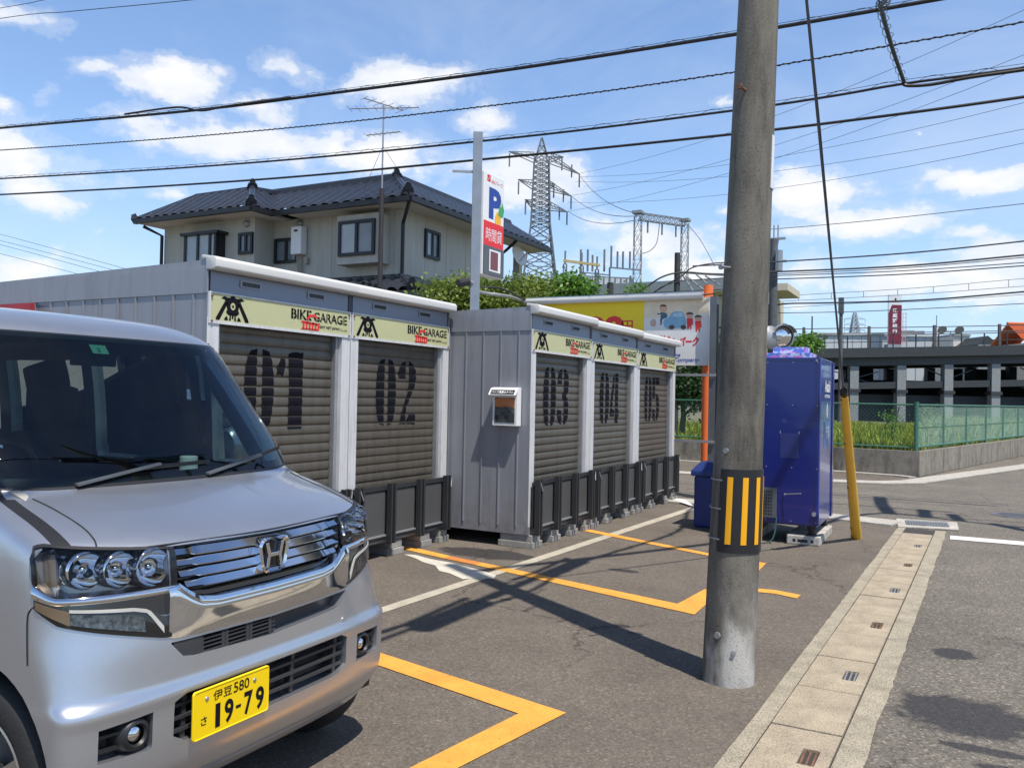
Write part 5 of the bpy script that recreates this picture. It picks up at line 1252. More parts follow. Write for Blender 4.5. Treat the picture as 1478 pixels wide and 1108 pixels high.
while s < S1-3:
    MB().bar(vp(s+.4, .5, 2.55), vp(s+3.1, .5, VZ(s)-1.2), .06).build('brace', VIA, t); MB().bar(vp(s+.4, .6, VZ(s)-1.2), vp(s+3.1, .6, 2.55), .06).build('brace', VIA, t); s += 5.7
b = MB(); vbar(b, S0, S1, .3, 8.9, -2.35, -1.95); b.obox(vp(S0, 1.2, 0), vd*(S1-S0), vn*.1, (0, 0, 2.0)); b.build('lower_walkway', VIA, t)
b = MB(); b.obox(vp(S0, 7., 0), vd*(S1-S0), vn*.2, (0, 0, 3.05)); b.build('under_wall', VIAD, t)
b = MB()
random.seed(44); s = S0
while s < S1:
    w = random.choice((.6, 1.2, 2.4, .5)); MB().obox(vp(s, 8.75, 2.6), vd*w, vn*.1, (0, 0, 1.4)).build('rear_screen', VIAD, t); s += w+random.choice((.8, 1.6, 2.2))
b = MB(); s = S0
while s < S1: b.obox(vp(s, -.06, VZ(s)+.12), vd*.06, vn*.06, (0, 0, .78)); s += 1.37
for z in (.45, .86): vbar(b, S0, S1, -.06, -.02, z, z+.045)
b.build('railing', VIA, t)
b = MB(); s = S0+.6
while s < S1: b.obox(vp(s, .3, VZ(s)), vd*.14, vn*.14, (0, 0, 1.45)); s += 3.95
for z in (1.32, 1.0): vbar(b, S0, S1, .33, .37, z, z+.05)
b.build('tall_railing', mat('railing_rust_grey', (.11, .09, .09), .7), t)

# ================================================================== FAR SKYLINE
def farbox(name, label, cat, x0, x1, ytop, D, m, depth=6., base=0, group=None):
    a, c = DP(x0, ytop, D), DP(x1, ytop, D); t = thing(name, label, cat, (a.x, a.y, base), group)
    d = Vector((c.x-a.x, c.y-a.y, 0)); n = Vector((-d.y, d.x, 0)).normalized(); MB().obox((a.x, a.y, base), d, n*depth, (0, 0, max(a.z, c.z)-base)).build('wall', m, t)
    return t, a, d, n
t, a, d, n = farbox('warehouse', 'long pale grey warehouse behind the viaduct railing', 'warehouse', 1178, 1374, 483, 92, PALE, 12)
dn_ = d.normalized(); b = MB()
for k in range(14): b.obox(a+dn_*(k+1)*d.length/15-n*.05+Vector((0, 0, -a.z)), dn_*.08, n*.05, (0, 0, a.z-.05))
b.build('panel_joint', mat('far_joint', (.30, .33, .36), .8), t)
b = MB(); b.obox(a-n*.2+Vector((0, 0, .02)), d, n*12.3, (0, 0, .25)); b.build('roof_edge', mat('far_edge', (.5, .53, .55), .7), t)
b = MB(); q = DP(1300, 483, 92); b.box((q.x-.9, q.y+1, q.z), (q.x+1.3, q.y+3, q.z+.55)); q = DP(1322, 483, 92); b.box((q.x-.5, q.y+1, q.z-.2), (q.x+.8, q.y+3, q.z+.5)); b.build('roof_unit', GALV, t)
t, a, d, n = farbox('low_building', 'pale low building with a grey slab behind the right part of the viaduct railing', 'building', 1376, 1400, 485, 88, mat('far_cream', (.62, .60, .54), .8), 8)
b = MB(); b.obox(a-n*.15+Vector((0, 0, .01)), d, n*8.2, (0, 0, .2)); b.build('roof_slab', ROOFG, t)
t, a, d, n = farbox('grey_house', 'small dark gabled house at the right behind the railing', 'house', 1412, 1440, 497, 84, mat('far_grey', (.20, .22, .24), .8), 6)
b = MB(); up_ = Vector((0, 0, .9)); b.poly([a-d*.1, a+d*.5+up_, a+d*1.1], n*6.3); b.build('roof', VIA, t)
# orange roofed house
a, c = DP(1480, 494, 70), DP(1520, 494, 70); t = thing('orange_roofed_house', 'house with an orange tiled roof at the right edge of the photo', 'house', (a.x, a.y, 0))
d = Vector((c.x-a.x, c.y-a.y, 0)); n = Vector((-d.y, d.x, 0)).normalized(); MB().obox((a.x, a.y, 0)+d*.05 if 0 else Vector((a.x+.3, a.y+.3, 0)), d, n*6, (0, 0, a.z)).build('wall', mat('far_pink', (.55, .45, .38), .8), t)
rows = []
for k in range(41):
    f = k/40; w = .06*math.cos(k*math.pi); e = a+d*f*1.1; rows.append([e+Vector((0, 0, w)), e+n*2.6+Vector((0, 0, 1.75+w))])
b = MB(); b.grid(rows); b.grid([[r_[1], r_[1]+n*2.6-Vector((0, 0, 1.75))] for r_ in rows]); b.build('roof', RTILE, t)
b = MB(); b.tube([a+n*2.6+Vector((0, 0, 1.8)), a+d*1.1+n*2.6+Vector((0, 0, 1.8))], .15, 8); b.build('ridge', RTILE, t)
# bank sign
D = 90; a = DP(1282, 483, D); tp = DP(1283, 425, D); a2 = DP(1301, 483, D)
t = thing('tower_sign', 'tall white topped maroon sign with white characters above the far warehouse', 'tower sign', (a.x, a.y, 0))
d = Vector((a2.x-a.x, a2.y-a.y, 0)); n = Vector((-d.y, d.x, 0)).normalized(); Wd = d.length; Hh = tp.z-a.z; z0 = a.z-1
MB().obox((a.x, a.y, z0), d, n*.2, (0, 0, Hh+1)).build('sign_cabinet', mat('sign_white_grey', (.66, .68, .70), .5, var=.02), t)
eu = d.normalized(); ex_ = eu
flatpoly('maroon_face', [[(.0, 0), (Wd, 0), (Wd, Hh+1-.85*1.3), (Wd*.25, Hh+1-.85*1.3), (0, Hh+1-1.75*1.15)]], MAROON, (a.x, a.y, z0), eu, (0, 0, 1), .01, t)
for k, ch in enumerate('武蔵野銀行'):
    text('lettering', ch, WHITEP, Vector((a.x, a.y, 0))+eu*Wd*.30+Vector((0, 0, z0+Hh+1-1.95-k*.56)), eu, (0, 0, 1), w=Wd*.38, h=.47, parent=t, depth=.03, bold=.02)
flatpoly('sign_emblem', [[(.5*Wd, .22), (.62*Wd, .36), (.52*Wd, .52), (.44*Wd, .36)], [(.34*Wd, .05), (.50*Wd, .12), (.40*Wd, .22)], [(.56*Wd, .18), (.66*Wd, .05), (.72*Wd, .14)]], BLACKP, (a.x, a.y, z0+Hh+1-.85), eu, (0, 0, 1), .02, t)
b = MB(); q = Vector((a2.x, a2.y, 0))+eu*.28+n*.3
for dx in (0, .35): b.bar(q+eu*dx+Vector((0, 0, z0)), q+eu*dx+Vector((0, 0, z0+Hh*.8)), .06)
for k in range(9): b.bar(q+Vector((0, 0, z0+.4+k*.42)), q+eu*.35+Vector((0, 0, z0+.4+k*.42)), .05)
b.build('ladder', mat('pale_red_steel', (.6, .35, .32), .6), t)
b = MB(); b.obox((a.x, a.y, 0), d, n*1., (0, 0, z0-.01)); b.build('sign_leg', GALV, t)
# floodlights and aerial
t = thing('floodlight_mast', 'thin mast with two floodlights above the far low building', 'floodlight', tuple(DP(1372, 478, 75))[:2]+(0,)); q = DP(1372, 478, 75)
b = MB(); b.cyl((q.x, q.y, 0), (q.x, q.y, q.z), .05, n=8); b.bar(q-eu*.9, q+eu*.9, .07); b.build('mast', GALV, t)
for s in (-.8, .75): b = MB(); b.lathe([(0, -.2), (.3, -.12), (.42, .1), (.0, .12)], q+eu*s+Vector((0, 0, .15)), (.3, -.6, -.5), 12); b.build('lamp_head', GALV, t, smooth=50)
t = thing('thin_mast', 'very thin far aerial mast left of the floodlights', 'aerial', tuple(DP(1352, 455, 80))[:2]+(0,)); q = DP(1352, 455, 80)
MB().cyl((q.x, q.y, 0), q, .05, n=6).build('mast', GALV, t)

# ================================================================== PYLONS
def lattice(b, p0, p1, w0, w1, n, r, ex=Vector((1, 0, 0)), ey=Vector((0, 1, 0))):
    p0, p1 = Vector(p0), Vector(p1); cs = []
    for k in range(n+1):
        f = k/n; c = p0.lerp(p1, f); w = w0+(w1-w0)*f; cs.append([c+ex*sx_*w/2+ey*sy_*w/2 for sx_, sy_ in ((-1, -1), (1, -1), (1, 1), (-1, 1))])
    for k in range(n):
        for i in range(4):
            j = (i+1) % 4; b.bar(cs[k][i], cs[k+1][i], r*1.5); b.bar(cs[k][i], cs[k+1][j], r); b.bar(cs[k][j], cs[k+1][i], r)
            b.bar(cs[k+1][i], cs[k+1][j], r*.8)
D = 110.; pb = DP(777, 470, D); 
t = thing('lattice_pylon', 'tall grey lattice pylon with three tiers of arms behind the house', 'pylon', (pb.x, pb.y, 0))
A = Vector((pb.x, pb.y, 0)); ex_ = r0.copy(); ey_ = Vector((-r0.y, r0.x, 0)); ez = Vector((0, 0, 1))
zz_ = lambda y: DP(780, y, D).z
cx_ = lambda x, y: A+ex_*((x-779-(470-y)*.02*.0)/1200*D)+ez*zz_(y)
pt = lambda x, y: Vector((A.x, A.y, 0))+ex_*((x-(777+(470-y)*.022))*D/1200)+ez*zz_(y)
tx = lambda y: 777+(470-y)*.022
b = MB(); lattice(b, A+ez*-.0, A+ez*zz_(400), 7.5, 4.2, 5, .13, ex_, ey_); lattice(b, A+ez*zz_(400), A+ez*zz_(325), 4.2, 2.5, 4, .12, ex_, ey_); b.build('lower_tower', PYL, t)
b = MB(); lattice(b, A+ez*zz_(325), A+ez*zz_(228), 2.5, 1.9, 12, .10, ex_, ey_); lattice(b, A+ez*zz_(228), A+ez*zz_(198), 1.6, .15, 3, .07, ex_, ey_); b.build('upper_tower', PYL, t)
for (ya__, xl, xr, yr_) in ((222, 735, 838, 250), (262, 748, 826, 282), (291, 758, 820, 305)):
    b = MB()
    for x, yy, w in ((xl, ya__-3, 1.), (xr, yr_, 1.), (xr-24, ya__+3, .8)):
        tip = pt(x, yy); s = -1 if x < 780 else 1
        for e in (-1, 1):
            base_ = A+ex_*s*.95+ey_*e*.9+ez*zz_(ya__); b.bar(base_, tip, .10); b.bar(base_+ez*-.9, tip, .10)
        for k in range(1, 6):
            f = k/6; p_, q_ = (A+ex_*s*.95+ey_*.9+ez*zz_(ya__)).lerp(tip, f), (A+ex_*s*.95-ey_*.9+ez*(zz_(ya__)-.9)).lerp(tip, min(1, f+.12)); b.bar(p_, q_, .06); b.bar((A+ex_*s*.95-ey_*.9+ez*zz_(ya__)).lerp(tip, f), p_, .05)
    b.build('cross_arm', PYL, t)
    b = MB()
    for x, yy in ((xl+1, ya__), (xr-1, yr_), (xr-12, (ya__+yr_)/2), (xr-26, ya__+4)):
        q = pt(x, yy); MB().cyl(q, q-ez*1.7, .10, n=6).build('insulator', PYL, t)
# little far pylon
pb2 = DP(1233, 520, 330); A2 = Vector((pb2.x, pb2.y, 0)); t = thing('far_lattice_pylon', 'small hazy lattice pylon far behind the guy wire', 'pylon', tuple(A2))
z1, z2 = DP(1233, 480, 330).z, DP(1233, 451, 330).z; PH = mat('hazy_pylon_steel', (.36, .42, .48), .7)
b = MB(); lattice(b, A2+ez*8, A2+ez*z1, 6, 3, 4, .30, ex_, ey_); lattice(b, A2+ez*z1, A2+ez*z2, 3, .8, 5, .25, ex_, ey_)
for z in (z1+1, z1+3.2, z1+5.4): b.bar(A2+ex_*-4.2+ez*z, A2+ex_*4.2+ez*z, .3); b.bar(A2+ex_*-4.2+ez*z, A2+ez*(z+1.1), .2); b.bar(A2+ex_*4.2+ez*z, A2+ez*(z+1.1), .2); b.bar(A2+ex_*-4.1+ez*z, A2+ex_*-4.1+ez*(z-1.6), .2); b.bar(A2+ex_*4.1+ez*z, A2+ex_*4.1+ez*(z-1.6), .2)
b.build('tower', PH, t)
# portal gantry
D = 66.; g0, g1 = DP(919, 420, D), DP(987, 420, D+4); t = thing('portal_gantry', 'white lattice portal gantry between the pylon and the foreground pole', 'gantry', (g0.x, g0.y, 0)); WG = mat('pale_gantry_steel', (.27, .29, .30), .5, .3)
za, zb_ = DP(919, 312, D).z, DP(987, 323, D+4).z
b = MB(); lattice(b, (g0.x, g0.y, 0), (g0.x, g0.y, za), .62, .55, 14, .03, ex_, ey_); b.build('leg', WG, t)
b = MB(); lattice(b, (g1.x, g1.y, 0), (g1.x, g1.y, zb_), .62, .55, 14, .03, ex_, ey_); b.build('leg', WG, t)
b = MB(); lattice(b, (g0.x, g0.y, za), (g1.x, g1.y, zb_+.1), .55, .55, 9, .035, ez, ey_); b.box((g0.x-.4, g0.y-.4, za+.2), (g0.x+.4, g0.y+.4, za+.42)); b.box((g1.x-.4, g1.y-.4, zb_+.2), (g1.x+.4, g1.y+.4, zb_+.42)); b.build('beam', WG, t)
b = MB(); 
for f in (.2, .5, .8):
    q = Vector(g0).lerp(Vector(g1), f); q.z = za+(zb_-za)*f-.3; MB().cyl(q, q-ez*.9, .07, n=6).build('insulator', PYL, t)
# substation racks
D = 75.; t = thing('substation_rack', 'low rack of insulators and bus bars left of the portal gantry', 'substation', tuple(DP(870, 420, D))[:2]+(0,)); OG = mat('ochre_steel', (.45, .36, .16), .6)
b = MB()
for x, y0 in ((816, 362), (840, 365), (862, 370)):
    q = DP(x, y0, D); q2_ = DP(x, 420, D); lattice(b, (q.x, q.y, 0), (q.x, q.y, q.z-1.2), .35, .3, 14, .04, ex_, ey_); b.cyl((q.x, q.y, q.z-1.2), q, .08, n=6)
b.build('post', PYL, t)
b = MB(); b.bar(DP(813, 376, D), DP(866, 383, D), .22); b.build('top_beam', OG, t)
b = MB()
for x in (838, 848, 855, 872, 882, 891, 899, 909, 925):
    q = DP(x, 392-(x > 880)*5, D); b.cyl(q, q+ez*(1.5 if x % 2 else 2.), .09, n=6)
b.bar(DP(838, 393, D), DP(880, 397, D), .10); b.bar(DP(880, 386, D), DP(925, 390, D), .12); b.bar(DP(838, 393, D), DP(838, 425, D), .14); b.bar(DP(860, 393, D), DP(860, 425, D), .12); b.bar(DP(880, 386, D), DP(880, 425, D), .12); b.bar(DP(910, 398, D), DP(910, 425, D), .14); b.bar(DP(838, 398, D), DP(912, 402, D), .09); b.bar(DP(838, 410, D), DP(870, 412, D), .08)
b.build('bus_rack', PYL, t)
t, a, d, n = farbox('switch_house', 'pale grey screened switchgear box behind the insulator rack', 'building', 846, 912, 400, 82, mat('far_mesh_grey', (.46, .50, .54), .7), 5)
b = MB()
for k in range(9): b.obox(a+d*(k/8.)-n*.06+Vector((0, 0, -a.z)), d.normalized()*.12, n*.05, (0, 0, a.z))
b.obox(a-n*.06+Vector((0, 0, -1.1)), d, n*.05, (0, 0, .12)); b.build('frame', PYL, t)

# ================================================================== OVERHEAD WIRES
def cable(name, pix, Y, r, label, m=CABLE, cat='cable', coilr=0., mess=False, dep=None):
    pts = [(PY(x, y, Y) if dep is None else DP(x, y, dep)) for x, y in pix]; pts = cat_spline(pts, 8)
    if not (coilr or mess):
        o = MB().tube(pts, r, 6).build(name, m, smooth=60); return tag(o, label, cat, GRP)
    t = thing(name, label, cat, tuple(pts[0]), GRP); MB().tube(pts, r, 8).build('sheath', m, t, smooth=60)
    up_ = [p+Vector((0, 0, coilr*1.1)) for p in pts]; MB().tube(up_, .004, 4).build('messenger_wire', m, t)
    if coilr: b = MB(); coil(b, [p+Vector((0, 0, coilr*.45)) for p in pts], coilr*.8, .62, .0038, 8); b.build('coil_wire', m, t)
    return t
GRP = None
A_ = [(-420, 222), (-100, 196), (0, 185), (275, 160), (500, 132), (740, 100), (1060, 50), (1350, 0), (1500, -28), (1800, -90)]
cable('overhead_cable', A_, 11.6, .028, 'topmost of the four thick dark cables crossing the photo, with loose lashing wire', coilr=.045)
tag(MB().tube(cat_spline([PY(x, y-3, 11.56) for x, y in ((180, 168), (255, 158), (290, 163), (330, 156), (420, 144))], 6), .02, 6).build('cable_splice', CABLE), 'short doubled splice on the topmost crossing cable near the left', 'cable')
B_ = [(-420, 242), (0, 217), (350, 191), (740, 149), (1056, 105), (1250, 72), (1478, 32), (1800, -30)]
t = cable('overhead_cable', B_, 12.45, .010, 'twisted thinner cable, second of the four crossing above the house', mess=True)
pts = cat_spline([PY(x, y, 12.45) for x, y in B_], 8); b = MB(); coil(b, pts, .012, .14, .008, 6); b.build('twisted_strand', CABLE, t)
C_ = [(-420, 280), (0, 258), (350, 236), (740, 199), (1056, 160), (1200, 139), (1305, 121), (1478, 98), (1800, 50)]
cable('overhead_cable', C_, 12.96, .020, 'third crossing cable, wrapped in loose wire loops and joined by the dropping cable', coilr=.05)
D_ = [(-420, 300), (0, 281), (350, 261), (740, 226), (1056, 194), (1250, 171), (1478, 140), (1800, 90)]
cable('overhead_cable', D_, 13.3, .022, 'smooth black cable, lowest of the four crossing above the house')
tag(MB().tube(cat_spline([PY(x, y, 12.94) for x, y in ((1303, 121), (1312, 124), (1345, 122), (1400, 112), (1478, 101), (1800, 55))], 6), .024, 6).build('overhead_cable', CABLE), 'doubled black cable running right from the bend of the dropping cable', 'cable')
cable('overhead_wire', [(-300, 75), (0, 27), (100, 17), (278, 0), (420, -18)], 9., .006, 'thin wire crossing the top left corner, lower of two')
cable('overhead_wire', [(-300, 60), (0, 12), (65, 0), (200, -24)], 8.6, .005, 'thin wire in the very top left corner, upper of two')
GRP = 'thin wires sinking behind the first garage roof'
for k, (y0, x1, y1) in enumerate(((338, 182, 388), (347, 165, 390), (353, 145, 392), (366, 115, 396))):
    cable('service_wire', [(-200, y0-50), (0, y0), (x1, y1), (x1+200, y1+52)], 30., .013, 'thin grey wire sloping down behind the first garage roof at the far left', WIRE)
GRP = 'transmission conductors leaving the big pylon'
for k, ((x0, y0), (x1, y1)) in enumerate((((838, 250), (1431, 0)), ((826, 282), (1478, 43)), ((820, 305), (1478, 60)), ((838, 255), (1478, 112)), ((820, 292), (1478, 170)), ((830, 262), (1478, 150)))):
    a_, c_ = DP(x0, y0, 110), DP(x1, y1, 60); c_ = a_+(c_-a_)*1.35; pts = [a_.lerp(c_, f/16)-Vector((0, 0, 2.4*4*f/16*(1-f/16))) for f in range(17)]
    tag(MB().tube(pts, .020, 5).build('power_line', WIRE), 'long thin conductor sweeping from the lattice pylon to the upper right', 'power line', GRP)
GRP = 'slack spans between the pylon and the gantry'
for (x0, y0, x1, y1) in ((838, 255, 918, 308), (826, 284, 920, 312), (820, 305, 917, 318)):
    a_, c_ = DP(x0, y0, 110), DP(x1, y1, 66); pts = [a_.lerp(c_, f/8)-Vector((0, 0, .8*4*f/8*(1-f/8))) for f in range(9)]
    tag(MB().tube(pts, .032, 5).build('power_line', WIRE), 'short slack conductor between the lattice pylon and the portal gantry', 'power line', GRP)
tag(MB().tube(cat_spline([DP(x, y, 66) for x, y in ((952, 322), (948, 350), (938, 362), (927, 366))], 5), .03, 5).build('jumper_wire', WIRE), 'drooping loop of wire under the portal gantry beam', 'wire')
tag(MB().tube(cat_spline([DP(x, y, 66) for x, y in ((988, 320), (1010, 345), (1032, 385))], 5), .025, 5).build('jumper_wire', WIRE), 'thin stay falling to the right from the portal gantry', 'wire')
GRP = None
R_ = [([(1100, 332), (1250, 319), (1478, 294), (1700, 270)], 45, .018, 'single pale thin wire below the right hand clouds'),
      ([(1000, 384), (1100, 379), (1300, 366), (1478, 348), (1700, 322)], 33, .028, 'highest dark wire of the lower right bundle leaving the far dark pole'),
      ([(1100, 393), (1300, 384), (1478, 368), (1700, 346)], 33, .034, 'thick wire second from the top of the lower right bundle'),
      ([(1110, 396), (1300, 387), (1478, 371.5), (1700, 350)], 32.6, .016, 'thin companion wire right under the thick bundle wire'),
      ([(1115, 398), (1300, 391), (1478, 379), (1700, 362)], 33, .018, 'thin wire third from the top of the lower right bundle'),
      ([(1115, 403), (1300, 396), (1478, 383.5), (1700, 368)], 33, .022, 'lowest of the closely spaced wires right of the far dark pole'),
      ([(1115, 441), (1140, 438), (1200, 437), (1330, 433), (1478, 421), (1700, 402)], 38, .036, 'dark rail contact wire passing in front of the maroon sign'),
      ([(1100, 452), (1250, 449), (1478, 438), (1700, 425)], 40, .018, 'thin wire under the dark contact wire crossing the maroon sign'),
      ([(1100, 446), (1150, 443), (1250, 437), (1330, 435), (1478, 425)], 44, .012, 'faint wire just beside the dark contact wire')]
for pts, Y, r, lb in R_: cable('far_wire', pts, Y, r, lb, mat('far_wire_grey', (.05, .055, .065), .6))
t = thing('catenary', 'railway overhead line of two thin wires joined by short droppers above the viaduct', 'overhead line', tuple(DP(1110, 428, 50)))
ca_ = [DP(x, y, 50) for x, y in ((1090, 429), (1200, 423), (1330, 415), (1478, 402), (1700, 385))]; cb_ = [DP(x, y, 50) for x, y in ((1090, 437), (1200, 431), (1330, 424), (1478, 413), (1700, 398))]
b = MB(); pa_ = cat_spline(ca_, 8); pb_ = cat_spline(cb_, 8); b.tube(pa_, .018, 5); b.tube(pb_, .018, 5); b.build('wire', WIRE, t)
b = MB()
for k in range(2, len(pa_), 3): b.cyl(pa_[k], pb_[k], .015, n=4)
b.build('dropper', WIRE, t)
cable('overhead_wire', [(1056, 379), (1030, 380), (1000, 386), (984, 398), (960, 412), (930, 430)], 24, .020, 'black wire bending down left from behind the foreground pole to the billboard', dep=23.5)
cable('overhead_wire', [(1056, 396), (1020, 395), (985, 393), (955, 400), (925, 420), (905, 432)], 24, .026, 'thick black wire sagging left past the dark wooden pole', dep=23.8)
cable('overhead_wire', [(1056, 400), (1030, 402), (1000, 404), (985, 405), (955, 414), (940, 428)], 24, .014, 'thin wire lowest at the dark wooden pole', dep=23.2)
# ================================================================== SILVER CAR
# rows: height, front x at the centre line, half width, corner depth
TT = [(.20,-2.225,.70,.11),(.25,-2.175,.718,.11),(.29,-2.143,.730,.11),(.34,-2.115,.738,.115),(.42,-2.107,.741,.12),(.52,-2.104,.742,.125),(.565,-2.098,.742,.13),(.60,-2.110,.740,.16),(.70,-2.112,.739,.22),(.80,-2.12,.7375,.27),(.92,-2.13,.735,.29),(.985,-2.138,.731,.31),
 (1.01,-2.15,.728,.315),(1.03,-2.175,.725,.32),(1.055,-2.225,.72,.33),(1.085,-2.31,.712,.33),(1.11,-2.40,.705,.32),(1.13,-2.475,.70,.30),(1.148,-2.54,.694,.26),
 (1.165,-2.575,.688,.23),(1.20,-2.60,.683,.21),(1.25,-2.635,.681,.205),(1.35,-2.72,.675,.20),(1.5,-2.85,.66,.19),(1.62,-2.95,.642,.18),(1.69,-3.01,.628,.18),(1.72,-3.045,.618,.19),(1.75,-3.10,.60,.21),(1.78,-3.18,.575,.25),(1.80,-3.28,.54,.30),(1.815,-3.42,.48,.35),(1.828,-3.7,.36,.4)]
CY = 2.2; REAR = -5.50
def hermite(T_, z):
    if z <= T_[0][0]: return T_[0][1:]
    if z >= T_[-1][0]: return T_[-1][1:]
    for i in range(len(T_)-1):
        if z <= T_[i+1][0]: break
    out = []
    h = T_[i+1][0]-T_[i][0]; t = (z-T_[i][0])/h
    for k in (1, 2, 3):
        def sl(j):
            if j <= 0: return (T_[1][k]-T_[0][k])/(T_[1][0]-T_[0][0])
            if j >= len(T_)-1: return (T_[-1][k]-T_[-2][k])/(T_[-1][0]-T_[-2][0])
            a = (T_[j][k]-T_[j-1][k])/(T_[j][0]-T_[j-1][0]); b_ = (T_[j+1][k]-T_[j][k])/(T_[j+1][0]-T_[j][0])
            return 0 if a*b_ <= 0 else 2*a*b_/(a+b_)
        m0, m1 = sl(i)*h, sl(i+1)*h; p0, p1 = T_[i][k], T_[i+1][k]
        out.append((2*t**3-3*t*t+1)*p0+(t**3-2*t*t+t)*m0+(-2*t**3+3*t*t)*p1+(t**3-t*t)*m1)
    return tuple(out)
NE = 3.0; _cc = {}
def ccurve(z):
    k = round(z, 4)
    if k in _cc: return _cc[k]
    F, W_, L = hermite(TT, z); pts = [(F, 0.)]
    for i in range(1, 61):
        f = i/60*math.pi/2; s = math.sin(f)**(2/NE); c = max(0, math.cos(f))**(2/NE); pts.append((F-L*(1-c), W_*s))
    pts.append((F-L-3.5, W_)); cum = [0]
    for a, c in zip(pts, pts[1:]): cum.append(cum[-1]+math.hypot(c[0]-a[0], c[1]-a[1]))
    _cc[k] = (pts, cum); return _cc[k]
def CS(s, z, off=0.):
    pts, cum = ccurve(z); a = abs(s); i = 0
    while i < len(cum)-2 and cum[i+1] < a: i += 1
    t = (a-cum[i])/(cum[i+1]-cum[i]); dx, dy = pts[i+1][0]-pts[i][0], pts[i+1][1]-pts[i][1]
    x = pts[i][0]+dx*t; y = pts[i][1]+dy*t; l = math.hypot(dx, dy); nx, ny = dy/l, -dx/l
    x += nx*off; y += ny*off
    return Vector((x, CY+(y if s >= 0 else -y), z))
def pw(tab, s):
    if s <= tab[0][0]: return tab[0][1]
    for a, c in zip(tab, tab[1:]):
        if s <= c[0]: return a[1]+(c[1]-a[1])*(s-a[0])/(c[0]-a[0])
    return tab[-1][1]
def strip(b, s0, s1, lo, hi, off=.004, th=.02, n=24, m=4, offf=None):
    """a patch of the car's skin between two height curves lo and hi, raised by off"""
    rows = []
    for j in range(m+1):
        row = []
        for i in range(n+1):
            s = s0+(s1-s0)*i/n; zl = pw(lo, abs(s)) if isinstance(lo, list) else lo; zh = pw(hi, abs(s)) if isinstance(hi, list) else hi
            o_ = off if offf is None else offf(i/n, j/m)
            row.append(CS(s, zl+(zh-zl)*j/m, o_))
        rows.append(row)
    b.grid(rows)
    if th:
        rim = rows[0]+[r_[-1] for r_ in rows[1:]]+rows[-1][::-1][1:]+[r_[0] for r_ in rows[::-1]][1:-1]
        back = []
        def bk(i, j):
            s = s0+(s1-s0)*i/n; zl = pw(lo, abs(s)) if isinstance(lo, list) else lo; zh = pw(hi, abs(s)) if isinstance(hi, list) else hi
            return CS(s, zl+(zh-zl)*j/m, off-th)
        back = [bk(i, 0) for i in range(n+1)]+[bk(n, j) for j in range(1, m+1)]+[bk(i, m) for i in range(n-1, -1, -1)]+[bk(0, j) for j in range(m-1, 0, -1)]
        b.grid([rim, back], close=True)
    return b
def volume(s0, s1, lo, hi, o0, o1, n=20, m=3):
    b = MB(); A_ = []; B_ = []
    for j in range(m+1):
        ra, rb = [], []
        for i in range(n+1):
            s = s0+(s1-s0)*i/n; zl = pw(lo, abs(s)) if isinstance(lo, list) else lo; zh = pw(hi, abs(s)) if isinstance(hi, list) else hi; z = zl+(zh-zl)*j/m
            ra.append(CS(s, z, o0)); rb.append(CS(s, z, o1))
        A_.append(ra); B_.append(rb)
    b.grid(A_); b.grid([r_[::-1] for r_ in B_])
    for j in (0, m): b.grid([A_[j], B_[j]])
    for i in (0, n): b.grid([[r_[i] for r_ in A_], [r_[i] for r_ in B_]])
    bm = bmesh.new(); me = bpy.data.meshes.new('cut'); me.from_pydata(b.v, [], b.f); bm.from_mesh(me); bmesh.ops.remove_doubles(bm, verts=bm.verts, dist=1e-5); bmesh.ops.recalc_face_normals(bm, faces=bm.faces); bm.to_mesh(me); bm.free()
    return me
def ring(z, inset=0., rear=REAR):
    """closed plan outline of the body at height z"""
    F, W_, L = hermite(TT, z); F -= inset; W_ -= inset; pts = []
    for i in range(0, 23):
        f = i/22*math.pi/2; pts.append((F-L*(1-max(0, math.cos(f))**(2/NE)), W_*math.sin(f)**(2/NE)))
    x0 = F-L; xr = rear+inset+max(0, (z-1.1)*.12)+(max(0, z-1.72))*2.5
    for k in range(1, 25): pts.append((x0+(xr+.2-x0)*k/24, W_))
    for k in range(1, 7): a = k/6*math.pi/2; pts.append((xr+.2*(1-math.sin(a)), W_-.2*(1-math.cos(a))))
    pts.append((xr, 0))
    full = [(x, CY+y, z) for x, y in pts]+[(x, CY-y, z) for x, y in pts[-2:0:-1]]
    return full
def solid(zl, inset=0., rear=REAR):
    vs = []; fs = []; n = 0
    rings = [ring(z, inset, rear) for z in zl]; n = len(rings[0]); vs = [p for r_ in rings for p in r_]
    for i in range(len(rings)-1):
        for k in range(n): a = i*n+k; c = i*n+(k+1) % n; fs.append((a, c, c+n, a+n))
    cz = Vector((sum(p[0] for p in rings[-1])/n, CY, zl[-1]+(.003 if not inset else 0)))
    c0_ = (cz.x, CY, zl[0]); vs += [c0_, tuple(cz)]; A, B = len(vs)-2, len(vs)-1
    for k in range(n): fs.append((A, (k+1) % n, k)); q = (len(rings)-1)*n; fs.append((B, q+k, q+(k+1) % n))
    me = bpy.data.meshes.new('solid'); me.from_pydata(vs, [], fs); bm = bmesh.new(); bm.from_mesh(me); bmesh.ops.recalc_face_normals(bm, faces=bm.faces); bm.to_mesh(me); bm.free(); return me
def frange(a, c, n): return [a+(c-a)*k/n for k in range(n+1)]
zl = frange(.20, .52, 14)+frange(.53, .62, 8)+frange(.64, .98, 14)+frange(.99, 1.16, 26)[0:]+frange(1.17, 1.66, 16)+frange(1.68, 1.828, 24)
body_o = bpy.data.objects.new('body', solid(zl)); COL.objects.link(body_o)
cutters = []
def cutter(me):
    o = bpy.data.objects.new('cutter', me); COL.objects.link(o); cutters.append(o)
    md = body_o.modifiers.new('b', 'BOOLEAN'); md.operation = 'DIFFERENCE'; md.solver = 'EXACT'; md.object = o
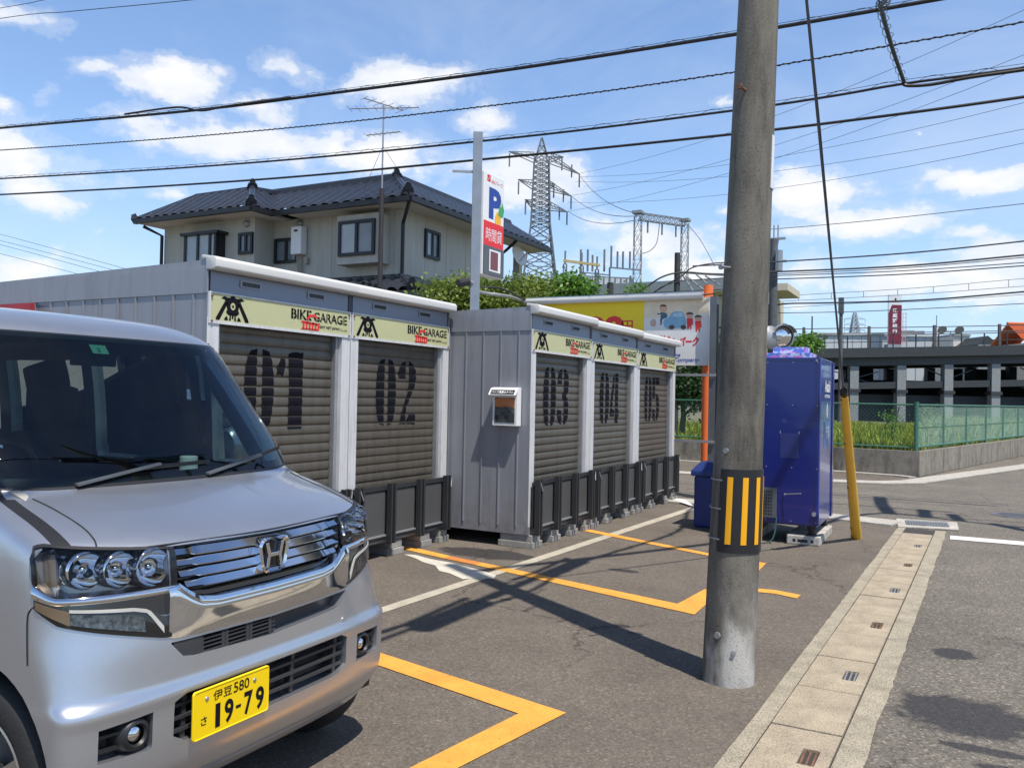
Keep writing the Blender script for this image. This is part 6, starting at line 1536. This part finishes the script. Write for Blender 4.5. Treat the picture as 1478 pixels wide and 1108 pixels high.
def mbmesh(b):
    me = bpy.data.meshes.new('cut'); me.from_pydata([tuple(v) for v in b.v], [], b.f); bm = bmesh.new(); bm.from_mesh(me); bmesh.ops.recalc_face_normals(bm, faces=bm.faces); bm.to_mesh(me); bm.free(); return me
cutter(solid(frange(1.02, 1.735, 14), .055, REAR))                        # cabin (its nose stays under the cowl)
WSL = [(0, 1.185), (.3, 1.187), (.55, 1.195), (.70, 1.205)]; WSH = 1.688
SW = lambda z: hermite(TT, z)[1]
cutter(volume(-.715, .715, [(0, 1.170), (.55, 1.175), (.75, 1.185)], 1.694, .05, -.13))
for xa_, xb_, za_, zb_ in ((-2.86, -3.12, 1.16, 1.50), (-3.16, -3.98, 1.14, 1.66), (-4.06, -4.72, 1.14, 1.64), (-4.82, -5.28, 1.14, 1.62)):
    b = MB()
    if xa_ == -2.86: b.poly([(xa_, CY-1, za_), (xb_, CY-1, za_), (xb_, CY-1, zb_)], (0, 2, 0))
    else: b.box((xb_, CY-1, za_), (xa_, CY+1, zb_))
    cutter(mbmesh(b))
b = MB(); b.box((REAR-.3, CY-.55, 1.15), (REAR+.4, CY+.55, 1.62)); cutter(mbmesh(b))
WX, WZ = -2.565, .305
for sd_ in (-1, 1):
    b = MB(); b.cyl((WX, CY+sd_*.45, WZ+.02), (WX, CY+sd_*.9, WZ+.02), .355, n=48); cutter(mbmesh(b))
    b = MB(); b.cyl((WX-2.45, CY+sd_*.45, WZ+.02), (WX-2.45, CY+sd_*.9, WZ+.02), .345, n=40); cutter(mbmesh(b))
# recesses of the nose
GT = [(0, 1.0), (.40, 1.006)]; GBt = [(0, .826), (.25, .829), (.32, .838), (.36, .862), (.40, .895)]
cutter(volume(-.40, .40, GBt, GT, .04, -.05))
LI = ([(0, .398), (.36, .401), (.41, .43)], [(0, .553), (.38, .553), (.41, .535)])
cutter(volume(-.41, .41, *LI, .05, -.07))
FL = ([(.48, .418), (.64, .425)], [(.48, .528), (.645, .520)])
cutter(volume(.483, .648, *FL, .05, -.055, 8)); cutter(volume(-.648, -.483, *FL, .05, -.055, 8))
UI = ([(0, .645), (.36, .660), (.385, .67), (.415, .712)], [(0, .708), (.415, .716)])
cutter(volume(-.415, .415, *UI, .05, -.05))
HLo = [(.395, .735), (.45, .735), (.64, .785), (.73, .812), (.80, .860)]; HHi = [(.395, 1.006), (.45, 1.012), (.60, 1.026), (.74, 1.040), (.77, 1.032), (.80, 1.0)]
HLo2 = [(.41, .886), (.74, .890), (.80, .930)]
for s in (-1, 1): cutter(volume(s*.412, s*.795, HLo2, [(.40, 1.004), (.60, 1.020), (.74, 1.032), (.795, 1.0)], .04, -.075, 16))
dg = bpy.context.evaluated_depsgraph_get(); dg.update()
bme = bpy.data.meshes.new_from_object(body_o.evaluated_get(dg))
for o in cutters+[body_o]: bpy.data.objects.remove(o)
car = thing('parked_car', 'silver boxy small car with chrome grille and yellow number plate at the left', 'car', (-3.8, CY, 0))
o0 = LOC[car.name]
for v in bme.vertices: v.co -= o0
bme.materials.clear(); bme.materials.append(SILVER); bme.materials.append(BPLAST)
for p_ in bme.polygons:
    q_ = p_.center+o0; F_, W_, L_ = hermite(TT, q_.z); p_.material_index = 1 if (1.0 < q_.z < 1.76 and abs(q_.y-CY) < W_-.045 and q_.x < F_-L_*.2-.045) else 0
bme.shade_smooth(); bme.set_sharp_from_angle(angle=R(28))
print('car body faces', len(bme.polygons))
body = bpy.data.objects.new('body', bme); COL.objects.link(body); body.parent = car
# windscreen and its black surround
b = MB(); strip(b, -.722, .722, [(0, 1.163), (.5, 1.166), (.75, 1.176)], 1.697, .0015, 0, 40, 24)
# keep only the border of the surround
def border(b, s0, s1, lo, hi, wb, wt, ws_, off, th=.0):
    H0 = lambda s: pw(lo, abs(s)) if isinstance(lo, list) else lo
    strip(b, s0, s1, lo, [(abs(s), H0(s)+wb) for s in frange(0, max(abs(s0), abs(s1)), 12)], off, th, 40, 2)
    strip(b, s0, s1, hi-wt, hi, off, th, 40, 2)
    for a, c in ((s0, s0+ws_), (s1-ws_, s1)): strip(b, a, c, [(abs(s), H0(s)+wb) for s in frange(0, max(abs(s0), abs(s1)), 12)], hi-wt, off, th, 3, 16)
b = MB(); border(b, -.735, .735, [(0, 1.156), (.5, 1.16), (.75, 1.172)], 1.702, .035, .022, .026, .0025); b.build('windscreen_surround', BPLAST, car, smooth=40)
b = MB(); strip(b, -.728, .728, [(0, 1.165), (.5, 1.168), (.75, 1.178)], 1.697, .0045, 0, 40, 16); b.build('windscreen', CGLASS, car, smooth=60)
# side glass
for sd_ in (-1, 1):
    for xa_, xb_, za_, zb_ in ((-3.145, -3.995, 1.125, 1.67), (-4.045, -4.735, 1.125, 1.655), (-4.805, -5.295, 1.125, 1.635)):
        b = MB(); b.grid([[(xa_+(xb_-xa_)*i/4, CY+sd_*(SW(z)-.022), z) for i in range(5)] for z in frange(za_, zb_, 6)]); b.build('side_window', SGLASS, car, smooth=60)
    b = MB(); b.sheet([(-2.84, CY+sd_*(SW(1.16)-.02), 1.15), (-3.13, CY+sd_*(SW(1.16)-.02), 1.15), (-3.13, CY+sd_*(SW(1.5)-.02), 1.52)]); b.build('side_window', SGLASS, car)
    # mirror
    c = Vector((-3.13, CY+sd_*.80, 1.235)); b = MB(); rows = []
    for k in range(9):
        a = math.pi*k/8; r_ = math.sin(a)**.45; rows.append([c+Vector((math.cos(q)*.065*r_, -sd_*math.cos(a)*.105, math.sin(q)*.088*r_)) for q in [2*math.pi*j/16 for j in range(16)]])
    b.grid(rows, close=True); mr = b.build('door_mirror', SILVER, car, smooth=60)
    b = MB(); b.box((-3.17, CY+sd_*.67, 1.17), (-3.10, CY+sd_*.78, 1.21)); b.build('mirror_arm', BPLAST, mr, bevel=.008)
    b = MB(); b.obox(c+Vector((-.058, -.085, -.065)), (-.004, 0, 0), (0, .17, 0), (0, 0, .13)); b.build('mirror_glass', CHROME, mr, bevel=.01)
# interior
b = MB(); b.poly([(-2.68, CY-.62, .80), (-2.68, CY-.62, 1.10), (-2.80, CY-.62, 1.135), (-3.08, CY-.62, 1.135), (-3.16, CY-.62, 1.05), (-3.16, CY-.62, .80)], (0, 1.24, 0)); b.build('dashboard', DASHM, car, bevel=.02)
b = MB(); b.poly([(-2.57, CY-.60, 1.13), (-2.64, CY-.62, 1.165), (-2.80, CY-.62, 1.145), (-2.80, CY-.62, 1.12)], (0, 1.22, 0)); b.build('cowl_shade', DASHM, car)
b = MB(); b.tube([Vector((-3.26+.05*math.sin(a), CY-.33+.18*math.cos(a), 1.12+.17*math.sin(a))) for a in [2*math.pi*k/24 for k in range(25)]], .016, 8); b.tube([(-3.24, CY-.33, 1.11), (-3.05, CY-.33, 1.03)], .04, 8); b.bar((-3.26, CY-.50, 1.12), (-3.26, CY-.16, 1.12), .03); b.build('steering_wheel', BPLAST, car, smooth=60)
for yy in (-.34, .34):
    b = MB(); b.poly([(-3.95, CY+yy-.25, .75), (-3.78, CY+yy-.25, .75), (-3.86, CY+yy-.20, 1.28), (-3.94, CY+yy-.20, 1.29)], (0, .40, 0)); b.box((-3.9, CY+yy-.25, .55), (-3.38, CY+yy+.25, .80)); st_ = b.build('seat', SEATF, car, bevel=.035, smooth=60)
    b = MB(); b.box((-3.95, CY+yy-.12, 1.33), (-3.87, CY+yy+.12, 1.50)); b.build('headrest', SEATF, st_, bevel=.03, smooth=60)
b = MB(); b.box((-4.95, CY-.6, .6), (-4.80, CY+.6, 1.35)); b.box((-4.95, CY-.45, 1.37), (-4.87, CY-.2, 1.55)); b.box((-4.95, CY+.2, 1.37), (-4.87, CY+.45, 1.55)); b.build('seat', SEATF, car, bevel=.03)
b = MB(); b.box((-5.40, CY-.66, .55), (-2.75, CY+.66, .58)); b.build('cabin_floor', SEATF, car)
q = PX(337, 654, -2.86); b = MB(); q = Vector((-2.90, CY+.30, 1.137)); b.cyl(q, q+Vector((0, 0, .075)), .037, n=20); b.build('white_cup', WHITEP, car, bevel=.006)
b = MB(); b.box((-3.135, CY-.10, 1.585), (-3.115, CY+.10, 1.645)); b.cyl((-3.11, CY, 1.63), (-3.04, CY, 1.68), .012, n=6); b.build('rear_view_mirror', BPLAST, car, bevel=.008)
b = MB(); strip(b, -.118, -.048, 1.63, 1.665, -.002, 0, 4, 2); stk = b.build('sticker', mat('green_sticker', (.10, .32, .22), .5), car)
pq = CS(-.095, 1.637, .001); ez_ = (CS(-.09, 1.66)-CS(-.09, 1.64)).normalized(); text('lettering', '2', BLACKP, pq, (0, 1, 0), ez_, h=.020, parent=stk, depth=.001)
# wipers
def wiper(s0, z0, s1, z1, s2, z2):
    b = MB(); a_, c_, d_ = CS(s0, z0, .02), CS(s1, z1, .028), CS(s2, z2, .012)
    b.bar(a_, c_, .020, .010); o = b.build('wiper_arm', DGALV, car, bevel=.002)
    e_ = c_-(d_-c_)*.55; b = MB(); b.bar(CS(s1-(s2-s1)*.25, z1-.012, .016), d_, .010, .014); b.build('wiper_blade', BPLAST, o)
wiper(-.43, 1.172, -.10, 1.222, .14, 1.215); wiper(.10, 1.172, .42, 1.225, .62, 1.245)
# hood shut lines
def seam(name, pts, r=.0028, off=.0008, m=BPLAST, par=None):
    P_ = cat_spline([CS(s, z, off) for s, z in pts], 8); return MB().tube(P_, r, 5).build(name, m, par or car)
for s in (-1, 1): seam('hood_seam', [(s*.606, 1.024), (s*.592, 1.045), (s*.582, 1.075), (s*.580, 1.115), (s*.588, 1.140)])
seam('hood_seam', [(-.60, 1.022), (-.5, 1.0145), (-.40, 1.012), (0, 1.0065), (.40, 1.012), (.5, 1.0145), (.60, 1.022)], .0035)
for s in (-1, 1): seam('bumper_seam', [(s*.80, .868), (s*.825, .84), (s*.835, .76), (s*.845, .70)], .0022); seam('roof_seam', [(s*.60, 1.712), (s*.72, 1.708), (s*1.2, 1.715), (s*2.2, 1.72)], .004)
# grille
b = MB(); strip(b, -.398, .398, GBt, GT, -.045, 0, 24, 3); b.build('grille_back', BGLOSS, car)
gl_ = thing  # keep name
for k, z in enumerate((.978, .945, .910, .876)):
    hw_ = (.392, .388, .378, .358)[k]
    b = MB(); n = 30; rows = []
    for pr in ((-.034, .0110), (-.012, .0130), (-.006, .0128), (.006, -.009), (.001, -.0132), (-.034, -.0130)):
        row = []
        for i in range(n+1):
            s = -hw_+2*hw_*i/n; e = 1 if abs(s) < hw_-.07 else .72; row.append(CS(s, z+pr[1]*e+.008*(abs(s)/.4)**2, pr[0]))
        rows.append(row)
    b.grid(rows); b.build('grille_bar', DCHROME if 0 else CHROME, car, smooth=35)
b = MB(); strip(b, -.335, .335, [(0, .832), (.27, .835), (.34, .85)], [(0, .846), (.27, .849), (.34, .858)], -.012, .02, 24, 1); b.build('grille_bar', DCHROME, car)
# badge: a rounded frame with a broad H
bc = CS(0, .926, .012); 
def rrect(w0, w1, h, r, n=6):
    out = []
    for (cx_, cz_, wv, a0) in ((w1/2-r, h/2-r, 1, 0), (-(w1/2-r), h/2-r, 1, 90), (-(w0/2-r), -(h/2-r), 1, 180), (w0/2-r, -(h/2-r), 1, 270)):
        for k in range(n+1): a = R(a0+90*k/n); out.append((cx_+r*math.cos(a), cz_+r*math.sin(a)))
    return out
out_ = rrect(.124, .150, .124, .034); inn_ = rrect(.094, .114, .094, .022)
b = MB(); rows = [[bc+Vector((x_, u, v)) for u, v in q] for x_, q in ((-.03, out_), (.010, out_), (.016, [((a[0]+c[0])/2, (a[1]+c[1])/2) for a, c in zip(out_, inn_)]), (.008, inn_), (-.004, inn_))]
b.grid(rows, close=True); bd = b.build('badge', CHROME, car, smooth=40)
b = MB(); b.sheet([bc+Vector((-.002, u, v)) for u, v in inn_]); b.build('badge_back', BGLOSS, bd)
b = MB()
for s in (-1, 1): b.poly([bc+Vector((-.001, s*u, v)) for u, v in ((.045, .043), (.030, .043), (.020, .006), (.020, -.006), (.026, -.043), (.040, -.043), (.033, -.004))], (.014, 0, 0))
b.box(bc+Vector((-.001, -.0195, -.007)), bc+Vector((.0125, .0195, .007)))
b.build('badge_letter', CHROME, bd, bevel=.002)
# chrome bar below the grille, swept up at its ends and over to the lamps
BT = [(0, .815), (.25, .818), (.315, .828), (.355, .852), (.395, .884), (.43, .884)]
b = MB(); strip(b, -.425, .425, [(0, .717), (.30, .722), (.41, .728), (.425, .735)], BT, .010, .03, 48, 8, lambda u, v: .004+.020*v**.8 if v < .9 else .016); b.build('chrome_bar', CHROME, car, smooth=60)
b = MB(); strip(b, -.392, .392, [(0, .806), (.25, .809), (.31, .818), (.35, .842), (.392, .878)], [(0, .828), (.25, .831), (.315, .841), (.355, .866), (.392, .896)], .024, .03, 48, 3, lambda u, v: .026-.010*abs(v-.3)); b.build('chrome_lip', CHROME, car, smooth=50)
for s in (-1, 1):
    a_, c_ = (s*.392, s*.80) if s > 0 else (-.80, -.392)
    # lamp housing
    b = MB(); strip(b, a_, c_, HLo2, HHi, -.070, 0, 20, 6); hl = b.build('headlight', mat('lamp_bowl', (.30, .31, .33), .18, .9), car, smooth=60)
    for sc_, R_, zc in ((.470, .057, .950), (.575, .052, .956), (.678, .052, .962)):
        c = CS(s*sc_, zc, -.05); fwd = Vector((1, s*.12 if sc_ > .6 else 0, 0)).normalized()
        b = MB(); b.lathe([(.012, -.01), (R_*.55, -.004), (R_*.8, .012), (R_*.97, .036), (R_, .046), (R_*1.06, .044), (R_*1.06, .0)], c, fwd, 28); b.build('reflector', CHROME, hl, smooth=60)
        b = MB(); 
        if sc_ == .572: b.lathe([(0, .040), (R_*.3, .038), (R_*.5, .030), (R_*.62, .014), (R_*.62, .0)], c, fwd, 24); b.build('projector_lens', BGLOSS, hl, smooth=60)
        else: b.lathe([(0, .034), (.010, .030), (.012, .02), (.012, 0)], c, fwd, 14); b.build('bulb_cap', CHROME, hl, smooth=60)
    b = MB(); strip(b, s*.745 if s > 0 else -.79, s*.79 if s > 0 else -.745, .915, 1.005, -.035, 0, 6, 4); b.build('side_reflector', mat('amber_chrome', (.24, .17, .11), .25, .6), hl)
    b = MB(); strip(b, a_, c_, HLo2, HHi, .004, .008, 24, 8, lambda u, v: .0045+.008*math.sin(math.pi*v)**.6); b.build('lens_cover', LENS, hl, smooth=60)
    b = MB(); strip(b, a_, c_, [(.39, 1.000), (.45, 1.005), (.60, 1.019), (.74, 1.033), (.77, 1.026), (.80, .992)], HHi, .0065, .01, 24, 1); strip(b, *( (s*.392, s*.406) if s > 0 else (-.406, -.392)), HLo2, HHi, .0065, .01, 1, 3); strip(b, *((s*.79, s*.80) if s > 0 else (-.80, -.79)), HLo2, HHi, .0065, .01, 1, 3); b.build('lamp_rim', BPLAST, hl)
    b = MB(); strip(b, a_, c_, [(.39, .868), (.74, .872), (.80, .888)], [(.39, .889), (.74, .892), (.80, .926)], .008, .012, 24, 3, lambda u, v: .006+.006*math.sin(math.pi*v)); b.build('chrome_trim', CHROME, car, smooth=50)
    b = MB(); strip(b, *((s*.42, s*.80) if s > 0 else (-.80, -.42)), [(.39, .80), (.74, .845), (.80, .862)], [(.39, .8675), (.74, .8715), (.80, .887)], .005, .01, 20, 3, lambda u, v: .003); b.build('gloss_strip', DCHROME, car, smooth=50)
    # lower lamp
    LL = [(.40, .735), (.44, .737), (.64, .789), (.73, .814), (.80, .862)]; LH = [(.40, .797), (.44, .802), (.49, .832), (.53, .842), (.72, .860), (.80, .886)]
    b = MB(); strip(b, *((s*.415, s*.795) if s > 0 else (-.795, -.415)), LL, LH, .0055, .012, 24, 4, lambda u, v: .0055+.003*math.sin(math.pi*v)); ll = b.build('lower_lamp', mat('smoked_lamp', (.012, .012, .013), .06, coat=.5), car, smooth=60)
    b = MB(); strip(b, *((s*.50, s*.70) if s > 0 else (-.70, -.50)), [(.50, .768), (.64, .803), (.70, .818)], [(.50, .812), (.55, .828), (.70, .848)], .0095, .003, 16, 3); b.build('clear_segment', mat('faceted_chrome', (.17, .18, .19), .2, .9, var=.7, vscale=70), ll)
    b = MB(); strip(b, *((s*.442, s*.70) if s > 0 else (-.70, -.442)), [(.44, .750), (.49, .822), (.53, .834), (.70, .852)], [(.44, .772), (.485, .832), (.53, .844), (.70, .860)], .0100, .003, 20, 1); b.build('light_guide', mat('frosted_guide', (.45, .44, .40), .4), ll)
    b = MB(); strip(b, *((s*.70, s*.79) if s > 0 else (-.79, -.70)), [(.70, .815), (.79, .862)], [(.70, .855), (.79, .882)], .0095, .003, 8, 2); b.build('side_segment', MT['amber_chrome'], ll)
    # fog lamp
    b = MB(); strip(b, *((s*.485, s*.646) if s > 0 else (-.646, -.485)), *FL, -.050, 0, 8, 3); fg = b.build('fog_housing', BPLAST, car)
    c = CS(s*.535, .474, -.03); fwd = Vector((1, 0, 0)); b = MB(); b.lathe([(.028, .022), (.034, .030), (.045, .026), (.054, .0), (.06, -.02)], c, fwd, 28); b.build('fog_bezel', BPLAST, fg, smooth=60)
    b = MB(); b.lathe([(0, .024), (.018, .021), (.031, .010), (.036, .002)], c, fwd, 24); b.build('fog_lens', CHROME, fg, smooth=60)
    for z in (.452, .495): b = MB(); strip(b, *((s*.56, s*.642) if s > 0 else (-.642, -.56)), z-.004, z+.004, -.012, .03, 6, 1); b.build('fog_slat', BPLAST, fg)
    
# intakes
b = MB(); strip(b, -.412, .412, *UI, -.045, 0, 24, 2); up_in = b.build('upper_intake', BPLAST, car)
b = MB(); strip(b, -.405, -.30, [(0, .645), (.36, .662), (.385, .672), (.415, .712)], UI[1], -.004, .01, 8, 2)
for k in range(4): strip(b, -.30, .02, .657+k*.013, .661+k*.013, -.006, .02, 16, 1)
for s in (-.30, -.215, -.20, -.11, -.095, -.005): strip(b, s-.006, s+.006, .648, .706, -.005, .02, 1, 1)
b.build('intake_slats', mat('dark_grey_plastic', (.035, .036, .04), .55), up_in)
b = MB(); strip(b, -.408, .408, *LI, -.065, 0, 24, 3); lo_in = b.build('lower_intake', BPLAST, car)
b = MB()
for z in (.435, .475, .515): strip(b, -.407, .407, z-.005, z+.005, -.014, .03, 24, 1)
for s in (-.36, -.12, .12, .36): strip(b, s-.008, s+.008, .405, .548, -.02, .03, 1, 3)
b.build('intake_slats', MT['dark_grey_plastic'], lo_in)
b = MB(); b.cyl(CS(.40, .60, -.001), CS(.40, .60, .0012), .016, n=20); b.build('tow_cover', SILVER, car)
# plate
pc = CS(-.205, .474, .0); px_ = pc.x+.028; y0_, z0_ = CY-.368, .400; pwid, phei = .325, .155
b = MB(); b.poly([(px_-.006, y0_+u, z0_+v) for u, v in [(u_+pwid/2, v_+phei/2) for u_, v_ in rrect(pwid, pwid, phei, .012, 4)]], (.005, 0, 0)); pl = b.build('number_plate', PLATEY, car, bevel=.001)
b = MB()
rr1 = [(u_+pwid/2, v_+phei/2) for u_, v_ in rrect(pwid, pwid, phei, .012, 4)]; rr2 = [(u_+pwid/2, v_+phei/2) for u_, v_ in rrect(pwid-.012, pwid-.012, phei-.012, .009, 4)]
b.grid([[Vector((px_-.0008, y0_+u, z0_+v)) for u, v in rr1], [Vector((px_+.0016, y0_+(u+c)/2, z0_+(v+d)/2)) for (u, v), (c, d) in zip(rr1, rr2)], [Vector((px_-.0008, y0_+u, z0_+v)) for u, v in rr2]], close=True); b.build('plate_rim', PLATEY, pl, smooth=60)
TP = lambda u, v: (px_-.001, y0_+u, z0_+v)
EY, EZ = (0, 1, 0), (0, 0, 1)
text('lettering', '伊豆', BLACKP, TP(.080, .106), EY, EZ, w=.078, h=.032, parent=pl, bold=.005, depth=.0012)
text('lettering', '580', BLACKP, TP(.165, .106), EY, EZ, w=.068, h=.034, parent=pl, bold=.008, depth=.0012)
text('lettering', 'さ', BLACKP, TP(.032, .042), EY, EZ, w=.024, h=.027, parent=pl, bold=.01, depth=.0012)
text('lettering', '1', BLACKP, TP(.090, .018), EY, EZ, w=.020, h=.076, parent=pl, bold=.03, depth=.0012)
text('lettering', '9', BLACKP, TP(.128, .018), EY, EZ, w=.038, h=.076, parent=pl, bold=.03, depth=.0012)
flatpoly('lettering', [[(0, 0), (.022, 0), (.022, .010), (0, .010)]], BLACKP, TP(.176, .052), EY, EZ, .0012, pl)
text('lettering', '7', BLACKP, TP(.212, .018), EY, EZ, w=.038, h=.076, parent=pl, bold=.03, depth=.0012)
text('lettering', '9', BLACKP, TP(.264, .018), EY, EZ, w=.038, h=.076, parent=pl, bold=.03, depth=.0012)
for u in (.055, .258): b = MB(); b.lathe([(0, .004), (.006, .003), (.008, 0)], TP(u, .122), (1, 0, 0), 12); b.build('plate_bolt', GALV, pl)
b = MB(); b.box((px_-.05, y0_+.05, z0_+.02), (px_-.0061, y0_+pwid-.05, z0_+phei-.03)); b.build('plate_bracket', BPLAST, pl)
# bumper crease and lower lip
b = MB(); strip(b, -.76, .76, .205, .25, .004, .02, 40, 2, lambda u, v: .010-.008*v); b.build('bumper_lip', SILVER, car, smooth=60)
# wheels
for wx, m_ in ((WX, 1), (WX-2.45, 0)):
    for sd_ in (-1, 1):
        c = Vector((wx, CY+sd_*.725, WZ)); ax = Vector((0, sd_, 0))
        w_ = MB().lathe([(.205, -.145), (.28, -.15), (.302, -.12), (.305, -.04), (.298, -.010), (.275, .004), (.240, .008), (.208, .0)], c, ax, 48).build('wheel', TYRE, car, smooth=50)
        b = MB(); b.lathe([(.208, .0), (.212, .004), (.205, .006), (.198, -.002), (.192, -.03), (.188, -.12)], c, ax, 48); b.lathe([(0, -.020), (.035, -.018), (.045, -.024), (.05, -.05)], c, ax, 20)
        for k in range(5):
            for q in (-9, 9):
                a0_, a1_ = R(72*k+q*1.6+20), R(72*k+q*1.2+20)
                d0 = Vector((math.cos(a0_), 0, math.sin(a0_))); d1 = Vector((math.cos(a1_), 0, math.sin(a1_)))
                s0_ = Vector((-math.sin(a1_), 0, math.cos(a1_)))
                b.poly([c+d0*.03-s0_*.010+ax*-.022, c+d1*.200-s0_*.011+ax*-.010, c+d1*.200+s0_*.011+ax*-.010, c+d0*.03+s0_*.010+ax*-.022], ax*-.02)
        b.build('rim', ALLOY, w_, smooth=30)
        b = MB(); b.lathe([(.19, -.10), (.02, -.10)], c, ax, 32); b.lathe([(.125, -.07), (.13, -.075), (.03, -.07)], c, ax, 32); b.build('brake_disc', DGALV, w_)
        b = MB(); cc_ = c+Vector((0, 0, .02)); arc = [cc_+Vector((math.cos(a), 0, math.sin(a)))*.352 for a in frange(-.25, math.pi+.25, 24)]; b.grid([[p-ax*.02 for p in arc], [p-ax*.28 for p in arc]]); b.sheet([p-ax*.28 for p in arc]); b.build('wheel_arch_liner', BPLAST, car)
b = MB(); b.box((REAR+.2, CY-.6, .16), (-2.3, CY+.6, .22)); b.build('underbody', BPLAST, car)
# tail lamps, side sill
for sd_ in (-1, 1): MB().box((REAR-.005, CY+sd_*.60, .95), (REAR+.06, CY+sd_*.72, 1.45)).build('tail_lamp', REDP, car, bevel=.01)

# cable run with splice boxes above the side street: its shadow falls across the asphalt
t = thing('street_cable', 'thick cable with hanging boxes high over the side street', 'cable', (3, 11, 6))
MB().tube(cat_spline([pole_at(6.6), (.9, 8.0, 6.5), (1.8, 10.85, 6.5), (3.46, 10.58, 6.4), (9, 10.2, 6.3), (16, 9.8, 6.6)], 8), .045, 8).build('sheath', CABLE, t)
MB().tube([(1.9, 10.88, 6.42), (1.75, 12.0, 6.50), (1.65, 13.0, 6.50)], .10, 8).build('splice_box', CABLE, t)
MB().tube([(2.35, 10.8, 6.45), (2.3, 11.7, 6.45)], .09, 8).build('splice_box', CABLE, t)
MB().tube([(2.75, 10.75, 6.45), (2.65, 11.4, 6.45)], .08, 8).build('splice_box', CABLE, t)
MB().tube([(3.1, 10.7, 6.45), (3.7, 10.0, 6.45)], .09, 8).build('splice_box', CABLE, t)
MB().tube(cat_spline([(1.8, 10.85, 6.5), (4.5, 11.2, 6.6), (9, 12.0, 6.9)], 6), .02, 6).build('branch_cable', CABLE, t)
